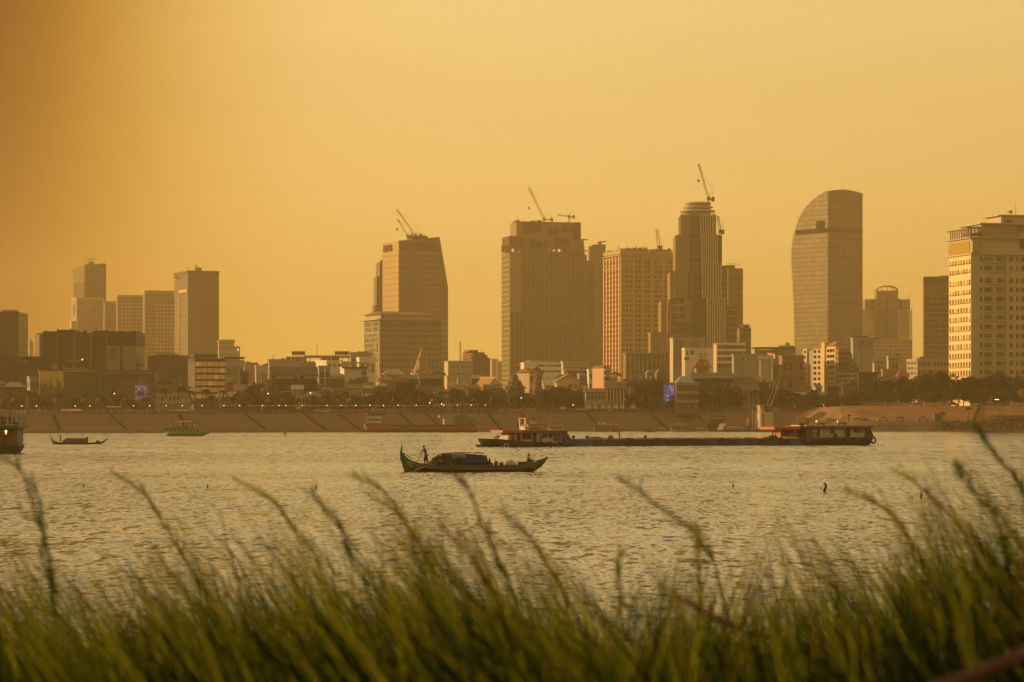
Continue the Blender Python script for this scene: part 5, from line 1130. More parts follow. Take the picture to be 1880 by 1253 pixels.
low('house', 'house with a steep red roof slope above the headland trees', 1646, 1650, 1668, 679, 1240, 10, c_pale, 1, 2, roof='hip', rcol=c_redroof, ridge=3)
b = low('white_hall', 'pinkish-white house with scattered square windows left of the beige block', 1665, 1684, 1744, 661, 1270, 11, mat('pinkwhite', (.45, .34, .24), .8, .08, .1), 2, 10, pb=690, fw=.45, junk=8, left=(3, 3))
MB().box(b.fx(1690), b.fx(1742), 1, 9, b.H, b.z(655)).make('roof_house', c_grey, b.root, recalc=False)

# --- generated waterfront rows
cols = [('cream', c_cream), ('white', c_white), ('grey', c_grey), ('pale', c_pale), ('brown', c_brown), ('tan', mat('tan_wall', (.28, .19, .1))), ('dark', c_dk2), ('pinkish', mat('pinkish', (.38, .27, .19)))]
rfs = [('red', mat('red_roof_dull', (.17, .06, .04))), ('rusty', mat('rust_roof', (.16, .08, .045), .8, .3, .4)), ('grey', c_grey), ('dark', c_slab), ('blue', mat('blue_tin', (.13, .14, .15)))]
rnd = random.Random(21)
aw = [mat('awning_%d' % i, c, .8, .15, .8) for i, c in enumerate([(.28, .08, .05), (.1, .13, .2), (.3, .2, .08), (.12, .15, .07), (.32, .28, .22)])]
px = -8.0
gaps = [(70, 290), (344, 412)]
while px < 1575:
    wpx = rnd.uniform(15, 34); n = 2 if rnd.random() < .5 else 3
    if any(g0 - 4 < px + wpx/2 < g1 + 4 for g0, g1 in gaps): px += 6; continue
    cn, cm = rnd.choice(cols); rk = rnd.choice(['flat', 'flat', 'gable', 'hip']); rn, rm = rnd.choice(rfs)
    d = bank(px) + 62 + rnd.uniform(-3, 5)
    nm = 'shophouse' if rnd.random() < .75 else 'riverside_house'
    top = 771 - (gz(X(px, d)) + n * rnd.uniform(3.1, 3.6) + (1.8 if rk != 'flat' else .6) - CZ) * F / d
    b = low(nm, '', px, px + 1, px + wpx, top, d, 11, cm, n, max(2, int(wpx / 5)), roof=rk, rcol=rm, slabs=(cm if rnd.random() < .4 else False), fw=.55, fh=.5, junk=(4 if rk == 'flat' else 0), ridge=1.8)
    MB().rings([[(0, -2.6, 2.7), (b.W, -2.6, 2.7), (b.W, .05, 3.3), (0, .05, 3.3)], [(0, -2.6, 2.85), (b.W, -2.6, 2.85), (b.W, .05, 3.45), (0, .05, 3.45)]]).make('awning', rnd.choice(aw), b.root)
    sw = rnd.uniform(1.5, b.W * .8); sx_ = rnd.uniform(0, b.W - sw); MB().box(sx_, sx_ + sw, -.35, -.05, 3.5, rnd.uniform(4.2, 5)).make('shop_sign', rnd.choice(aw), b.root, recalc=False)
    if rk == 'flat' and rnd.random() < .55: water_tank(b, rnd.uniform(1.5, max(1.6, b.W - 1.5)), 5, b.H, .8, 1.5)
    ax_ = rnd.uniform(.5, b.W - .5); MB().tube([(ax_, 4, b.H - .5), (ax_, 4, b.H + rnd.uniform(2, 5))], .07, 4).box(ax_ - .7, ax_ + .7, 3.95, 4.05, b.H + 1.6, b.H + 1.7).make('antenna', c_metal, b.root, recalc=False)
    b.root['group'] = 'low houses along the waterfront road'
    place_label(b.root, '%s-storey %s %s with %s %s roof' % ({2: 'two', 3: 'three'}[n], cn, 'shophouse' if nm == 'shophouse' else 'riverside house', rn if rk != 'flat' else 'a', 'pitched' if rk != 'flat' else 'flat'), px + wpx / 2)
    px += wpx + rnd.choice([0.5, 0.5, 3, 7])
px = 440.0
while px < 1575:      # second row, a little taller and further back
    wpx = rnd.uniform(14, 30); n = rnd.choice([3, 4, 4, 5])
    cn, cm = rnd.choice(cols); rk = rnd.choice(['flat', 'flat', 'hip']); rn, rm = rnd.choice(rfs)
    d = bank(px) + 110 + rnd.uniform(0, 40)
    top = 771 - (gz(X(px, d)) + n * 3.3 - CZ) * F / d
    b = low('back_street_house', '', px, px + 1, px + wpx, top, d, 11, cm, n, max(2, int(wpx / 5)), roof=rk, rcol=rm, slabs=(cm if rnd.random() < .3 else False), fw=.5, fh=.45, junk=(5 if rk == 'flat' else 0), ridge=1.6)
    b.root['group'] = 'houses in the second row'
    if rnd.random() < .35: water_tank(b, b.W * .4, 4, b.H)
    place_label(b.root, '%s-storey %s %s-roofed back street house' % ({3: 'three', 4: 'four', 5: 'five'}[n], cn, rn if rk != 'flat' else 'flat'), px + wpx / 2, 'near')
    px += wpx + rnd.choice([1, 1, 4, 10])
settle_labels()
# ------------------------------------------------------------------ trees
def leaf_mat(name, a, b_, tl=0.35):
    m = bpy.data.materials.new(name); m.use_nodes = True; t = m.node_tree; L = t.links.new; bs = t.nodes['Principled BSDF']
    co = t.nodes.new('ShaderNodeTexCoord'); no = t.nodes.new('ShaderNodeTexNoise'); no.inputs['Scale'].default_value = .55; no.inputs['Detail'].default_value = 3; L(co.outputs['Object'], no.inputs[0])
    r = t.nodes.new('ShaderNodeValToRGB'); e = r.color_ramp.elements; e[0].position = .35; e[1].position = .65; e[0].color = (*a, 1); e[1].color = (*b_, 1); L(no.outputs[0], r.inputs[0])
    L(r.outputs[0], bs.inputs['Base Color']); bs.inputs['Roughness'].default_value = .7; bs.inputs['Specular IOR Level'].default_value = .15
    tr = t.nodes.new('ShaderNodeBsdfTranslucent'); L(r.outputs[0], tr.inputs[0]); mx_ = t.nodes.new('ShaderNodeMixShader'); mx_.inputs[0].default_value = tl
    L(bs.outputs[0], mx_.inputs[1]); L(tr.outputs[0], mx_.inputs[2]); L(mx_.outputs[0], [n for n in t.nodes if n.type == 'OUTPUT_MATERIAL'][0].inputs[0])
    return m
LF = [leaf_mat('leaf_dark', (.014, .018, .005), (.045, .05, .012)), leaf_mat('leaf_olive', (.022, .025, .006), (.065, .062, .016)), leaf_mat('leaf_warm', (.03, .03, .007), (.09, .075, .018))]
bark = mat('bark', (.08, .055, .035), .9, .3, 2)
def crown_mesh(seed, nb, n, leaf, flat=.75, m=None, spread=1.0):
    """crown about 2 units wide and 2*flat high, centred at the origin: leaf-sized faces on uneven clumps"""
    rnd = random.Random(seed); mb = MB(); bl = []
    for i in range(nb):
        a_ = rnd.uniform(0, 2*math.pi); r = rnd.uniform(0, .68) * spread; z = rnd.uniform(-.45, .55) * flat
        bl.append((r * math.cos(a_), r * math.sin(a_), z, rnd.uniform(.22, .42)))
    bl.append((0, 0, 0, .5))
    for i in range(n):
        bx_, by_, bz_, br = rnd.choice(bl)
        v = Vector((rnd.gauss(0, 1), rnd.gauss(0, 1), rnd.gauss(0, 1))).normalized() * br * rnd.uniform(.55, 1.08)
        c = Vector((bx_ + v.x, by_ + v.y, bz_ + v.z * .85))
        u_ = Vector((rnd.gauss(0, 1), rnd.gauss(0, 1), rnd.gauss(0, .7))).normalized() * leaf * rnd.uniform(.6, 1.3)
        w_ = u_.cross(Vector((rnd.gauss(0, 1), rnd.gauss(0, 1), rnd.gauss(0, 1))).normalized()) * .8
        mb.quad(c - u_, c + w_ * .5, c + u_, c - w_ * .5)
    return mb.mesh('crown', m or LF[seed % 3])
CR = [crown_mesh(s, 10 + s % 4, 2200, .092, .7 + .08 * (s % 3), LF[s % 3]) for s in range(6)]
CRt = [crown_mesh(40 + s, 10, 2000, .09, 1.15, LF[s % 2], .75) for s in range(2)]
def trunk_mesh(seed, h, hr):
    rnd = random.Random(seed); mb = MB()
    mb.tube([(0, 0, -.4), (.05, 0, h * .35), (.12 * rnd.uniform(-1, 1), .1, h * .62)], .045, 6, .03)
    for i in range(5):
        a_ = i * 1.26 + rnd.random(); r = rnd.uniform(.3, .55)
        mb.tube([(0, 0, h * rnd.uniform(.35, .6)), (r * .5 * math.cos(a_), r * .5 * math.sin(a_), h * .8), (r * math.cos(a_), r * math.sin(a_), h * 1.05)], .02, 5, .008)
    return mb.mesh('trunk', bark)
TK = [trunk_mesh(s, 1.0, 1) for s in range(3)]
def tree(px, ptop, d, wpx, base, z0=None, v=None, group='street trees along the waterfront', cat='tree', name='street_tree', tall=False, seed=0, label=None, prep='below'):
    x = X(px, d); z0 = gz(x) if z0 is None else z0
    H = Z(ptop, d) - z0; hl = group and 'headland' in group; R_ = wpx / 2 * d / F
    r = thing(name, base, cat, (x, d, z0), (seed * 1.7) % 6.28, group)
    me = CRt[seed % 2] if tall else CR[(seed if v is None else v) % 6]
    fl = 1.15 if tall else .7 + .08 * (((seed if v is None else v) % 6) % 3)
    sz = max(.3, (H * (.95 if hl else .82)) / (2 * fl * .95)); zc_ = H - sz * fl * .93
    inst('crown', me, r, (0, 0, zc_), 0, (R_ * 1.12, R_ * 1.12, sz))
    inst('trunk', TK[seed % 3], r, (0, 0, 0), 0, (R_, R_, max(1, zc_)))
    if label: r['label'] = label
    else: place_label(r, base, px, prep)
    return r
# the great tree
b_ = tree(1196, 686, 1174, 88, '', v=1, name='great_tree', seed=1, label='huge spreading dark tree on the waterfront left of the violet screen', group=None)
cr_ = [c for c in b_.children if c.name.startswith('crown')][0]; cr_.data = crown_mesh(77, 22, 9000, .045, .62, LF[0], 1.05); cr_.scale = (12.8, 9, 12.2); cr_.location.z = 7.4; b_.location.x += 1
rnd = random.Random(5)
K = ['round dark street tree', 'olive bushy street tree', 'loose pale-leaved street tree']
tr_ = [(735, 693, 30, 1), (728, 712, 26, 0), (655, 722, 28, 0), (678, 724, 24, 0), (700, 722, 26, 0), (705, 730, 18, 0), (760, 716, 28, 0), (800, 722, 26, 0), (790, 730, 26, 0), (835, 712, 30, 0), (862, 722, 26, 0), (852, 735, 20, 0), (890, 714, 38, 0), (912, 712, 44, 0), (900, 730, 34, 0), (958, 718, 38, 0), (972, 726, 28, 0), (1008, 716, 34, 0), (1028, 709, 46, 0), (1068, 712, 36, 0), (1085, 726, 34, 0), (1050, 728, 32, 0), (1098, 732, 26, 0), (1130, 716, 40, 0), (1110, 730, 34, 0), (1150, 722, 34, 0), (1240, 722, 30, 0), (1262, 728, 28, 0), (1285, 712, 34, 0), (1310, 716, 30, 0), (1335, 708, 38, 0), (1360, 708, 36, 0), (1350, 725, 34, 0), (1378, 730, 28, 0), (1398, 712, 30, 0), (1408, 704, 34, 0), (1425, 712, 34, 0), (1445, 716, 32, 0), (1468, 720, 26, 0), (1492, 716, 34, 0), (1515, 722, 32, 0), (1540, 726, 34, 0), (1562, 720, 28, 0), (1485, 730, 28, 0), (520, 718, 26, 0), (508, 726, 20, 0), (482, 716, 28, 0), (470, 722, 26, 0), (460, 714, 24, 0), (448, 724, 22, 0), (600, 722, 22, 0), (575, 724, 20, 0), (120, 730, 26, 0), (150, 728, 26, 0), (206, 724, 24, 0), (30, 726, 28, 0), (62, 716, 26, 0), (10, 730, 26, 0), (235, 728, 22, 0), (345, 728, 20, 0), (300, 733, 20, 0)]
for i, (px, pt, wd, tall) in enumerate(tr_):
    tree(px, pt, bank(px) + 44 + (i * 7 % 13), wd * (1.05 if tall else 1.3), K[(i * 5) % 3] if not tall else 'tall dense oval tree', tall=bool(tall), seed=i, prep='by', v=((i * 5) % 3) + 3 * (i % 2))
for i, (px, pt, wd, tall) in enumerate(tr_[::2]):
    tree(px + 13, pt + 3 + (i * 7 % 9), bank(px) + 53 + (i * 5 % 6), wd * 1.35, 'back row street tree', seed=i + 2, prep='near', v=(i * 5) % 6)
# headland trees: a dark run of big crowns
hd = [(1600, 700, 34), (1618, 692, 40), (1640, 699, 36), (1655, 690, 40), (1678, 688, 40), (1700, 683, 46), (1722, 680, 42), (1745, 686, 46), (1768, 689, 42), (1788, 690, 40), (1808, 684, 46), (1828, 680, 44), (1850, 688, 42), (1872, 690, 40), (1630, 715, 40), (1665, 714, 42), (1690, 712, 44), (1735, 708, 44), (1760, 712, 46), (1800, 712, 44), (1840, 712, 44), (1868, 708, 44), (1715, 716, 40), (1782, 716, 40), (1895, 694, 40), (1590, 714, 30)]
for i, (px, pt, wd) in enumerate(hd):
    d = 1150 + (0 if i > 13 else 14) + (i * 5 % 9)
    tree(px, pt, d, wd * 1.35, ['big dark headland tree', 'big olive headland tree', 'big warm-leaved headland tree'][(i * 2) % 3], z0=10.0, seed=i + 3, v=((i * 2) % 3) + 3 * (i % 2), group='big trees along the headland road', name='headland_tree', prep='in front of')
tree(1876, 712, 1146, 26, '', z0=10.1, seed=5, v=2, group=None, name='flowering_tree', label='small tree with glowing orange-yellow leaves at the right edge')
[c for c in bpy.data.objects if c.parent and c.parent.name.startswith('flowering') and c.name.startswith('crown')][0].data = crown_mesh(91, 9, 1500, .09, .8, leaf_mat('leaf_amber', (.30, .16, .02), (.55, .32, .04), .3))

# palms
def palm_mesh(seed):
    rnd = random.Random(seed); mb = MB()
    for i in range(15):
        a_ = i * 2.4 + rnd.random() * .4; up = rnd.uniform(-.1, .9); L_ = rnd.uniform(2.2, 3.1); pts = []
        for k in range(6):
            s = k / 5; r = L_ * s * (1 - .12 * s); z = up * L_ * s - (1.15 + up * .4) * L_ * s * s * .8
            pts.append(Vector((r * math.cos(a_), r * math.sin(a_), z)))
        side = Vector((-math.sin(a_), math.cos(a_), 0))
        for k in range(5):
            w0 = .42 * (1 - (k / 5) ** 2) + .08
            for sg_ in (-1, 1):
                mb.quad(pts[k], pts[k+1], pts[k+1] + side * sg_ * w0 + Vector((0, 0, -.35 * w0)), pts[k] + side * sg_ * w0 * .9 + Vector((0, 0, -.4 * w0)))
    return mb.mesh('fronds', LF[0])
PM = [palm_mesh(s) for s in range(4)]
PT = MB().tube([(0, 0, -.3), (.12, 0, 2.5), (.05, .05, 5.0)], .2, 6, .13).mesh('trunk', bark)
pl = [(14, 722), (48, 714), (66, 724), (88, 731), (110, 718), (132, 727), (160, 716), (186, 722), (207, 712), (222, 720), (258, 716), (268, 726), (302, 712), (333, 706), (327, 722), (350, 714), (378, 712), (388, 724), (410, 714), (422, 726), (435, 720), (505, 712), (600, 716), (622, 722), (634, 716), (650, 726), (690, 718), (713, 714), (748, 726), (777, 716), (795, 720), (812, 716), (828, 728), (1385, 714), (1455, 724), (1275, 716)]
for i, (px, pt) in enumerate(pl):
    d = bank(px) + 36 + (i * 5 % 9); x = X(px, d); H = Z(pt, d) - gz(x) - .9
    r = thing('palm_tree', '', 'palm', (x, d, gz(x)), (i * 2.3) % 6.28, 'palms along the promenade')
    inst('fronds', PM[i % 4], r, (.05, .05, H)); inst('trunk', PT, r, (0, 0, 0), 0, (1, 1, H / 5.0))
    place_label(r, 'feathery palm', px, 'on the promenade by')
# small palms and poles on the muddy shelf
for px, q in ((1731, 757), (1778, 748)):
    d = 1106; r = thing('palm_tree', 'small ragged palm on the muddy shelf %s' % ('right of the blue cabin' if px < 1750 else 'at the foot of the red slope stairs'), 'palm', (X(px, d), d, 4.2), px, None)
    H = Z(q, d) - 4.2; inst('fronds', PM[1], r, (0, 0, H), 0, (.6, .6, .6)); inst('trunk', PT, r, (0, 0, 0), 0, (.6, .6, H / 5))
settle_labels()
# ------------------------------------------------------------------ promenade: crowd, lamps, flags, tents, stalls
gm_ = lambda n, c, e=None, s=1: mat(n, c, .7, 0, emit=e, es=s)
# crowd: reads as one mass of tiny figures
rnd = random.Random(9)
cc_ = [gm_('crowd_%d' % i, c) for i, c in enumerate([(.06, .04, .03), (.22, .07, .05), (.32, .24, .16), (.08, .09, .13), (.18, .12, .06)])]
mb = MB(); mi = []
for i in range(2600):
    px = rnd.uniform(-20, 1560); d = bank(px) + rnd.choice([20.5, 21.5, 23, 25]) + rnd.random() * 1.5; x = X(px, d); z = gz(x); h = rnd.uniform(1.35, 1.75); s = rnd.uniform(.17, .24)
    n0 = len(mb.f); mb.rings([[(x + q * .6 * math.cos(a_), d + q * .4 * math.sin(a_), z + zz) for a_ in (0, 1.57, 3.14, 4.71)] for q, zz in ((s * .7, 0), (s * .9, h * .5), (s * 1.2, h * .8), (s * .5, h * .86), (s * .5, h))])
    mi += [rnd.randrange(5)] * (len(mb.f) - n0)
me = mb.mesh('crowd', cc_); me.polygons.foreach_set('material_index', mi)
o = bpy.data.objects.new('crowd', me); COL.objects.link(o); tag(o, 'dense evening crowd strolling along the top of the embankment', 'crowd', kind='stuff')
# parked scooters and stalls behind the crowd, also one mass
mb = MB(); mi = []
for i in range(700):
    px = rnd.uniform(-20, 1560); d = bank(px) + rnd.uniform(27, 34); x = X(px, d); z = gz(x); n0 = len(mb.f)
    w_ = rnd.uniform(.8, 1.6); mb.tube([(x, d, z + .3), (x + w_ * .3, d, z + .75), (x + w_, d, z + .6), (x + w_, d, z + .3)], .16, 4); mi += [rnd.randrange(5)] * (len(mb.f) - n0)
me = mb.mesh('scooters', cc_); me.polygons.foreach_set('material_index', mi)
o = bpy.data.objects.new('scooters', me); COL.objects.link(o); tag(o, 'mass of scooters parked behind the crowd on the promenade', 'scooters', kind='stuff')

pole_m = mat('pole_dark', (.05, .04, .03), .6, 0); glow = gm_('lamp_globe', (1, .9, .7), (1, .85, .55), 2.6)
# lamps
lp_proto = None
lamps = [40, 67, 138, 165, 245, 275, 305, 335, 411, 440, 525, 555, 600, 626, 653, 679, 704, 731, 764, 815, 840, 865, 891, 512, 371, 482]
for i, px in enumerate(lamps):
    d = bank(px) + 24; x = X(px, d)
    r = thing('street_lamp', '', 'street lamp', (x, d, gz(x)), 0, 'lit globe lamps along the promenade')
    if i == 0:
        pm_ = MB().lathe([(.14, 0), (.09, .4), (.05, .5), (.04, 2.75), (.1, 2.8)], 6).mesh('post', pole_m); gm2 = MB().lathe([(.05, 2.8), (.12, 2.86), (.16, 2.96), (.12, 3.06), (.04, 3.1)], 8).mesh('globe', glow)
    inst('post', pm_, r); inst('globe', gm2, r); place_label(r, 'lit globe lamp', px, 'on the promenade by')
for px, q, lab in ((210, 724, 'tall mast lamp lit above the palms by the blue framed screen hall'), (492, 724, 'tall mast lamp lit left of the dark tiled hall'), (957, 732, 'tall mast lamp lit between the two grey stupas'), (1052, 745, 'lit lamp under the trees right of the slim grey stupa'), (570, 723, 'reddish-topped mast in front of the dark tiled hall'), (811, 743, 'bright yellow twin lamp by the white colonnade, left'), (789, 741, 'bright yellow lamp left of the white colonnade')):
    d = bank(px) + 30; x = X(px, d); r = thing('mast_lamp', lab, 'street lamp', (x, d, gz(x)), 0, 'taller lamps'); H = Z(q, d) - gz(x)
    MB().tube([(0, 0, 0), (0, 0, H)], .08, 5, .05).make('post', pole_m, r, recalc=False); MB().lathe([(.04, H), (.2, H + .1), (.2, H + .3), (.04, H + .4)], 8).make('globe', glow, r)
# string of small lights
mb = MB(); 
for i in range(150):
    px = 455 + i * 2.5
    if rnd.random() < .65:
        d = bank(px) + 26; mb.lathe([(.02, Z(745.3, d)), (.07, Z(745.3, d) + .07), (.02, Z(745.3, d) + .14)], 5, X(px, d), d)
for i in range(40):
    p0, p1 = 455 + i * 9.4, 455 + (i + 1) * 9.4
    mb.tube([(X(p, bank(p) + 26), bank(p) + 26, Z(745.2 + .5 * (1 if p not in (p0, p1) else 0), bank(p) + 26)) for p in (p0, (p0 + p1) / 2, p1)], .025, 3)
o = mb.make('light_string', gm_('bulb_warm', (.5, .3, .1), (1, .5, .15), .55), None, recalc=False); tag(o, 'long string of small warm bulbs hung above the promenade crowd', 'light string')
r = thing('string_post', 'row of thin posts carrying the bulb string', 'posts', (0, 0, 0)); bpy.data.objects.remove(r)
for i in range(11):
    px = 455 + i * 37.6; d = bank(px) + 26.2; x = X(px, d); o = MB().tube([(0, 0, 0), (0, 0, Z(745, d) - gz(x))], .05, 5).make('light_pole', pole_m, recalc=False); o.location = (x, d, gz(x)); tag(o, '', 'pole', 'poles carrying the bulb string'); place_label(o, 'thin bulb-string pole', px, 'by')

# flags
fc = {'red': (.45, .04, .05), 'orange': (.55, .2, .06), 'blue': (.09, .08, .22), 'purple': (.16, .07, .13), 'white': (.55, .45, .35)}
fm = {k: gm_('flag_' + k, v) for k, v in fc.items()}
fl = [(3, 'red'), (26, 'orange'), (49, 'blue'), (77, 'purple'), (103, 'orange'), (128, 'blue'), (155, 'red'), (181, 'orange'), (205, 'blue'), (229, 'red'), (256, 'purple'), (284, 'blue'), (310, 'red'), (340, 'orange'), (372, 'blue'), (396, 'red'), (421, 'orange'), (441, 'blue'), (467, 'purple'), (494, 'orange'), (520, 'blue'), (545, 'red'), (570, 'orange'), (597, 'purple'), (622, 'red'), (645, 'orange'), (668, 'blue'), (695, 'purple'), (722, 'orange'), (749, 'blue'), (772, 'red'), (796, 'orange'), (820, 'purple'), (871, 'orange'), (903, 'white'), (935, 'red'), (1182, 'orange'), (1196, 'red'), (1150, 'white')]
for i, (px, c) in enumerate(fl):
    d = bank(px) + 28 + (i % 3) * .5; x = X(px, d); H = Z(731, d) - gz(x)
    r = thing('flagpole', '', 'flag', (x, d, gz(x)), rnd.uniform(-.4, .4), 'flags flying along the promenade')
    MB().tube([(0, 0, 0), (0, 0, H)], .045, 5, .03).make('pole', pole_m, r, recalc=False)
    rs = []
    for k in range(7):
        s = k / 6; dx = -1.25 * s * (.75 + .25 * math.cos(i)); dz = -.55 * s * s - .1 * math.sin(s * 7 + i)
        rs.append([(dx, .12 * math.sin(s * 8 + i), H - .05 + dz), (dx, .12 * math.sin(s * 8 + i + .6), H - .95 + dz * 1.1)])
    MB().rings(rs, cap=False, closed=False).make('cloth', fm[c], r, recalc=False)
    place_label(r, '%s flag on a thin pole' % c, px, 'flying by')

# white pagoda tents
tm = mat('tent_canvas', (.55, .48, .30), .8, .1, .5)
for px, wpx, lab in ((1081, 11, 'white peaked tent under the trees, leftmost of the row'), (1093, 10, 'white peaked tent, second of the row'), (1107, 11, 'small peaked tent above a red stall'), (1118, 10, 'peaked tent right of the red stall'), (1131, 12, 'taller square white tent with a spire'), (1143, 9, 'narrow white tent right of the spired one'), (1163, 12, 'lone white peaked tent below the great tree')):
    d = bank(px) + 23; x = X(px, d); z = gz(x); hw = wpx / 2 * d / F; r = thing('peaked_tent', lab, 'tent', (x, d, z), 0, 'white tents on the promenade')
    MB().rings([[(-hw, -hw, 1.5), (hw, -hw, 1.5), (hw, hw, 1.5), (-hw, hw, 1.5)], [(-hw*.35, -hw*.35, 2.4), (hw*.35, -hw*.35, 2.4), (hw*.35, hw*.35, 2.4), (-hw*.35, hw*.35, 2.4)], [(-.04, -.04, 3.5), (.04, -.04, 3.5), (.04, .04, 3.5), (-.04, .04, 3.5)]]).make('canopy', tm, r)
    for sx in (-1, 1):
        for sy in (-1, 1): MB().box(sx * hw - .04, sx * hw + .04, sy * hw - .04, sy * hw + .04, 0, 1.5).make('leg', pole_m, r, recalc=False)
    MB().box(-hw, hw, hw - .05, hw, 0, 1.5).make('back_cloth', tm, r, recalc=False)
def awning(label, p0, p1, q0, q1, off, m, name='market_awning', post=True):
    pm = (p0 + p1) / 2; d = bank(pm) + off; x0, x1 = X(p0, d), X(p1, d); r = thing(name, label, 'awning', (x0, d, gz(x0)), 0)
    zt, zb2 = Z(q0, d) - gz(x0), Z(q1, d) - gz(x0); W = x1 - x0
    MB().rings([[(0, -1.2, zb2), (W, -1.2, zb2), (W, 1.2, zt), (0, 1.2, zt)], [(0, -1.2, zb2 + .12), (W, -1.2, zb2 + .12), (W, 1.2, zt + .12), (0, 1.2, zt + .12)]]).make('cloth', m, r)
    n = max(2, int(W / 3))
    for i in range(n + 1): MB().box(i * W / n - .04, i * W / n + .04, -1.2, -1.1, 0, zb2).make('post', pole_m, r, recalc=False)
    return r
awning('long low grey-blue awning right of the great tree', 1215, 1281, 755, 759, 23, mat('grey_blue_cloth', (.16, .15, .18), .8, .1))
awning('red market awning between the white tents', 1104, 1126, 752, 756, 21, gm_('red_cloth', (.35, .09, .05)))
awning('reddish stall awning left of the white tents', 1058, 1078, 750, 754, 21.5, gm_('red_cloth', (.35, .09, .05)))
awning('pale umbrella-like stall awning right of the slim stupa', 1028, 1038, 748, 752, 21.5, c_grey)
awning('long striped tent roof left of the amber offices', 303, 345, 754, 755.5, 22, c_pale)
awning('pinkish long tent roof left of the red cargo ship', 560, 603, 754.5, 756.5, 22, mat('pinkish', (.38, .27, .19)))
awning('small orange stall awning by the blue framed screen hall', 195, 222, 747, 748.5, 24, gm_('orange_cloth', (.5, .22, .06)))
awning('orange and red stall awning by the green hoarding', 112, 150, 752, 755, 22, gm_('orange_cloth', (.5, .22, .06)))
awning('orange shop awning in the middle of the promenade, by the tiled hall', 544, 553, 748, 751, 24, gm_('orange_cloth', (.5, .22, .06)))
# white colonnade with sign letters
d = bank(835) + 34; x = X(797, d); r = thing('colonnade', 'white open colonnade with roof letters between the spire and the stupas', 'pavilion', (x, d, gz(x))); W = X(878, d) - x; H = Z(744, d) - gz(x)
MB().box(0, W, -2, 2, H, H + .45).make('roof', c_grey, r, recalc=False)
for i in range(11): MB().box(i * (W - .4) / 10, i * (W - .4) / 10 + .35, -1.9, -1.5, 0, H).make('column', c_grey, r, recalc=False)
text(r, 'ANGKOR', 1.35, (X(833, d) - x, -1.9, H + .55), (R(90), 0, 0), c_grey, ext=.08, sx=.95)
d = bank(313) + 40; x = X(286, d); r = thing('riverside_villa', 'old villa with a dark gabled roof and white columns right of the screen hall', 'house', (x, d, gz(x))); W = X(345, d) - x
MB().box(0, W, 0, 10, -.5, Z(722, d) - gz(x)).make('wall', c_grey, r, recalc=False)
zg = Z(704, d) - gz(x); zt = Z(697, d) - gz(x)
MB().yprism([(0, zg - .3), (X(308, d) - x, zt), (X(330, d) - x, zg - .3)], -1, 8).make('roof', c_slab, r)
MB().box(0, X(330, d) - x, 0, 8, Z(722, d) - gz(x), zg - .3).make('upper_wall', c_brown, r, recalc=False)
for q in (706, 710): MB().box(0, X(328, d) - x, -.4, 0, Z(q + .8, d) - gz(x), Z(q, d) - gz(x)).make('cornice', c_pale, r, recalc=False)
MB().box(-.3, W + .3, -1.8, 0, Z(741, d) - gz(x), Z(739, d) - gz(x)).make('porch_roof', c_pale, r, recalc=False)
for i in range(9): MB().box(.1 + i * W / 9, .4 + i * W / 9, -1.7, -1.4, 0, Z(741, d) - gz(x)).make('column', c_pale, r, recalc=False)
for i in range(8): MB().box(.6 + i * W / 8, 1.3 + i * W / 8, -.1, .1, Z(735, d) - gz(x), Z(728, d) - gz(x)).make('window', GLb, r, recalc=False)

# promenade rail and dark diagonal stairways down the embankment
mb = MB(); xs_ = [-200 + i * 2.5 for i in range(150)]
xs_ = [x for x in xs_ if x < 140]
for x in xs_: mb.box(x - .04, x + .04, wl(x, 19.9), wl(x, 20), gz(x), gz(x) + 1)
o = mb.make('railing_posts', pole_m, recalc=False)
mb2 = MB().tube([(x, wl(x, 20), gz(x) + 1) for x in xs_[::8]], .04, 4); rl = thing('railing', 'low dark railing along the top of the embankment', 'railing', (0, 0, 0)); o.parent = rl; o['kind'] = 'stuff'; mb2.make('rail', pole_m, rl, recalc=False)
sm = mat('stair_dark', (.055, .035, .022), .9, .2, .5)
for i, (p0, p1) in enumerate(((452, 492), (330, 352), (205, 240), (560, 600), (625, 662), (735, 768), (783, 812), (896, 920), (958, 968), (1078, 1100), (1196, 1222), (1275, 1304), (100, 120))):
    d0 = bank(p0) + 19; x0 = X(p0, d0); x1 = x0 + (p1 - p0) / 5.0 * 1.05; mb = MB(); n = 14
    for k in range(n):
        s = k / n; x = x0 + (x1 - x0) * s; off = 19 - 16.1 * s; z = .95 + (gz(x) - .45 - .95) * (off - 2.9) / 16.1
        mb.box(x - .45, x + .65, wl(x, off) - .7, wl(x, off) + .7, z - .5, z + .2)
    o = mb.make('stairway', sm, recalc=False); tag(o, '', 'stairs', 'stairways down the embankment'); place_label(o, 'dark slanting stairway cut into the embankment', p0, 'below')
settle_labels()

# headland: fence, cars, cabin, stairs, people, rubble, bushes
fm_ = mat('fence_rust', (.45, .2, .09), .8, .1)
r = thing('fence', 'row of short rust-coloured fence posts along the top of the red slope', 'fence', (0, 0, 0))
zt_ = 10.17; me = MB().box(-.14, .14, -.14, .14, 0, 1.35).mesh('post', fm_)
for i in range(42): px = 1586 + i * 3.85; d = HW(X(px, 1130)) + 40; inst('post', me, r, (X(px, d), d, zt_ - .1))
mb = MB().box(X(1586, 1132), X(1745, 1132), HW(130) + 39.95, HW(130) + 40.05, zt_ + .6, zt_ + .72).make('rail', fm_, r, recalc=False)

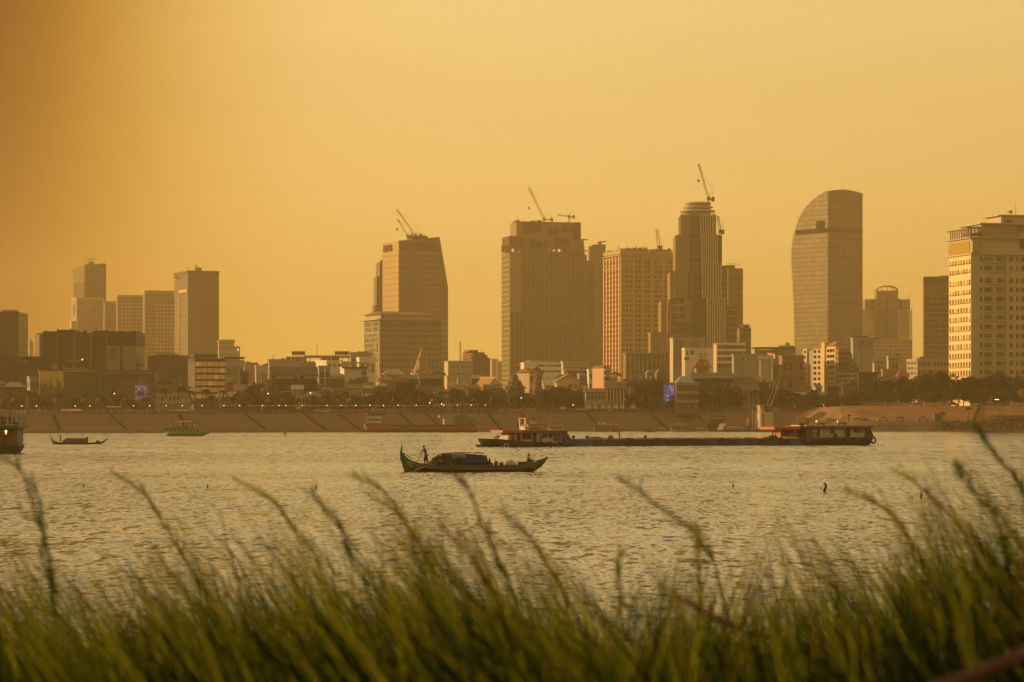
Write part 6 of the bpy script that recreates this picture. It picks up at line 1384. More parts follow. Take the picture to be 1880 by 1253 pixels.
def car_mesh(seed=0, suv=False):
    h = 1.45 if not suv else 1.75
    b_ = MB(); pr = [(-2.2, .35), (-2.25, .7), (-2.0, .92), (-1.2, 1.0), (1.3, 1.02), (2.1, .85), (2.2, .5), (2.15, .3)] if not suv else [(-2.1, .4), (-2.15, .9), (-1.9, 1.1), (-1.3, 1.15), (1.9, 1.15), (2.1, .8), (2.1, .4)]
    b_.rings([[(x, y, z) for x, z in pr] for y in (-.85, .85)])
    c_ = MB(); cp = [(-1.3, 1.0), (-.6, h), (.7, h), (1.5, 1.0)] if not suv else [(-1.4, 1.14), (-.8, h), (1.7, h), (2.0, 1.14)]
    c_.rings([[(x * (1 if abs(y) > .7 else .98), y, z) for x, z in cp] for y in (-.78, .78)])
    return b_.mesh('body', None) if False else (b_, c_)
wheel = MB().lathe([(.1, -.12), (.32, -.12), (.33, .12), (.1, .12)], 12, 0, 0, ax='y').mesh('wheel', mat('tyre', (.02, .02, .02), .8, 0))
def car(label, px, py, d, m, face=1, suv=False, z=None, light=False, sc=1.0):
    x = X(px, d); z = Z(py, d) if z is None else z
    r = thing('parked_car', label, 'car', (x, d, z), R(180) if face > 0 else 0, 'cars around the headland'); r.scale = (sc, sc, sc)
    bb, cb_ = car_mesh(0, suv); bb.make('body', m, r, smooth=False); cb_.make('cabin', mat('car_glass', (.04, .04, .04), .15, 0), r)
    MB().box(-.65, .75, -.72, .72, 1.43 if not suv else 1.73, 1.5 if not suv else 1.8).make('roof', m, r, recalc=False)
    for xx in (-1.35, 1.35):
        for yy in (-.8, .8): inst('wheel', wheel, r, (xx, yy, .33))
    if light:
        for yy in (-.55, .55): MB().lathe([(.02, -2.3), (.16, -2.28), (.16, -2.2)], 8, yy, .65, ax='x').make('headlight', gm_('headlight_on', (1, .9, .7), (1, .75, .4), 12), r)
    return r
cw = mat('car_white', (.55, .5, .42), .3, 0); cg_ = mat('car_grey', (.22, .2, .17), .3, 0); cs_ = mat('car_silver', (.38, .35, .3), .3, 0); cd_ = mat('car_dark', (.06, .05, .05), .3, 0)
D1 = 1100
car('white saloon car on the shelf right of the tyre-hung tug', 1621, 780, 1104, cw, -1, z=4.25)
car('small pale van-like car left of the silver saloon on the shelf', 1651, 776, 1106, cs_, -1, True, z=4.3, sc=.85)
car('silver saloon car on the shelf left of the blue cabin', 1694, 774, 1107, cs_, -1, z=4.35)
car('dark saloon partly hidden behind the tyre-hung tug roof', 1588, 778, 1112, cd_, -1, z=3.6)
car('white box van peeping over the tug roof', 1573, 777, 1108, cw, -1, True, z=3.6)
for px, lab, m, lt in ((1672, 'pale car on the headland road, first from the left behind the fence', cs_, False), (1686, 'car with a glaring headlight on the headland road', cd_, True), (1723, 'white car behind the fence, right of the glaring headlight', cw, False), (1790, 'long pale car on the headland road near the stairs', cs_, False), (1868, 'white car on the headland road at the right edge', cw, False), (1603, 'dark car behind the fence at its left end', cd_, False), (1750, 'dark car on the headland road right of the fence end', cd_, False)):
    car(lab, px, 745, 1142, m, 1, z=10.15, light=lt)
x, d = X(1722, 1102), 1102; r = thing('cabin', 'small blue-grey cabin on the muddy shelf', 'cabin', (x, d, 4.2)); cbm = mat('cabin_blue', (.09, .09, .12), .7, .15, 1)
MB().box(-1.5, 1.5, -1.2, 1.2, 0, 2.6).make('wall', cbm, r, recalc=False); MB().box(-1.7, 1.7, -1.4, 1.4, 2.6, 2.8).make('roof', c_slab, r, recalc=False); MB().box(-.4, .5, -1.25, -1.15, .1, 2).make('door', c_dk2, r, recalc=False)
for px, q, lab in ((1724, 752, 'thin bare pole behind the blue cabin'), (1757, 745, 'thin dark pole between the cabin and the stairs'), (1880, 752, 'thin pole on the shelf at the right edge')):
    d = 1108; o = MB().tube([(0, 0, 0), (.05, 0, Z(q, d) - 4.2)], .08, 5, .05).make('pole', pole_m, recalc=False); o.location = (X(px, d), d, 4.2); tag(o, lab, 'pole')
mb = MB(); n = 20
for k in range(n):
    s = k / (n - 1); x = X(1784 + 24 * s, 1118); y = HW(x) + 20.4 + 17 * s; z = 4.55 + 5.7 * s
    mb.box(x - .5, x + .5, y - .4, y + .9, z - .3, z + .12)
r = thing('stairway', 'dark stairway slanting up the red slope', 'stairs', (0, 0, 0)); mb.make('steps', sm, r, recalc=False)
mb = MB(); mb.tube([(X(1784, 1118) - .6, HW(170) + 20, 5.5), (X(1808, 1118) - .6, HW(170) + 37, 11.2)], .07, 4); mb.make('handrail', pole_m, r, recalc=False)
for i, (px, q, lab) in enumerate(((1644, 718, 'double-armed road lamp behind the fence, left'), (1745, 706, 'flat-headed road lamp above the headland trees'), (1762, 725, 'short white road lamp right of the flat-headed one'), (1830, 734, 'small lit road lamp on the headland, right part'), (1860, 703, 'tall road lamp at the far right of the headland'), (1634, 730, 'thin road sign pole behind the fence'), (1686, 727, 'pale lamp post with twin heads behind the glaring car'))):
    d = 1139; z0 = 10.1; H = Z(q, d) - z0; r = thing('road_lamp', lab, 'street lamp', (X(px, d), d, z0), 0, 'road lamps on the headland')
    MB().tube([(0, 0, 0), (0, 0, H)], .08, 5, .05).make('post', c_pale if i in (2, 6) else pole_m, r, recalc=False); MB().box(-.8, .8, -.15, .15, H - .08, H + .1).make('lamp_head', c_pale if i != 3 else glow, r, recalc=False)
# rubble and litter along the right waterline
rnd = random.Random(14); mb = MB(); mi = []
rc = [gm_('litter_%d' % i, c) for i, c in enumerate([(.3, .12, .08), (.42, .35, .28), (.14, .1, .07), (.3, .2, .14), (.08, .06, .05)])]
for i in range(900):
    px = rnd.triangular(1700, 1905, 1830); x = X(px, 1096); t_ = rnd.random(); y = HW(x) + t_ * 7; z = .15 + 4.0 * min(1, t_ * 1.15) * .9; s = rnd.uniform(.12, .5); n0 = len(mb.f)
    mb.rings([[(x + s * rnd.uniform(.7, 1.2) * math.cos(a_), y + s * math.sin(a_), z + zz) for a_ in (0, 1.3, 2.6, 3.9, 5.2)] for zz in (-.1, s * .5, s * .8)]); mi += [rnd.choice([0, 1, 2, 2, 3, 4, 4])] * (len(mb.f) - n0)
me = mb.mesh('rubble', rc); me.polygons.foreach_set('material_index', mi); o = bpy.data.objects.new('rubble', me); COL.objects.link(o); tag(o, 'litter and rubble strewn over the muddy bank at the right', 'rubble', kind='stuff')
# low scrub
mb = MB()
for i in range(5200):
    k = rnd.random()
    if k < .45: px = rnd.triangular(1790, 1905, 1870); x = X(px, 1104); y = HW(x) + rnd.uniform(7, 14); z = 4.3 + rnd.random() ** 2 * 2.2
    elif k < .8: px = rnd.uniform(1715, 1900); x = X(px, 1098); t_ = rnd.random(); y = HW(x) + .5 + t_ * 6; z = .3 + 3.8 * t_ + rnd.random() * .7
    else: px = rnd.uniform(1480, 1600); x = X(px, 1112); y = HW(x) + rnd.uniform(17, 24) + 4; z = 4.2 + rnd.random() ** 2 * 1.0
    s = rnd.uniform(.15, .35); u_ = Vector((rnd.gauss(0, 1), rnd.gauss(0, .6), rnd.gauss(0, 1))).normalized() * s; w_ = Vector((rnd.gauss(0, 1), rnd.gauss(0, 1), rnd.gauss(0, 1))).normalized() * s * .5
    c = Vector((x, y, z)); mb.quad(c - u_, c + w_, c + u_, c - w_)
o = mb.make('scrub', LF[1], recalc=False); tag(o, 'low green scrub and weeds on the muddy shelf', 'scrub', kind='stuff')
# ------------------------------------------------------------------ people
def skin_mesh(name, verts, edges, m, sub=1):
    me = bpy.data.meshes.new(name); me.from_pydata([v[0] for v in verts], edges, [])
    o = bpy.data.objects.new('tmp', me); COL.objects.link(o)
    sk = o.modifiers.new('s', 'SKIN'); su = o.modifiers.new('u', 'SUBSURF'); su.levels = sub; su.render_levels = sub
    for i, v in enumerate(verts):
        d_ = me.skin_vertices[0].data[i]; d_.radius = v[1] if isinstance(v[1], tuple) else (v[1], v[1]); d_.use_root = (i == 0)
    bpy.context.view_layer.update()
    out_ = bpy.data.meshes.new_from_object(o.evaluated_get(bpy.context.evaluated_depsgraph_get())); bpy.data.objects.remove(o)
    out_.name = name; out_.materials.clear(); out_.materials.append(m)
    out_.polygons.foreach_set('use_smooth', [True] * len(out_.polygons)); return out_
SK = mat('skin', (.16, .085, .05), .6, 0)
HAIR = mat('hair_black', (.012, .009, .007), .7, 0)
POSES = {   # x forward, y left, z up; metres; pelvis first
 'stand': dict(pelvis=(0, 0, .92), chest=(.04, 0, 1.25), neck=(.05, 0, 1.44), head=(.07, 0, 1.60), ls=(.04, .19, 1.38), le=(.12, .26, 1.12), lh=(.26, .2, .96), rs=(.04, -.19, 1.38), re=(.16, -.24, 1.14), rh=(.36, -.16, 1.1), lk=(.04, .10, .5), lf=(-.02, .11, .07), lt=(.14, .12, .04), rk=(.03, -.10, .5), rf=(-.04, -.13, .07), rt=(.12, -.14, .04)),
 'row': dict(pelvis=(-.02, 0, .90), chest=(.10, 0, 1.22), neck=(.14, 0, 1.40), head=(.20, 0, 1.55), ls=(.12, .19, 1.34), le=(.30, .22, 1.16), lh=(.46, .10, 1.02), rs=(.12, -.19, 1.34), re=(.30, -.22, 1.10), rh=(.50, -.08, .92), lk=(.10, .10, .48), lf=(.06, .12, .07), lt=(.24, .13, .04), rk=(-.08, -.10, .48), rf=(-.22, -.12, .07), rt=(-.08, -.13, .04)),
 'sit': dict(pelvis=(0, 0, .14), chest=(.06, 0, .44), neck=(.10, 0, .62), head=(.14, 0, .77), ls=(.08, .18, .56), le=(.20, .22, .34), lh=(.40, .14, .30), rs=(.08, -.18, .56), re=(.20, -.22, .34), rh=(.42, -.12, .32), lk=(.36, .18, .36), lf=(.46, .16, .07), lt=(.60, .16, .04), rk=(.36, -.18, .34), rf=(.48, -.14, .07), rt=(.62, -.14, .04)),
}
def lerp(a, b, t): return tuple(a[i] + (b[i] - a[i]) * t for i in range(3))
_pm = {}
def person_meshes(pose, shirt, trous):
    k = (pose, shirt.name, trous.name)
    if k in _pm: return _pm[k]
    P = POSES[pose]; nm = ['pelvis', 'chest', 'neck', 'head', 'ls', 'le', 'lh', 'rs', 're', 'rh', 'lk', 'lf', 'lt', 'rk', 'rf', 'rt']
    rad = dict(pelvis=(.13, .10), chest=(.15, .10), neck=.05, head=.095, ls=.06, le=.042, lh=.032, rs=.06, re=.042, rh=.032, lk=.058, lf=.042, lt=.035, rk=.058, rf=.042, rt=.035)
    fat = lambda q: tuple(v * 1.42 for v in q) if isinstance(q, tuple) else q * 1.42
    V = [(P[n], fat(rad[n])) for n in nm]; ix = {n: i for i, n in enumerate(nm)}
    E = [(a, b) for a, b in (('pelvis', 'chest'), ('chest', 'neck'), ('neck', 'head'), ('chest', 'ls'), ('ls', 'le'), ('le', 'lh'), ('chest', 'rs'), ('rs', 're'), ('re', 'rh'), ('pelvis', 'lk'), ('lk', 'lf'), ('lf', 'lt'), ('pelvis', 'rk'), ('rk', 'rf'), ('rf', 'rt'))]
    E = [(ix[a], ix[b]) for a, b in E]
    # fingers: short curled chains at each hand
    for h, e_ in (('lh', 'le'), ('rh', 're')):
        d_ = (Vector(P[h]) - Vector(P[e_])).normalized(); side = d_.cross(Vector((0, 0, 1))).normalized()
        for q in (-1.5, -.5, .5, 1.5):
            a = Vector(P[h]) + d_ * .05 + side * q * .018; V.append((tuple(a), .012)); E.append((ix[h], len(V) - 1)); V.append((tuple(a + d_ * .03 + Vector((0, 0, -.025))), .009)); E.append((len(V) - 2, len(V) - 1))
        a = Vector(P[h]) + side * .035 + d_ * .01; V.append((tuple(a), .012)); E.append((ix[h], len(V) - 1))
    body = skin_mesh('body', V, E, SK)
    hd = Vector(P['head']); 
    sv = [(lerp(P['pelvis'], P['chest'], .05), (.15, .12)), (P['chest'], (.17, .125)), (lerp(P['chest'], P['neck'], .7), .085), (P['ls'], .078), (lerp(P['ls'], P['le'], .75), .062), (P['rs'], .078), (lerp(P['rs'], P['re'], .75), .062)]
    sh = skin_mesh('shirt', [(p, fat(q)) for p, q in sv], [(0, 1), (1, 2), (1, 3), (3, 4), (1, 5), (5, 6)], shirt)
    tv = [(P['pelvis'], (.145, .12)), (lerp(P['pelvis'], P['lk'], .25), .09), (P['lk'], .072), (lerp(P['lk'], P['lf'], .85), .062), (lerp(P['pelvis'], P['rk'], .25), .09), (P['rk'], .072), (lerp(P['rk'], P['rf'], .85), .062)]
    tr = skin_mesh('trousers', [(p, fat(q)) for p, q in tv], [(0, 1), (1, 2), (2, 3), (0, 4), (4, 5), (5, 6)], trous)
    h = MB().lathe([(.02, hd.z + .125), (.075, hd.z + .105), (.108, hd.z + .05), (.112, hd.z - .01), (.09, hd.z - .05), (.03, hd.z - .05)], 10, hd.x - .022, hd.y).mesh('hair', HAIR, True)
    _pm[k] = (body, sh, tr, h); return _pm[k]
def person(label, loc, rz, pose, shirt, trous, sc=1.0, group=None, hat=None):
    r = thing('person', label, 'person', loc, rz, group); r.scale = (sc, sc, sc)
    for n, me in zip(('body', 'shirt', 'trousers', 'hair'), person_meshes(pose, shirt, trous)): inst(n, me, r)
    if hat:
        hd = Vector(POSES[pose]['head']); MB().lathe([(.22, hd.z + .05), (.1, hd.z + .11), (.02, hd.z + .2)], 12, hd.x, hd.y).make('hat', hat, r)
    return r
S_blue = mat('shirt_blue', (.05, .07, .16), .8, 0); S_dark = mat('shirt_dark', (.035, .03, .03), .8, 0); S_brown = mat('shirt_brown', (.11, .06, .04), .8, 0); S_pale = mat('shirt_pale', (.35, .3, .24), .8, 0); S_red = mat('shirt_red', (.3, .06, .04), .8, 0)
T_dark = mat('trousers_dark', (.03, .025, .03), .8, 0)

# ------------------------------------------------------------------ boats
def hull(mb, st, n=7):
    """st: (x, half beam, keel z, gunwale z)"""
    rs = []
    for x, w_, zk, zg in st:
        rs.append([(x, w_ * math.cos(a_), zg + (zk - zg) * math.sin(a_) ** .75) for a_ in [math.pi * i / (n - 1) for i in range(n)]])
    return mb.rings(rs)
def strip(mb, pts, y0, y1, th):      # band following the gunwale on both sides
    mb.rings([[(x, s * (w_ + y0), z), (x, s * (w_ + y1), z), (x, s * (w_ + y1), z - th), (x, s * (w_ + y0), z - th)] for s in (1,) for x, w_, z in pts])
    mb.rings([[(x, -(w_ + y0), z), (x, -(w_ + y1), z), (x, -(w_ + y1), z - th), (x, -(w_ + y0), z - th)] for x, w_, z in pts])
    return mb
tyre_m = mat('tyre', (.02, .02, .02), .8, 0)
def torus(R0, r0, n=14, m=6, ax='y'):
    mb = MB(); rs = []
    for i in range(n):
        a_ = 2 * math.pi * i / n
        rs.append([((R0 + r0 * math.cos(q)) * math.cos(a_), r0 * math.sin(q), (R0 + r0 * math.cos(q)) * math.sin(a_)) for q in [2 * math.pi * j / m for j in range(m)]])
    mb.rings(rs + [rs[0]], cap=False); return mb

# --- near fishing sampan
d = 252.0; k_ = d / F
def sx(u): return (720 + u / 6.267 - 870) * k_
def szz(v): return (866 - (800 + v / 6.267)) * k_
r = thing('fishing_boat', 'long wooden fishing boat in mid-river with a high blue stern post and blue canopy', 'boat', (X(870, d), d, 0.0), R(4))
hg = mat('hull_maroon', (.045, .015, .01), .55, .25, 1.5); g_green = mat('boat_green', (.045, .14, .02), .5, .15, 2); g_blue = mat('boat_blue', (.08, .14, .18), .5, .1, 2)
og = mat('boat_orange', (.35, .12, .03), .5, .1); rd = mat('boat_red', (.25, .05, .03), .5, .15, 2); wd = mat('boat_wood', (.10, .06, .035), .8, .3, 2); rail_l = mat('rail_pale', (.20, .17, .15), .6, .1, 2)
st = [(sx(118), .05, szz(230), szz(195)), (sx(150), .18, szz(330), szz(235)), (sx(190), .34, szz(385), szz(268)), (sx(240), .50, szz(412), szz(295)), (sx(330), .72, -.12, szz(322)), (sx(480), .95, -.22, szz(338)), (sx(700), 1.08, -.25, szz(345)), (sx(950), 1.10, -.25, szz(348)), (sx(1200), 1.05, -.25, szz(348)), (sx(1400), .88, -.2, szz(343)), (sx(1540), .66, -.1, szz(328)), (sx(1640), .46, szz(405), szz(308)), (sx(1710), .28, szz(360), szz(285)), (sx(1760), .14, szz(305), szz(262)), (sx(1790), .05, szz(262), szz(242))]
hull(MB(), st, 9).make('hull', hg, r, smooth=True)
gp = [(x, w_, zg + .04) for x, w_, zk, zg in st]
strip(MB(), gp, -.05, .05, .10).make('gunwale', g_blue, r)
strip(MB(), [(x, w_ * .985, z - .17) for x, w_, z in gp[2:-2]], -.02, .035, .09).make('rubbing_strake', rail_l, r)
strip(MB(), [(x, w_ * .96, z - .28) for x, w_, z in gp[3:-3]], -.02, .03, .10).make('red_strake', rd, r)
def endpaint(sts, m, name):
    mb = MB(); n = 9
    rs = [[(x, 1.012 * w_ * math.cos(a_) + (.012 if math.cos(a_) > 0 else -.012), zg - .03 + (zk - zg) * math.sin(a_) ** .75 * 1.01) for a_ in [math.pi * i / (n - 1) for i in range(n)]] for x, w_, zk, zg in sts]
    mb.rings(rs); mb.make(name, m, r, smooth=True)
endpaint(st[0:5], g_green, 'green_stern'); endpaint(st[-6:], g_green, 'green_bow')
for xs2, m2 in (((300, 345, 372), og), ((1588, 1612, 1640), og)):
    pass
for sg in (-1, 1):
    MB().tube([(sx(255), sg * .52, szz(408)), (sx(320), sg * .74, szz(372)), (sx(400), sg * .90, szz(350))], .06, 5).make('orange_stripe', og, r)
    MB().tube([(sx(1585), sg * .62, szz(345)), (sx(1640), sg * .50, szz(375)), (sx(1665), sg * .38, szz(392))], .05, 5).make('orange_stripe', og, r)
mb = MB(); pp = [(165, 415, 26), (140, 340, 22), (112, 260, 20), (103, 190, 14), (108, 145, 9), (112, 118, 5)]
mb.rings([[(sx(u - q), .10, szz(v)), (sx(u + q), .10, szz(v)), (sx(u + q), -.10, szz(v)), (sx(u - q), -.10, szz(v))] for u, v, q in pp]); mb.make('stern_post', g_blue, r)
MB().rings([[(sx(u - q), .12, szz(v)), (sx(u + q), .12, szz(v)), (sx(u + q), -.12, szz(v)), (sx(u - q), -.12, szz(v))] for u, v, q in ((195, 425, 38), (182, 395, 26), (165, 360, 12))]).tube([(sx(170), 0, szz(350)), (sx(130), 0, szz(220))], .05, 5).make('red_post_foot', rd, r)
MB().tube([(sx(112), 0, szz(120)), (sx(110), 0, szz(45))], .022, 4, .012).make('stern_rod', HAIR, r, recalc=False)
MB().tube([(sx(118), .1, szz(190)), (sx(245), .25, szz(272))], .035, 5).make('steering_pole', wd, r, recalc=False)
# canopy: hooped blue tarpaulin, pale hood, dark hood
def hoops(x0, x1, w0, w1, zb_, zt0, zt1, n=11, seg=6, bulge=.0):
    rs = []
    for i in range(seg + 1):
        s = i / seg; x = x0 + (x1 - x0) * s; w_ = w0 + (w1 - w0) * s; zt_ = zt0 + (zt1 - zt0) * s + bulge * math.sin(math.pi * s)
        rs.append([(x, w_ * math.cos(a_), zb_ + (zt_ - zb_) * math.sin(a_) ** .8) for a_ in [math.pi * j / (n - 1) for j in range(n)]])
    return rs
tarp = mat('tarp_blue', (.025, .03, .12), .55, .2, 2.0); hood = mat('hood_pale_blue', (.13, .22, .24), .5, .15, 2); mat_b = mat('reed_mat', (.09, .05, .03), .9, .3, 4)
mb = MB(); rs = hoops(sx(825), sx(1085), .98, .90, szz(335), szz(203), szz(225), seg=8)
for i, rr in enumerate(rs):
    if i % 2: rs[i] = [(x, y * .985, z - .03 * abs(math.sin(j))) for j, (x, y, z) in enumerate(rr)]
mb.rings(rs); mb.rings([rs[-1], [(sx(1105), y * .9, min(z, szz(300))) for x, y, z in rs[-1]]]); mb.make('blue_canopy', tarp, r, smooth=True)
MB().rings(hoops(sx(690), sx(832), .96, 1.0, szz(335), szz(196), szz(200), seg=3)[:], cap=False, closed=False).make('hood_frame', mat_b, r, smooth=True)
rs = hoops(sx(688), sx(838), 1.02, 1.04, szz(268), szz(190), szz(196), seg=3); MB().rings(rs, cap=False, closed=False).make('pale_hood', hood, r, smooth=True)
MB().rings(hoops(sx(580), sx(700), .8, .96, szz(330), szz(198), szz(192), seg=4), cap=False, closed=False).make('reed_hood', mat_b, r, smooth=True)
MB().box(sx(722), sx(806), -1.03, -.98, szz(332), szz(252)).make('cabin_opening', HAIR, r, recalc=False)
for u in (716, 810): MB().box(sx(u - 3), sx(u + 3), -1.07, -1.0, szz(335), szz(245)).make('cabin_post', rail_l, r, recalc=False)
MB().box(sx(700), sx(1100), -1.1, 1.1, szz(345), szz(332)).make('deck', wd, r, recalc=False)
MB().rings(hoops(sx(705), sx(1050), .42, .4, szz(200) , szz(186), szz(196), seg=6)).make('rolled_mat', mat('mat_rust', (.16, .06, .03), .9, .3, 3), r)
for (u, v) in ((950, 196), (985, 194), (1018, 198)): MB().tube([(sx(u - 22), -.1, szz(v)), (sx(u + 24), .1, szz(v + 5))], .05, 5).make('bundle', mat('bundle_orange', (.38, .14, .05), .8, .2, 3), r)
mb = MB(); rnd = random.Random(3)
for i in range(900):
    u = rnd.gauss(560, 55) if i % 3 else rnd.uniform(440, 680); top = 200 + abs(u - 560) * .62; v = rnd.uniform(min(top, 330), 338); y = rnd.uniform(-.85, .5); s = rnd.uniform(.05, .13)
    q = Vector((rnd.gauss(0, 1), rnd.gauss(0, 1), rnd.gauss(0, 1))).normalized() * s; w2 = Vector((rnd.gauss(0, 1), rnd.gauss(0, 1), rnd.gauss(0, 1))).normalized() * s * .6; c = Vector((sx(u), y, szz(v)))
    mb.quad(c - q, c + w2, c + q, c - w2)
o = mb.make('net_heap', mat('net_heap', (.05, .04, .02), .9, .4, 2), None, recalc=False); o.location = r.location; o.rotation_euler = r.rotation_euler; tag(o, 'dark tangled heap of nets and branches before the boat canopy', 'nets')
def onboat(u, v, y=0.0, root=None):
    root = root or r; v3 = Vector((sx(u), y, szz(v))); v3.rotate(root.rotation_euler); return root.location + v3
person('man standing in the stern of the near fishing boat, rowing with a long pole', onboat(385, 325, -.1), R(180) + R(4), 'row', S_blue, T_dark, .99)
o = MB().tube([onboat(352, 205, -.2), onboat(283, 300, -.35), onboat(262, 330, -.5)], .028, 5).make('oar', wd, None, recalc=False); tag(o, 'long oar held by the standing man in the near boat', 'oar')
person('child sitting at the right end of the blue canopy on the near boat', onboat(1108, 350, -.35), R(20), 'sit', S_dark, T_dark, .78)
person('woman sitting at the bow of the near boat, hands on the oar loom', onboat(1560, 322, 0), R(8), 'sit', S_brown, T_dark, .95)
o = MB().tube([onboat(1612, 282, 0), onboat(1680, 285, -.2), onboat(1765, 262, -.4)], .025, 5).tube([onboat(1632, 310, 0), onboat(1630, 268, 0)], .03, 5).make('bow_oar', wd, None, recalc=False); tag(o, 'bow oar and its upright pin beside the sitting woman', 'oar')
def lathe_thing(name, label, cat, u, v, prof, m, y=0.0, n=14):
    o = MB().lathe(prof, n).make(name, m, None, smooth=True); o.location = onboat(u, v, y); tag(o, label, cat); return o
lathe_thing('white_dome', 'round white-blue dome cover on the foredeck of the near boat', 'dome', 1362, 342, [(.50, 0), (.48, .18), (.38, .36), (.2, .48), (.02, .52)], mat('dome_white', (.42, .44, .42), .5, .05), -.1)
lathe_thing('clay_pot', 'rusty brown pot on the foredeck behind the blue canopy', 'pot', 1195, 342, [(.16, 0), (.2, .15), (.17, .32), (.1, .4)], mat('pot_rust', (.28, .10, .04), .7, .1), -.2, 10)
lathe_thing('stove', 'squat dark red tub beside the rusty pot', 'tub', 1255, 342, [(.19, 0), (.2, .26), (.17, .28)], mat('tub_red', (.16, .04, .03), .7, .1), -.2, 10)
o = MB().tube([(0, 0, 0), (0, 0, .62)], .03, 5).make('short_post', wd, None); o.location = onboat(1187, 342, .1); tag(o, 'short upright stick behind the rusty pot', 'stick')
mb = MB(); mb.box(0, .9, -.35, .35, 0, .28)
for i in range(5): mb.box(i * .2, i * .2 + .05, -.37, .37, .28, .33)
o = mb.make('crate', mat('crate_green', (.09, .09, .05), .8, .2, 3), None, recalc=False); o.location = onboat(1448, 336, 0); tag(o, 'low slatted crate under the sitting woman', 'crate')

# --- small fishing boat far left
d = 533.0; k_ = d / F
def sx(u): return (u / 4.7 - 145) * k_
def szz(v): return (815.9 - (740 + v / 4.7)) * k_
r = thing('fishing_boat', 'small dark fishing boat silhouetted at the far left with both ends curling up', 'boat', (X(145, d), d, 0), R(3))
dkh = mat('dark_hull', (.03, .02, .018), .7, .2, 1)
st = [(sx(437), .05, szz(290), szz(268)), (sx(448), .25, szz(340), szz(305)), (sx(470), .45, -.05, szz(330)), (sx(520), .7, -.1, szz(341)), (sx(650), .85, -.1, szz(344)), (sx(780), .8, -.1, szz(343)), (sx(860), .6, -.05, szz(338)), (sx(895), .38, szz(345), szz(327)), (sx(926), .06, szz(312), szz(303))]
hull(MB(), st, 7).make('hull', dkh, r)
rs = hoops(sx(585), sx(742), .75, .75, szz(344), szz(303), szz(303), seg=4); MB().rings(rs).make('canopy', mat('canopy_mauve', (.10, .075, .08), .8, .2, 1), r)
MB().rings(hoops(sx(738), sx(758), .7, .3, szz(344), szz(303), szz(285), seg=2)).make('canopy_peak', dkh, r)
MB().rings(hoops(sx(540), sx(588), .3, .7, szz(344), szz(325), szz(300), seg=2)).make('heap', dkh, r)
MB().box(sx(828), sx(856), -.3, .3, szz(345), szz(324)).make('box', dkh, r, recalc=False)
MB().tube([(sx(712), 0, szz(303)), (sx(712), 0, szz(256))], .03, 4).make('mast', dkh, r, recalc=False)
MB().tube([(sx(487), 0, szz(340)), (sx(485), 0, szz(322))], .05, 4).make('rowlock', dkh, r, recalc=False)
person('man standing at the stern of the small far-left fishing boat', onboat(524, 340, 0, r), R(180), 'stand', S_dark, T_dark, .87)

# --- tug, barge and pusher, one long tow
TA = R(27)
b = B('river_tug', 'grey-hulled river tug with red roof and white cabin, left end of the tow', 'tugboat', 889, 483, TA, z0=0.0)
def PX(px, py): x = b.fx(px); return x, b.z(py, x)
def bb(mb, p0, p1, q0, q1, y0, y1):
    x0, x1 = b.fx(p0), b.fx(p1); xm = (x0 + x1) / 2; return mb.box(x0, x1, y0, y1, b.z(q1, xm), b.z(q0, xm))
def P_(name, m, *bx, root=None, label=None):
    mb = MB()
    for q in bx: bb(mb, *q)
    return mb.make(name, m, root or b.root, recalc=False, label=label)
hol = mat('hull_olive', (.035, .03, .02), .7, .25, .8, streak=True); wc = mat('cabin_white', (.50, .45, .37), .7, .15, .6, streak=True); rr_ = mat('roof_red', (.50, .10, .035), .6, .15, .5); rdk = mat('roof_red_dark', (.20, .05, .03), .7, .2, .5); dko = mat('opening_dark', (.02, .015, .012), .8, 0); bluep = mat('panel_blue', (.05, .07, .16), .6, .2, .8)
st = []
for px, w_, q0, q1 in ((889.5, .15, 805.6, 808), (896, .9, 806, 816), (902, 1.5, 806.4, 821.5), (920, 2.1, 807, 822), (960, 2.4, 810.6, 822), (1038, 2.4, 814.2, 822), (1050, 2.1, 814.6, 821.6)):
    x, zg = PX(px, q0); st.append((x, w_, b.z(q1, x) - .15, zg))
mbh = hull(MB(), st, 9); mbh.v = [(x, y + 2.4, z) for x, y, z in mbh.v]; mbh.make('hull', hol, b.root, smooth=True)
mb = MB(); xs_ = [s_[0] for s_ in st]
mb.rings([[(s_[0], 2.4 - s_[1] - .06, s_[3] + .05), (s_[0], 2.4 - s_[1] + .1, s_[3] + .05), (s_[0], 2.4 - s_[1] + .1, s_[3] - .16), (s_[0], 2.4 - s_[1] - .06, s_[3] - .16)] for s_ in st]); mb.make('gunwale', mat('gunwale_dark', (.04, .03, .025), .6, 0), b.root)
x, z = PX(887, 820); MB().box(x - .1, x + 1.0, 2.2, 2.6, -.3, .35).tube([(x + .6, 2.4, .2), (x + 1.5, 2.4, b.z(814))], .08, 5).make('anchor', dko, b.root, recalc=False)
P_('cabin', wc, (938, 1036, 795, 814, .9, 4.0))
P_('front_cabin_opening', dko, (944, 948.5, 796, 808, .8, 1), (952.5, 959, 796, 809, .8, 1), (963, 979, 796, 807.5, .8, 1))
P_('pillar', wc, (948.7, 951.8, 795, 809, .75, .9)); P_('pillar', wc, (959.5, 961, 795, 809, .72, .9)); P_('pillar', wc, (937.5, 940, 795, 809, .75, .9))
P_('curtain', mat('curtain_tan', (.35, .2, .1), .8, .2, 2), (940.5, 943, 796.5, 808, .82, .95), (945, 947, 797, 805, .72, .82))
P_('doorway', dko, (981.5, 989, 795.5, 812.5, .8, 1))
P_('window', dko, (1000.5, 1004.5, 797, 805, .82, 1)); P_('window', dko, (1006, 1009, 797, 804.5, .82, 1)); P_('window', dko, (1012, 1018, 797, 804.5, .82, 1))
P_('blue_panel', bluep, (1020, 1033.5, 797.5, 809.6, .7, .9))
mb = MB()
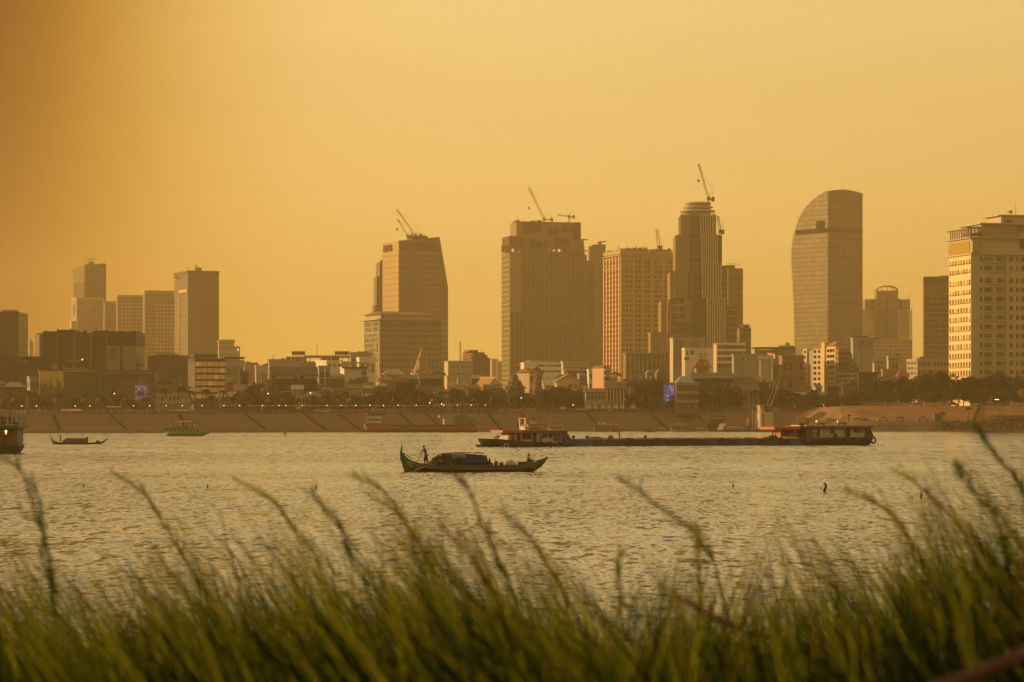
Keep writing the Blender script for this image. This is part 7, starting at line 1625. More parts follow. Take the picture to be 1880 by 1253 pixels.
for i in range(4):
    for j in range(3): bb(mb, 1021.5 + i * 3.2, 1023 + i * 3.2, 799 + j * 3.4, 800 + j * 3.4, .66, .7)
mb.make('panel_marks', mat('panel_marks', (.22, .2, .3), .7, 0), b.root, recalc=False)
P_('roof', rdk, (960.5, 1043, 790.5, 795, .3, 4.6)); P_('roof', rr_, (923.6, 961, 790, 795, .2, 4.7)); P_('roof_deck', mat('roof_pale', (.5, .4, .28), .7, .1), (961, 1042, 790, 790.6, .4, 4.5))
x, z = PX(999, 794.3); text(b.root, 'HP 0127', .32, (x, .27, z), (R(90), 0, 0), mat('letters_pale2', (.5, .4, .35), .6, 0), ext=.01)
P_('upper_cabin', wc, (970.5, 973, 770, 791, 1.2, 1.6), (970.5, 973, 770, 791, 3.2, 3.6), (970.5, 976, 783, 791, 1.2, 3.6), (976, 1007, 781, 785.5, 1.2, 3.6), (976, 979, 785, 791, 1.1, 3.6))
P_('upper_rail', mat('rail_red', (.45, .12, .07), .6, .1), (976, 1009, 779, 780.3, 1, 3.8)); P_('upper_roof', mat('rail_red', (.45, .12, .07)), (970, 1008.5, 767.8, 769.5, .9, 3.9))
P_('upper_rail', mat('rail_red', (.45, .12, .07)), (974, 1009, 789, 790.2, .6, 4.0))
mb = MB()
for i in range(9): bb(mb, 977 + i * 3.8, 977.8 + i * 3.8, 769, 791, 1.1, 1.2)
mb.make('upper_posts', wc, b.root, recalc=False)
P_('upper_wall', mat('cabin_shade', (.2, .12, .08), .8, .2, 2), (978, 1006, 786, 790.5, 3.2, 3.4))
x, z = PX(977.6, 768); MB().tube([(x, 2, z), (x, 2, b.z(755, x))], .05, 5, .02).make('mast', mat('rail_red', (.45, .12, .07)), b.root, recalc=False)
x, z = PX(960.7, 790); MB().tube([(x, 2, z), (x, 2, z + .9)], .04, 4).lathe([(.02, z + .8), (.16, z + .9), (.16, z + 1.15), (.02, z + 1.25)], 8, x, 2).make('search_light', dko, b.root, recalc=False)
x, z = PX(929, 789.8); MB().lathe([(.25, z), (.3, z + .2), (.1, z + .35)], 8, x, 2).make('roof_vent', dko, b.root)
for px in (916, 920.5): x, z = PX(px, 807); MB().lathe([(.12, z - .2), (.12, z + .3), (.2, z + .35), (.2, z + .45)], 8, x, 1.5).make('bollard', dko, b.root)
x, z = PX(923.5, 807); MB().tube([(x, 2, z - .1), (x, 2, z + .8)], .07, 5).tube([(x - .4, 2, z + .4), (x + .5, 2, z + .5)], .09, 5).make('winch', dko, b.root, recalc=False)
tmesh = torus(.42, .15).mesh('tyre_fender', tyre_m, True); tmw = torus(.42, .13).mesh('tyre_fender', mat('tyre_white', (.4, .36, .3), .7, .1), True)
for px, q, me in ((929.6, 820, tmw), (991, 817, tmesh), (1009.5, 817, tmesh), (1026.7, 817, tmesh)): x, z = PX(px, q); inst('tyre_fender', me, b.root, (x, -.12 if px > 950 else .05, z))
x, z = PX(1045, 812); mb = MB().rings([[(x - .8, 1, z + 1.6), (x + .1, .9, z + 1.7), (x + .1, 3, z + 1.7), (x - .8, 3, z + 1.6)], [(x - .7, 1, z + .8), (x + .7, .8, z + .7), (x + .7, 3, z + .7), (x - .7, 3, z + .8)], [(x - .5, 1, z - .2), (x + 1.4, .9, z), (x + 1.4, 3, z), (x - .5, 3, z - .2)]]); mb.make('stern_tarp', mat('tarp_blue2', (.06, .10, .16), .6, .3, 2), b.root)
def at(px, py, y): x, z = PX(px, py); v3 = Vector((x, y, z)); v3.rotate(b.root.rotation_euler); return b.root.location + v3
person('person in dark clothes standing by the tug cabin door', at(994.5, 813, .35), R(-60), 'stand', S_dark, T_dark, .78)
person('person in a red top sitting on the stern of the left tug', at(1041.5, 811.5, .9), R(0), 'sit', S_red, T_dark, .8)
tug_root = b.root

b = B('cargo_barge', 'long low blue barge loaded with sand between the two tugs', 'barge', 1050, 492, TA, z0=0.0)
x1 = b.fx(1493); D_ = 7.0
bh = [mat('barge_blue', (.03, .09, .21), .6, .2, .5, streak=True), mat('barge_teal', (.025, .06, .09), .65, .25, .5, streak=True), mat('barge_dark', (.015, .02, .03), .7, .2, .5, streak=True)]
edges = [1050, 1091, 1104, 1150, 1163, 1209, 1221, 1300, 1316, 1330, 1348, 1390, 1403, 1430, 1450, 1493]
for i in range(len(edges) - 1):
    m = bh[0] if (i in (0, 14)) else bh[(1, 2, 1, 2, 2)[i % 5]]
    xa, xb = b.fx(edges[i]), b.fx(edges[i + 1])
    MB().rings([[(xa, (0 if i % 2 else .03), -.25), (xb, (0 if i % 2 else .03), -.25), (xb, D_, -.25), (xa, D_, -.25)], [(xa, (0 if i % 2 else .03), b.z(807.5 - 2.2 * (edges[i]-1050)/443, xa)), (xb, (0 if i % 2 else .03), b.z(807.5 - 2.2 * (edges[i+1]-1050)/443, xb)), (xb, D_, b.z(807.5 - 2.2 * (edges[i+1]-1050)/443, xb)), (xa, D_, b.z(807.5 - 2.2 * (edges[i]-1050)/443, xa))]]).make('hull_panel', m, b.root)
zt_ = lambda px: 807.5 - 2.2 * (px - 1050) / 443
bo_ = mat('barge_sunlit_edge', (.40, .17, .08), .8, .2, .5); sand = mat('sand_load', (.32, .20, .10), .95, .2, 1)  # orange of the deck edge stands for sunlight on the deck
for i in range(10):
    p0 = 1052 + i * 44; P_('deck_edge', bo_, (p0, p0 + 43.4, zt_(p0) - 1.0, zt_(p0) + .5, -.05, .12))
mb = MB(); rs = []
for i in range(60):
    px = 1060 + i * 6.6; x = b.fx(px); z = b.z(zt_(px), x); h = .1 + .16 * (math.sin(i * .7) + 1) * (1 if 4 < i < 58 else .3) * .5
    rs.append([(x, .6, z - .1), (x, 2.2, z + h), (x, 4.5, z + h * 1.2), (x, 6.4, z - .1)])
mb.rings(rs).make('sand_load', sand, b.root, smooth=True)
for (p0, p1, h) in ((1150, 1163, 2.6), (1202, 1212, 2.6), (1212, 1222, 1.8), (1260, 1270, 2.4), (1272, 1282, 1.4), (1319, 1329, 2.2), (1331, 1341, 1.2)):
    P_('hatch_lid', dko, (p0, p1, zt_(p0) - h, zt_(p0), -.1, 2.2))
for (p0, p1) in ((1367, 1389), (1402, 1438)): P_('rust_plate', mat('rust_plate', (.42, .16, .07), .8, .2, 1), (p0, p1, zt_(p0) - 2.6, zt_(p0) - .2, .2, 2.4))
for px in (1057.6, 1083, 1127.7, 1190): x, z = PX(px, zt_(px)); MB().lathe([(.2, z - .1), (.2, z + .3), (.32, z + .4), (.3, z + .62), (.05, z + .7)], 8, x, 1.0).make('bollard', dko, b.root)
x, z = PX(1093.5, 816.3); text(b.root, '1107', .95, (x, -.05, z), (R(90), 0, 0), mat('letters_grey', (.22, .24, .26), .7, 0), name='hull_number', ext=.01)
x, z = PX(1170, 815.6); text(b.root, 'VTA 32', .8, (x, -.05, z), (R(90), 0, 0), mat('letters_dim', (.10, .10, .10), .7, 0), name='hull_number', ext=.01)
o_ = b.root
x0_, z0_ = PX(1087, 807.3); x1_, _z = PX(1116, 807)
rs = [[(x, 1.2 + 0, z0_ - .1), (x, 1.3, z0_ + hh * .8), (x, 2.2, z0_ + hh), (x, 3.1, z0_ + hh * .85), (x, 3.4, z0_ - .1)] for x, hh in ((x0_, .25), (x0_ + .4, .5), ((x0_ + x1_) / 2, .55), (x1_ - .8, .5), (x1_, .2))]
tp = MB().rings(rs).make('tarp_bundle', mat('tarp_sky', (.10, .17, .24), .6, .2, 1), None); tp.location = b.root.location; tp.rotation_euler = b.root.rotation_euler; tag(tp, 'light blue tarpaulin bundle lying on the barge deck', 'tarpaulin')
person('man standing alone amidships on the long blue barge', at(1142.5, 807.5, 1.0), R(200), 'stand', S_dark, T_dark, .85)
person('crouching crewman on the barge just right of the blue tarpaulin', at(1127.7, 807.4, 1.6), R(190), 'sit', S_dark, T_dark, .9)

b = B('pusher_boat', 'tug with red roof, white cabins and hanging tyres, right end of the tow', 'tugboat', 1490, 513, TA, z0=0.0)
st = []
for px, w_, q0, q1 in ((1424, 1.7, 805.5, 818), (1440, 2.4, 804.8, 818.5), (1493, 2.8, 804, 818.5), (1590, 2.8, 803.2, 817.8), (1603, 2.5, 802.5, 817.5), (1610, 1.6, 801.5, 813)):
    if px < 1480: continue
    x, zg = PX(px, q0); st.append((x, w_, b.z(q1, x) - .25, zg))
mbh = hull(MB(), st, 9); mbh.v = [(x, y + 2.8, z) for x, y, z in mbh.v]; mbh.make('hull', hol, b.root, smooth=True)
P_('cabin', wc, (1488, 1592, 783.5, 804.5, .8, 4.6))
P_('doorway', dko, (1505, 1509, 786, 803, .7, .9)); P_('doorway', dko, (1557, 1565, 785, 803.5, .7, .9))
P_('window', dko, (1529, 1534.5, 786.5, 796, .7, .9)); P_('window', dko, (1572, 1577.5, 786, 794.5, .7, .9)); P_('window', dko, (1579.5, 1588, 787, 794.5, .72, .9))
P_('window_panel', mat('tan_board', (.3, .22, .14), .8, .2, 1), (1581, 1586, 787.5, 794, .66, .72)); P_('wall_board', mat('tan_board', (.3, .22, .14)), (1536, 1538, 786, 803, .74, .8), (1555, 1557, 785, 803, .74, .8), (1490, 1496, 785, 803, .7, .8))
P_('rusty_corner', mat('rust_brown', (.16, .08, .05), .8, .3, 1), (1482, 1496, 788, 812, .5, .9)) 
P_('roof', rdk, (1470, 1603.5, 782.6, 786.2, .1, 5.4)); P_('roof_top', mat('roof_white', (.5, .45, .38), .6, .1), (1482, 1601, 780.8, 782.7, .0, 5.4)); P_('front_roof', rr_, (1422.8, 1470.5, 784, 789, .2, 5.2))
P_('wheelhouse', mat('wheelhouse_orange', (.42, .17, .07), .7, .15, 1), (1438, 1463.5, 788.6, 803.5, .9, 4.2))
for i in range(5): P_('window', dko, (1440 + i * 4.1, 1443 + i * 4.1, 790, 799, .8, .95))
P_('post', rr_, (1462.5, 1465, 789, 804, .5, .8)); P_('dark_store', mat('store_dark', (.04, .03, .03), .8, .3, 1), (1466, 1490, 788, 804, 1.0, 4.2))
x, z = PX(1424.5, 789); x2, z2 = PX(1420, 802); MB().tube([(x, .6, z), (x2, .6, z2)], .12, 5).tube([(x + .7, .6, z), (x2 + .6, .6, z2)], .1, 5).box(x2 - .5, x2 + .9, .2, 1.2, z2 - .3, z2 + .2).make('push_frame', dko, b.root, recalc=False)
x, z = PX(1604, 804); xa = PX(1592, 804)[0]; za = b.z(783, x)
MB().rings([[(xa, .6, z), (x + .7, .8, z), (x + .7, 4.6, z), (xa, 4.8, z)], [(xa, .5, za), (x - .3, .7, za - .2), (x - .3, 4.8, za - .2), (xa, 4.9, za)]]).make('stern_tarp', mat('tarp_darkgreen', (.025, .035, .02), .7, .3, 1), b.root)
for px, q, rr in ((1516, 811, 1.0), (1534, 810, 1.1), (1549, 809.5, 1.0), (1567, 809, 1.15), (1587, 808.5, 1.1), (1604.5, 808.5, 1.2)):
    x, z = PX(px, q); inst('tyre_fender', tmesh, b.root, (x, -.1 if px < 1600 else .25, z), 0, (rr, rr, rr))
for px in (1520, 1559):
    x, z = PX(px, 776); tnk = MB().lathe([(.05, x - 1.0), (.44, x - .92), (.48, x - .8), (.48, x + .8), (.44, x + .92), (.05, x + 1.0)], 16, 2.4, z + .1, ax='x').make('water_tank', mat('tank_steel', (.45, .33, .26), .25, .1, 2, metal=.8), b.root, smooth=True)
    MB().box(x - .7, x - .55, 2, 2.8, z - .7, z - .3).box(x + .55, x + .7, 2, 2.8, z - .7, z - .3).make('tank_cradle', dko, b.root, recalc=False)
x, z = PX(1567, 780); MB().tube([(x + .3, 2, z), (x + .3, 2, z + 1.6)], .05, 4).box(x + .1, x + .6, 1.9, 2.1, z + 1.5, z + 1.8).make('roof_lamp', dko, b.root, recalc=False)
x, z = PX(1500, 783.5); text(b.root, 'HPC 168', .36, (PX(1540, 785.6)[0], .07, PX(1540, 785.6)[1]), (R(90), 0, 0), mat('letters_pale2', (.5, .4, .35)), ext=.01)
def bush(label, px, q0, q1, y, wpx, seed, m=None, name='potted_plant', pot=True):
    x, z0 = PX(px, q1); zt2 = b.z(q0, x); w_ = wpx / 2 * 500 / F; rr2 = random.Random(seed); mb = MB()
    for i in range(420):
        c = Vector((rr2.gauss(0, .45) * w_, rr2.gauss(0, .45) * w_, rr2.uniform(.2, 1) * (zt2 - z0))); s = rr2.uniform(.06, .16)
        q = Vector((rr2.gauss(0, 1), rr2.gauss(0, 1), rr2.gauss(0, 1))).normalized() * s; w2 = Vector((rr2.gauss(0, 1), rr2.gauss(0, 1), rr2.gauss(0, 1))).normalized() * s * .6
        mb.quad(c - q, c + w2, c + q, c - w2)
    p = at(px, q1, y); r = thing(name, label, 'plant', p); mb.make('leaves', m or LF[0], r, recalc=False); MB().lathe([(.18, 0), (.25, .3), (.22, .35)], 8).make('pot', wd, r); MB().tube([(0, 0, .2), (0, 0, (zt2 - z0) * .6)], .04, 5).make('stem', bark, r, recalc=False)
bush('dark bushy potted tree on the foredeck of the right-hand pusher boat', 1475, 779, 803.5, .5, 12, 1)
bush('low leafy plant by the tyres of the right-hand pusher boat', 1533, 797, 812, -.2, 9, 2)
person('deckhand standing by the pusher boat cabin corner', at(1500, 803.8, .3), R(180), 'stand', S_pale, T_dark, .75)

# --- blue-decked boat cut by the left edge
b = B('ferry_boat', 'dark ferry with blue deck edge and glowing lamp at the left edge', 'ferry', 13, 388, R(0), z0=0.0)
fdk = mat('ferry_hull', (.02, .012, .012), .6, .2, .5); 
x1 = b.fx(27); x0 = b.fx(-150)
MB().rings([[(x0, 0, -.3), (x1 - .3, 0, -.3), (x1 - .3, 5, -.3), (x0, 5, -.3)], [(x0, -.2, b.z(820)), (x1 + .5, -.2, b.z(820)), (x1 + .5, 5.2, b.z(820)), (x0, 5.2, b.z(820))]]).make('hull', fdk, b.root)
P_('lower_deck', mat('deck_green', (.04, .05, .045), .7, .2), (-150, 32, 817, 820.5, -.3, 5.3))
P_('cabin', mat('ferry_cabin', (.13, .105, .085), .7, .15, .5), (13, 31.5, 790, 817, .3, 4.8)); P_('cabin_shade', dko, (-150, 13, 788, 817, 1.2, 4.8)); P_('side_post', mat('ferry_cabin', (.13, .105, .085)), (5, 6.5, 788, 817, 0, .2))
P_('upper_deck', mat('deck_blue', (.03, .085, .12), .6, .15, .5), (-150, 36.5, 781.5, 787, -.8, 6)); P_('deck_soffit', dko, (-150, 31, 787, 790, -.2, 5.4))
mb = MB()
for i in range(24): bb(mb, -150 + i * 8, -149.2 + i * 8, 765, 781.5, -.7, -.62)
for q in (765, 770.5, 776): bb(mb, -150, 35.5, q, q + .7, -.7, -.62)
bb(mb, 35, 36, 765, 781.5, -.7, 5.8); mb.make('railing', mat('ferry_rail', (.16, .14, .12), .6, 0), b.root, recalc=False)
mb = MB()
for i in range(24): bb(mb, -150 + i * 7.6, -149.4 + i * 7.6, 806, 817, -.25, -.2)
for q in (806, 811): bb(mb, -150, 31, q, q + .6, -.25, -.2)
mb.make('lower_rail', mat('ferry_rail', (.16, .14, .12)), b.root, recalc=False)
x, z = PX(9.5, 793.5); MB().lathe([(.04, z - .35), (.09, z - .15), (.16, z + .1), (.12, z + .28), (.03, z + .3)], 10, x, .6).make('lamp', mat('amber_lamp', (1, .5, .1), .5, 0, emit=(1, .42, .06), es=3.2), b.root, smooth=True)
P_('red_curtain', mat('curtain_red', (.25, .04, .03), .8, .3, 2), (7, 12, 800, 816, 1.0, 1.15)); P_('red_curtain', mat('curtain_red', (.25, .04, .03)), (-6, 2, 790, 812, 1.0, 1.15)); P_('orange_strip', og, (0, 6, 774, 776, 1.5, 2))
x, z = PX(33, 821); MB().tube([(x, -.3, z + .9), (x, -.3, z + .2)], .04, 4).lathe([(.05, z - .75), (.17, z - .55), (.19, z), (.1, z + .3), (.03, z + .4)], 8, x, -.3).make('fender', tyre_m, b.root)
for i, (px, pose) in enumerate(((-6, 'stand'), (3, 'stand'), (10, 'sit'), (17, 'stand'), (23, 'sit'))):
    person(['passenger at the rail of the left-edge ferry, half out of frame', 'standing dark passenger on the left-edge ferry upper deck, second from left', 'sitting passenger low between the standing ones on the left-edge ferry', 'standing passenger on the left-edge ferry upper deck, tallest near the right', 'sitting passenger at the right end of the left-edge ferry upper deck'][i], at(px, 781.5, .4), R(90 * i), pose, S_dark, T_dark, .82 if pose == 'stand' else 1.15, group='passengers on the left-edge ferry')

# --- green tour boat
b = B('tour_boat', 'two-decked green tour boat under the embankment at the left', 'boat', 305, 801, R(0), z0=0.0)
gb = mat('tour_green', (.10, .26, .09), .6, .25, .5); gw_ = mat('tour_white', (.75, .68, .48), .7, .1); 
st = []
for px, w_, q0, q1 in ((304, 1.2, 792, 800), (309, 1.8, 793, 801.5), (360, 1.9, 793.5, 801.5), (372, 1.2, 793, 800), (380, .4, 792.5, 796), (384, .1, 793, 794.5)):
    x, zg = PX(px, q0); st.append((x, w_, b.z(q1, x) - .15, zg))
mbh = hull(MB(), st, 7); mbh.v = [(x, y + 1.9, z) for x, y, z in mbh.v]; mbh.make('hull', gb, b.root, smooth=True)
P_('cabin', mat('tour_shade', (.10, .10, .05), .8, .2, 1), (305, 362, 788.5, 794, .4, 3.4)); P_('lower_roof', gb, (303, 368, 786.5, 788.3, -.1, 3.9)); P_('upper_canopy', gw_, (321, 349, 773, 775.2, .4, 3.4)); P_('side_canopy', mat('tour_shade', (.10, .10, .05)), (312, 322, 776, 777, .4, 3.4), (348, 362, 776, 777.2, .4, 3.4))
P_('upper_rail', gb, (305, 364, 783, 784, .2, .35)); P_('deck_wall', mat('tour_orange', (.32, .17, .08), .8, .3, 1), (312, 340, 783.5, 786, .3, 3))
for i in range(11): P_('window', gw_, (308 + i * 5, 309.4 + i * 5, 788.6, 793, .3, .42))
mb = MB()
for px in (314, 321.5, 330, 339, 348, 356): bb(mb, px, px + .9, 775, 786.5, .5, .6)
mb.make('canopy_post', gw_, b.root, recalc=False)
mb = MB().tube([PX(356, 777)[0:1] + (.5, PX(356, 777)[1]), PX(366, 790)[0:1] + (.5, PX(366, 790)[1])], .06, 4); mb.make('stay', gw_, b.root, recalc=False)
for i, px in enumerate((317, 326, 334, 343, 352)): person('passenger on the upper deck of the green tour boat, %s' % ['leftmost', 'second from left', 'middle one', 'fourth from left', 'rightmost'][i], at(px, 786.3, 1.2), i * 1.3, 'sit' if i % 2 else 'stand', [S_dark, S_red, S_brown, S_dark, S_pale][i], T_dark, .8, group='passengers on the green tour boat')

# --- red cargo ship at the far bank
b = B('cargo_ship', 'long rust-red cargo ship moored at the far bank with a white bridge at its left', 'cargo ship', 668, 1036, R(6), z0=0.0)
rh_ = mat('ship_red', (.30, .085, .045), .7, .2, .3, streak=True)
st = []
for px, w_, q0, q1 in ((667, .3, 779.4, 783), (669, 1.8, 779.8, 793.5), (676, 3.3, 781, 794), (700, 4, 783, 794), (760, 4, 784, 794), (868, 4, 784.2, 794), (878, 3, 784, 793)):
    x, zg = PX(px, q0); st.append((x, w_, b.z(q1, x) - .4, zg))
mbh = hull(MB(), st, 9); mbh.v = [(x, y + 4, z) for x, y, z in mbh.v]; mbh.make('hull', rh_, b.root, smooth=True)
P_('hold_coaming', mat('coaming_olive', (.07, .06, .03), .8, .2, .3), (716, 872, 780, 784.5, .4, 7.4)); P_('fore_bulwark', mat('bulwark_olive', (.15, .12, .07), .8, .2, .3), (671, 716, 777.5, 783, .6, 7.2))
for i in range(14): P_('rib', mat('rib_red', (.18, .06, .035), .8, .1), (722 + i * 11, 723 + i * 11, 784.5, 793, -.12, .1))
P_('bridge', wc, (674, 703, 763.5, 770, 1, 6.6), (674.5, 702, 772, 777.5, 1.2, 6.4)); P_('bridge_window', dko, (676, 701, 760, 763.5, 1.2, 6.2), (676, 700, 770, 772, 1.3, 6.2)); P_('bridge_roof', rdk, (673, 704, 757.5, 760, .8, 6.8))
for px in (674, 681, 688, 695, 702): P_('bridge_post', wc, (px, px + 1, 759.5, 764, .95, 1.15))
P_('bridge_frame', rdk, (702.5, 703.5, 760, 781, .9, 1.2)); P_('bridge_frame', rdk, (673, 674, 762, 781, .9, 1.2))
x, z = PX(687, 757); MB().tube([(x, 3, z), (x, 3, z + 1.2)], .1, 4).make('mast', c_pale, b.root, recalc=False)
P_('deck_house', c_cream, (815.7, 832, 769, 781, .6, 6)); P_('blue_container', mat('container_blue', (.14, .13, .15), .7, .15, .5), (832, 869.6, 769, 781, .6, 6.2)); P_('shed_roof', c_grey, (807, 835, 763, 767.5, .4, 6.4)); P_('green_cargo', mat('cargo_green', (.13, .17, .06), .8, .25, .8), (835, 869, 762.5, 768.5, .6, 6)); P_('pale_load', c_pale, (858, 876, 763, 766, .5, 5)); P_('stern_posts', dko, (871, 873, 768, 784, .5, .8), (876, 877, 772, 784, .5, .8))
for px in (817, 822, 827): P_('house_rib', c_brown, (px, px + .8, 769.5, 781, .5, .6))
for px in (838, 849, 860): P_('container_door', rdk, (px, px + 1.4, 770, 780, .52, .6))

# --- small craft along the far bank
def canopy_boat(label, p0, p1, qt, qw, d, colr, wall=None, items=(), name='canopy_boat', decks=1, cat='boat', group=None):
    global b
    b = B(name, label, cat, p0, d, R(0), z0=0.0, group=group)
    st = []; h = (qw - qt)
    for f_, w_, lift in ((0, .3, .25), (.06, 1.0, .05), (.5, 1.5, 0), (.92, 1.2, .03), (1, .3, .2)):
        px = p0 + (p1 - p0) * f_; q0 = qw - h * (.22 if decks == 1 else .12) - h * lift * .5; x, zg = PX(px, q0); st.append((x, w_, -.25, zg))
    mbh = hull(MB(), st, 7); mbh.v = [(x, y + 1.5, z) for x, y, z in mbh.v]; mbh.make('hull', colr, b.root, smooth=True)
    for k in range(decks):
        q0 = qt + h * .06 + k * h * .42 / max(1, decks - 1) if decks > 1 else qt + h * .06
        ins = (p1 - p0) * (.04 + .1 * (decks - 1 - k)); P_('canopy', wall or c_pale, (p0 + ins, p1 - ins - (p1 - p0) * .05, q0, q0 + h * .09, 0, 3))
        n = 7; mb = MB(); qb = q0 + (h * .42 if decks > 1 else h * .7)
        for i in range(n): pxx = p0 + ins + 1 + i * (p1 - p0 - 2 * ins - 3) / (n - 1); bb(mb, pxx, pxx + .8, q0 + h * .08, qb, .05, .2)
        mb.make('canopy_post', wall or c_pale, b.root, recalc=False)
        P_('cabin', mat('boat_shade', (.12, .085, .05), .8, .3, 1), (p0 + ins + 2, p1 - ins - 4, qb - h * (.22 if decks > 1 else .38), qb, .5, 2.6))
    for (nm, m, bx) in items: P_(nm, m, bx)
    return b
canopy_boat('hazy pale two-decked boat behind the left tug', 1006, 1036, 769, 791, 1072, c_pale, decks=2, name='passenger_boat')
canopy_boat('long open boat with a flat pale canopy and two white boxes on top', 1088, 1139, 778, 791, 1085, c_brown, items=[('roof_box', c_white, (1099, 1103, 776, 779, .8, 2)), ('roof_box', c_white, (1106, 1113, 776, 779, .8, 2))])
def skiff(label, p0, p1, qt, qw, d, m):
    b2 = canopy_boat(label, p0, p1, qt, qw, d, m, mat('skiff_top', (.28, .16, .12), .8, .1), name='skiff'); return b2
skiff('small reddish skiff in front of the flat-canopied boat', 1119, 1132, 785.5, 793.5, 1060, c_brown)
skiff('small dark skiff alone between two canopy boats', 1179, 1202, 786, 793.5, 1058, mat('skiff_maroon', (.14, .06, .05), .7, .2, 1))
canopy_boat('slim pale canopy boat with a mast left of the double-decked dark boat', 1231, 1270, 779, 791, 1110, c_conc, items=[('mast', c_pale, (1249, 1249.8, 772, 780, 1, 1.2)), ('wheel_box', c_pale, (1244, 1256, 777.5, 780, .6, 2))])
canopy_boat('double-decked dark riverboat with a red canopy left of the car ferry', 1297, 1340, 761, 793, 1115, mat('boat_dark_olive', (.07, .055, .03), .8, .2), rdk, decks=2, name='riverboat', items=[('dark_side', mat('boat_dark_olive', (.07, .055, .03)), (1301, 1331, 776, 784.5, .1, .5)), ('pennant', c_white, (1307, 1318, 764, 766, .3, .5)), ('pennant', c_white, (1324, 1332, 763, 766, .3, .5))])
# car ferry with white tower and crane
b = B('car_ferry', 'flat car ferry with a tall white ramp tower, one side lit gold', 'ferry', 1329, 1078, R(13), z0=0.0)
fp_ = mat('ferry_purple', (.10, .045, .07), .7, .15, .5)
x0, x1 = b.fx(1334), b.fx(1436)
MB().rings([[(x0, 0, -.3), (x1, 0, -.3), (x1, 8, -.3), (x0, 8, -.3)], [(b.fx(1328.5), 0, b.z(789)), (x1 + .4, 0, b.z(789)), (x1 + .4, 8, b.z(789)), (b.fx(1328.5), 8, b.z(789))]]).make('hull', fp_, b.root)
P_('rail', c_pale, (1332, 1395, 787.3, 788.2, -.05, .05)); P_('deck', c_grey, (1330, 1436, 788.4, 789.2, 0, 8))
MB().rings([[(b.fx(1327), .3, b.z(790)), (b.fx(1331), .3, b.z(789)), (b.fx(1331), 7.5, b.z(789)), (b.fx(1327), 7.5, b.z(790))], [(b.fx(1332), .3, b.z(779)), (b.fx(1333), .3, b.z(778)), (b.fx(1333), 7.5, b.z(778)), (b.fx(1332), 7.5, b.z(779))]]).make('ramp', c_brown, b.root)
P_('ramp_post', c_pale, (1336.5, 1337.7, 775, 789, .2, .5)); P_('ramp_post', c_pale, (1331.5, 1332.5, 776, 789, .2, .5))
tw_ = mat('tower_white', (.60, .54, .46), .6, .06, .3)
MB().rings([[(b.fx(1399), 1.5, b.z(789)), (b.fx(1422), 1.5, b.z(789)), (b.fx(1422), 5.5, b.z(789)), (b.fx(1399), 5.5, b.z(789))], [(b.fx(1405), 1.5, b.z(780)), (b.fx(1421.5), 1.5, b.z(780)), (b.fx(1421.5), 5.5, b.z(780)), (b.fx(1405), 5.5, b.z(780))], [(b.fx(1405.5), 1.5, b.z(757)), (b.fx(1421), 1.5, b.z(757)), (b.fx(1421), 5.5, b.z(757)), (b.fx(1405.5), 5.5, b.z(757))]]).make('funnel_block', tw_, b.root)
MB().rings([[(b.fx(1397.3), 1.2, b.z(789)), (b.fx(1405), .6, b.z(789)), (b.fx(1405.3), 5, b.z(789)), (b.fx(1397.6), 5.4, b.z(789))], [(b.fx(1397.3), 1.2, b.z(758)), (b.fx(1405), .6, b.z(756)), (b.fx(1405.3), 5, b.z(756)), (b.fx(1397.6), 5.4, b.z(758))]]).make('ramp_tower', tw_, b.root)
MB().rings([[(b.fx(1399), 1.5, b.z(757)), (b.fx(1405), 1, b.z(757)), (b.fx(1405), 5, b.z(757)), (b.fx(1399), 5, b.z(757))], [(b.fx(1397.5), 1.5, b.z(745)), (b.fx(1404), 1, b.z(745)), (b.fx(1404), 5, b.z(745)), (b.fx(1397.5), 5, b.z(745))]]).make('tower_head', c_cream, b.root)
P_('red_inset', mat('inset_orange', (.4, .17, .07), .8, .1), (1399.3, 1403, 759, 783, .5, 1.1)); P_('tower_roof', c_pale, (1396.5, 1405, 744, 745.4, .5, 5.6)); P_('vent', dko, (1410, 1417, 754.5, 757, 2, 3)); P_('catwalk', c_pale, (1386, 1422, 743.6, 744.4, 3, 3.3))
for px, q in ((1386, 751), (1391, 752), (1394.5, 748), (1423, 744), (1428, 750)): P_('mast', c_pale if px < 1400 else c_brown, (px, px + .7, q, 789, 3, 3.2))
P_('rust_container', mat('rust_red_box', (.2, .08, .05), .8, .2, .5), (1382, 1394, 767, 787, 5.4, 7.4))
for px, lab, m, suv in ((1346, 'pale van parked on the deck of the car ferry', cw, True), (1374, 'dark saloon on the deck of the car ferry beside the rusty box', cd_, False), (1361, 'pale saloon in the middle of the car ferry deck', cs_, False)):
    c = car(lab, px, 788, 1082 + (px - 1329) * .047 + 2, m, 1, suv, z=b.z(788.4)); 
p = at(1400, 745, 4); bm_ = MB(); r = thing('deck_crane', 'dark lattice crane boom rising to the right above the car ferry tower', 'crane', tuple(p)); tip = Vector((X(1437, 1085) - p.x, 0, Z(674, 1085) - p.z))
m = MB(); lattice(m, (X(1408, 1085) - p.x, 0, Z(756, 1085) - p.z), tip, 1.7, 14, .14); m.make('boom', M_crane, r, recalc=False)
MB().tube([tip, (X(1425, 1085) - p.x, 0, Z(740, 1085) - p.z)], .06, 4).tube([tip + Vector((.2, 0, 0)), (X(1428, 1085) - p.x, 0, Z(785, 1085) - p.z)], .05, 4).make('cable', M_crane, r, recalc=False)
MB().box(tip.x - .9, tip.x + .9, -.5, .5, tip.z - .6, tip.z + .5).make('boom_head', M_crane, r, recalc=False)
MB().box(X(1404, 1085) - p.x, X(1412, 1085) - p.x, -1, 1, Z(760, 1085) - p.z, Z(754, 1085) - p.z).make('slew_base', M_crane, r, recalc=False)
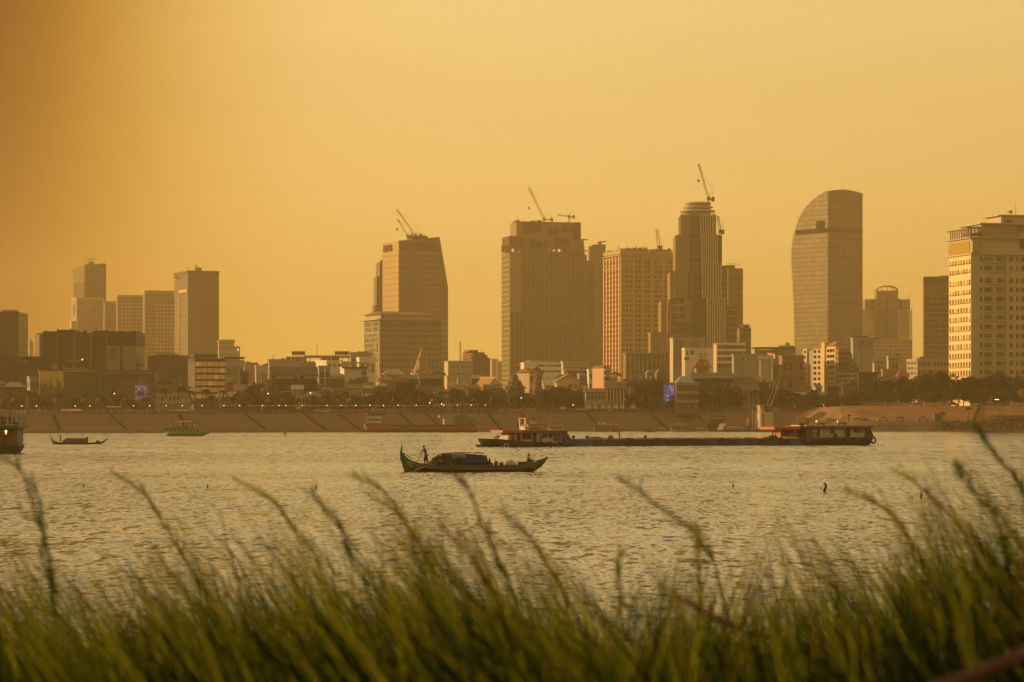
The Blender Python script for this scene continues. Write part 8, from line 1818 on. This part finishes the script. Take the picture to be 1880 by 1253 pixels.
canopy_boat('yellowish moored houseboat seen just above the tug roof', 1464, 1491, 766, 790, 1130, c_brown, mat('straw', (.35, .27, .12), .8, .2, 1), name='houseboat', items=[('mast', c_brown, (1467, 1467.8, 764, 772, 1, 1.2))])
# low hulls right behind the tow, mooring clutter
for p0, p1, lab in ((1205, 1228, 'long low dark pontoon against the embankment, left of the slim canopy boat'), (1272, 1296, 'long low dark pontoon against the embankment, right of the slim canopy boat')):
    b = B('pontoon', lab, 'pontoon', p0, bank((p0 + p1) / 2) - 6, R(0), z0=0.0); MB().box(0, b.fx(p1), 0, 3, -.2, .7).make('float', c_brown, b.root, recalc=False); MB().box(1, b.fx(p1) - 1, .5, .6, .7, 1.5).make('rail', c_pale, b.root, recalc=False)

# --- floats and buoy
fl_m = mat('float_dark', (.03, .02, .015), .6, 0)
for px, q, h, lab in ((153, 891, .22, 'small dark float leaning in the water at the far left'), (380, 892, .22, 'small dark float tilted in the water, left'), (580, 893, .2, 'small dark upright float below the near boat stern, left of centre'), (1345, 891, .24, 'small dark upright float right of centre below the barge'), (1513, 899, .55, 'larger curved dark float like a bent neck, right part of the river'), (1507, 895, .1, 'tiny dark dot float beside the bent-neck one'), (1690, 911, .32, 'dark leaning float near the right, behind the reeds'), (1674, 910, .08, 'tiny dark dot float left of the leaning one')):
    d = CZ * F / (q - HY + 4); o = MB().tube([(0, 0, -.1), (.03, 0, h * .3), (h * .22, 0, h * .6), (0, 0, h)], h * .17 + .02, 7, h * .12 + .02).make('net_float', fl_m, None, smooth=True); o.location = (X(px, d), d, 0); tag(o, lab, 'float', 'net floats in mid-river'); 
d = 880; o = MB().lathe([(.05, -.2), (.45, 0), (.5, .35), (.2, .6), (.08, 1.3), (.3, 1.4), (.05, 1.6)], 10).make('buoy', mat('buoy_red', (.30, .04, .03), .6, .1), None); o.location = (X(523, d), d, 0); tag(o, 'small dark red buoy at the foot of the embankment', 'buoy')

# people on the muddy bank at the right
for i, (px, q, lab, sh_, pose) in enumerate(((1742, 789, 'person in orange and white sitting at the water edge on the muddy bank', S_pale, 'sit'), (1739, 787, 'person in orange crouching beside the one in white on the muddy bank', mat('shirt_orange', (.5, .2, .04), .8, 0), 'sit'), (1761, 777, 'dark figure sitting on the shelf right of the small palm', S_dark, 'sit'), (1776, 769, 'dark figure standing at the foot of the red slope', S_dark, 'stand'), (1792, 768, 'figure standing by the foot of the dark stairway', S_brown, 'stand'), (1613, 745, 'dark figure standing by the left end of the rust-coloured fence', S_dark, 'stand'))):
    x = X(px, 1097); z = Z(q, 1097) if i < 4 else Z(q, 1105)
    y = HW(x) + (1.5 if i < 2 else 12 if i < 5 else 38.5); zz = .9 if i < 2 else (4.3 if i < 5 else 10.17)
    person(lab, (X(px, y), y, zz), i * 1.1, pose, sh_, T_dark, 1.1, group=None)
# red flag on the hotel roof
b = HT; r = thing('flag', 'red flag on a tall pole above the big hotel', 'flag', tuple(b.root.location + Vector((b.fx(1864.5), 8, b.z(392.5))))); H = b.z(368) - b.z(392.5)
MB().tube([(0, 0, 0), (0, 0, H)], .09, 5, .05).make('pole', pole_m, r, recalc=False); MB().rings([[(-1.5 - s * 2.2, .1 * math.sin(s * 5), z) for z in (.3 + 1.2 * s, 1.8 * 1 - s * .9 + .3)] for s in (0, .25, .5, .75, 1)], cap=False, closed=False).make('cloth', mat('flag_crimson', (.40, .02, .05), .7, 0), r, recalc=False)
settle_labels()
# ------------------------------------------------------------------ near grass on the bank
gm1 = [leaf_mat('blade_green', (.04, .06, .003), (.10, .13, .006), .5), leaf_mat('blade_yellow', (.17, .17, .006), (.32, .29, .012), .65), leaf_mat('blade_dark', (.003, .008, .0008), (.014, .024, .0015), .25), leaf_mat('blade_dry', (.16, .07, .02), (.26, .12, .035), .35)]
env = [(-150, 1010), (0, 1030), (120, 1080), (250, 1020), (450, 985), (600, 990), (780, 975), (900, 985), (1000, 1065), (1100, 1085), (1200, 1075), (1300, 1050), (1400, 1010), (1500, 995), (1600, 960), (1700, 915), (1800, 885), (1900, 865), (2100, 860)]
def envy(px):
    for (a, p), (b2, q) in zip(env, env[1:]):
        if a <= px <= b2: return p + (q - p) * (px - a) / (b2 - a)
    return 1000
rnd = random.Random(77)
def blade(mb, tip, base, w_, lean, n=6, tw=0.0):
    """ribbon from base to tip, bowed; returns number of faces"""
    tip = Vector(tip); base = Vector(base); ax = Vector((math.cos(tw), math.sin(tw), 0)); c = Vector((base.x + (tip.x - base.x) * .12, base.y + (tip.y - base.y) * .12, base.z + (tip.z - base.z) * (.62 + .2 * rnd.random())))
    k = len(mb.v)
    for i in range(n + 1):
        s = i / n; p = base * (1 - s) ** 2 + c * (2 * s * (1 - s)) + tip * s * s
        h = w_ * (1 - s ** 2.2) * .5 + .0006
        mb.v += [tuple(p - ax * h), tuple(p + ax * h)]
    for i in range(n): a = k + 2 * i; mb.f.append((a, a + 1, a + 3, a + 2))
    return n
mb = MB(); mi = []
cnt = 0
while cnt < 14500:
    px = rnd.uniform(-160, 2060); d = 3.6 + 5.6 * rnd.random() ** .8
    e = envy(px); t_ = rnd.random()
    py = e - 50 + (1345 - e) * (t_ ** .48) if rnd.random() < .99 else e - 30 - rnd.random() * 60
    # clumps: thin the upper reaches unevenly
    cl = .5 + .5 * math.sin(px * .021 + 1.3) * math.sin(px * .0083 + d * 1.1)
    if py < e + 90 and rnd.random() > .10 + .7 * cl * cl: continue
    ln = (.34 if px < 1000 else .34 - .30 * min(1, (px - 1000) / 140) if px < 1350 else .04 + .26 * min(1, (px - 1350) / 250)) + rnd.gauss(0, .17)
    x = X(px, d); zt2 = Z(py, d); zg = 2.72; h = zt2 - zg
    if h < .3: continue
    cnt += 1
    y2 = d + rnd.gauss(0, .12)
    nf = blade(mb, (x, y2, zt2), (x + ln * h * .72, d, zg), rnd.uniform(.005, .0135), ln, 6, rnd.uniform(-.7, .7))
    r_ = rnd.random(); low_ = py > e + 110; dk_ = math.sin(px * .031 + d * 2.3) + math.sin(px * .0127 - d * 1.6 + 2) + math.sin(px * .083 + d * 5)
    m_ = 3 if r_ < .025 else (1 if r_ < ((.04 if dk_ < .3 else .30) if low_ else (.22 if dk_ < 0 else .62)) else (2 if r_ < ((.90 if dk_ < .3 else .55) if low_ else (.70 if dk_ < 0 else .72)) else 0))  # low and patchy blades get the dark colour as painted shade
    if d < 4.9 and low_ and rnd.random() < .85: m_ = 2  # near low blades darkened too, shade by colour
    mi += [m_] * nf
for i in range(5200):      # fine wispy tops
    px = rnd.uniform(-160, 2040); d = rnd.uniform(4.2, 9.4); e = envy(px); py = e - 75 + 200 * rnd.random() ** .7
    cl = math.sin(px * .027) + math.sin(px * .0113 + d)
    if rnd.random() > .40 + .30 * cl: continue
    ln = (.42 if px < 1000 or px > 1450 else .1) + rnd.gauss(0, .22); x = X(px, d); zt2 = Z(py, d)
    mi += [rnd.choice([1, 1, 0, 0, 2])] * blade(mb, (x, d + rnd.gauss(0, .1), zt2), (x + ln * (zt2 - 2.7) * .7, d, 2.72), rnd.uniform(.003, .0055), ln, 6, rnd.uniform(-.7, .7))
for i in range(9000):      # unseen grass beside, under and behind the camera, added to shade the visible blades
    if i % 2: x = rnd.choice((-1, -1, 1)) * rnd.uniform(1.3, 4.6); d = rnd.uniform(1.5, 9)
    else: x = rnd.uniform(-3, 3); d = rnd.uniform(-2, 3.5)
    if i % 2 and abs(x) < .2 * d + .12: continue
    top = 4.25 + .2 * rnd.random() if i % 2 else min(4.3, CZ - .108 * max(d, 0) - .14) - rnd.random() * .35
    if not i % 2 and abs(x) < .5 and d < .9: top = 3.9
    ln = rnd.gauss(.25, .17); mi += [rnd.choice([0, 0, 1, 2, 2])] * blade(mb, (x, d, top), (x + ln * (top - 2.8) * .72, d, 2.75), rnd.uniform(.008, .018), ln, 5, rnd.uniform(-.7, .7))
me = mb.mesh('grass', gm1); me.polygons.foreach_set('material_index', mi)
o = bpy.data.objects.new('grass', me); COL.objects.link(o); tag(o, 'thick blurred green grass leaning in the wind along the near bank', 'grass', kind='stuff')
def stalk(label, pts, d, m, r0=.0042, br=1.0, seed=0):
    rr2 = random.Random(seed + 5); P = [Vector((X(p, d), d + .05 * math.sin(i * 2.1), Z(q, d))) for i, (p, q) in enumerate(pts)]
    # smooth
    Q = []
    for i in range(len(P) - 1):
        a = P[max(0, i - 1)]; b2 = P[i]; c = P[i + 1]; e = P[min(len(P) - 1, i + 2)]
        for k in range(6):
            s = k / 6; Q.append(.5 * ((2 * b2) + (c - a) * s + (2 * a - 5 * b2 + 4 * c - e) * s * s + (3 * b2 - a - 3 * c + e) * s ** 3))
    Q.append(P[-1]); Q.append(Vector((P[-1].x + .05, d, 2.7)))
    r = thing('grass_stalk', label, 'grass stalk', (0, 0, 0), 0, 'tall single grass stalks')
    mb = MB().tube(Q, .0012, 5, r0 * .75); mb.make('stem', m, r, recalc=False)
    mb = MB(); n = int(len(Q) * .72)
    for i in range(n):
        for k in range(int(5 * br)):
            q = Q[i] + (Q[i+1] - Q[i]) * rr2.random(); t2 = (Q[i] - Q[i+1]).normalized()
            off = Vector((rr2.gauss(0, 1), rr2.gauss(0, .6), rr2.gauss(0, 1))) * .010 * (1 + .6 * math.sin(i * .5)); L_ = t2 * rr2.uniform(.02, .07)
            mb.quad(q, q + off * .5 + L_ * .5 + Vector((.002, 0, 0)), q + off + L_, q + off * .5 + L_ * .5 - Vector((.002, 0, 0)))
    mb.make('seed_head', m, r, recalc=False)
SL = [('tall bent grass stalk at the far left reaching up past the ferry', [(18, 845), (60, 905), (82, 960), (92, 1040), (96, 1160), (98, 1290)], 6.2, 0, .0062, .25), ('thinner bent stalk crossing the tall one at the far left', [(-8, 838), (35, 870), (70, 940), (88, 1010), (95, 1120), (100, 1280)], 5.6, 0, .004, .2),
 ('short side stalk below the tall bent one at the far left', [(40, 940), (70, 975), (86, 1020), (94, 1090), (98, 1280)], 6.0, 0, .004, .3),
 ('feathery stalk arching left below the small far-left boat', [(222, 878), (262, 908), (298, 950), (330, 1010), (365, 1100), (400, 1280)], 7.6, 1, .005, .9),
 ('pale feathery stalk left of centre, its tip level with the net floats', [(448, 892), (500, 925), (545, 975), (590, 1050), (640, 1280)], 7.4, 1, .004, .8),
 ('green stalk arching left of centre between two feathery ones', [(575, 915), (620, 965), (650, 1030), (685, 1110), (730, 1280)], 6.6, 0, .004, .7),
 ('yellow feathery stalk below the near fishing boat stern', [(655, 878), (705, 905), (745, 960), (785, 1030), (830, 1120), (880, 1280)], 7.0, 1, .0045, 1.0),
 ('thin pale stalk right behind the yellow feathery one', [(690, 915), (735, 950), (770, 990), (815, 1060), (860, 1280)], 7.8, 1, .004, .8),
 ('strong green stalk whose tip touches the near fishing boat hull', [(832, 862), (862, 905), (886, 960), (915, 1030), (945, 1110), (985, 1280)], 5.9, 0, .0052, .7),
 ('reddish-tipped stalk left of the strong green one', [(820, 975), (862, 1020), (885, 1055), (905, 1110), (930, 1280)], 5.6, 3, .0045, .6),
 ('bare arching stalk in the gap right of centre', [(1148, 888), (1200, 925), (1262, 968), (1295, 1010), (1322, 1065), (1350, 1280)], 6.4, 0, .0045, .6),
 ('pale stalk drooping left over the open water right of the strong one', [(925, 945), (975, 990), (1005, 1040), (1040, 1110), (1075, 1280)], 7.6, 1, .004, .8),
 ('upright stalk left of the arching one in the right-of-centre gap', [(1137, 1025), (1139, 1080), (1141, 1140), (1143, 1280)], 6.2, 1, .004, .7),
 ('upright stalk right under the arching one in the gap', [(1283, 985), (1284, 1050), (1285, 1120), (1287, 1280)], 6.0, 1, .0045, .8),
 ('strong green stalk rising at the right, bending left', [(1760, 862), (1790, 900), (1820, 950), (1850, 1030), (1880, 1120), (1900, 1280)], 5.8, 0, .005, .8),
 ('pale stalk bending left in front of the strong one at the right', [(1650, 868), (1700, 900), (1750, 960), (1790, 1040), (1830, 1280)], 7.5, 1, .0045, 1.1),
 ('tall stalk cut by the right edge, tip over the rubble', [(1800, 800), (1835, 840), (1865, 890), (1890, 970), (1915, 1280)], 6.6, 0, .005, .9),
 ('drooping yellow plume level with the bent-neck float', [(1560, 905), (1610, 925), (1650, 965), (1680, 1040), (1700, 1280)], 7.6, 1, .004, 1.3)]
for i, (lab, pts, d, m_, r0, br) in enumerate(SL): stalk(lab, pts, d, gm1[m_], r0, br, i)
# dry reddish stick and a dead stem
rs_ = mat('dry_red_stick', (.10, .028, .012), .6, .3, 20)
d = 3.1; o = MB().tube([(X(1690, d), d, Z(1278, d)), (X(1790, d), d + .03, Z(1248, d)), (X(1870, d), d + .05, Z(1220, d)), (X(1950, d), d + .08, Z(1190, d))], .008, 8, .007).make('dry_stick', rs_, None, smooth=True); tag(o, 'blurred reddish dry stick crossing the bottom right corner', 'stick')
d = 5.2; o = MB().tube([(X(1235, d), d, Z(1090, d)), (X(1300, d), d, Z(1130, d)), (X(1380, d), d, Z(1165, d)), (X(1500, d), d, Z(1190, d))], .006, 6, .005).make('dead_stem', mat('dead_stem', (.10, .035, .02), .8, .3, 20), None, smooth=True); tag(o, 'dark reddish dead stem lying across the grass right of centre', 'stem')
# ------------------------------------------------------------------ air
hz = bpy.data.materials.new('haze'); hz.use_nodes = True; t = hz.node_tree
t.nodes.remove(t.nodes['Principled BSDF'])
pv = t.nodes.new('ShaderNodeVolumePrincipled'); pv.inputs['Color'].default_value = (0.87, 0.645, 0.325, 1)
pv.inputs['Density'].default_value = 0.00020; pv.inputs['Anisotropy'].default_value = 0.5
t.links.new(pv.outputs[0], [n for n in t.nodes if n.type == 'OUTPUT_MATERIAL'][0].inputs['Volume'])
o = MB().box(-4200, 4200, -60, 4900, -3, 262).make('haze', hz); o['kind'] = 'stuff'; o['label'] = 'golden evening haze over the river and the city'
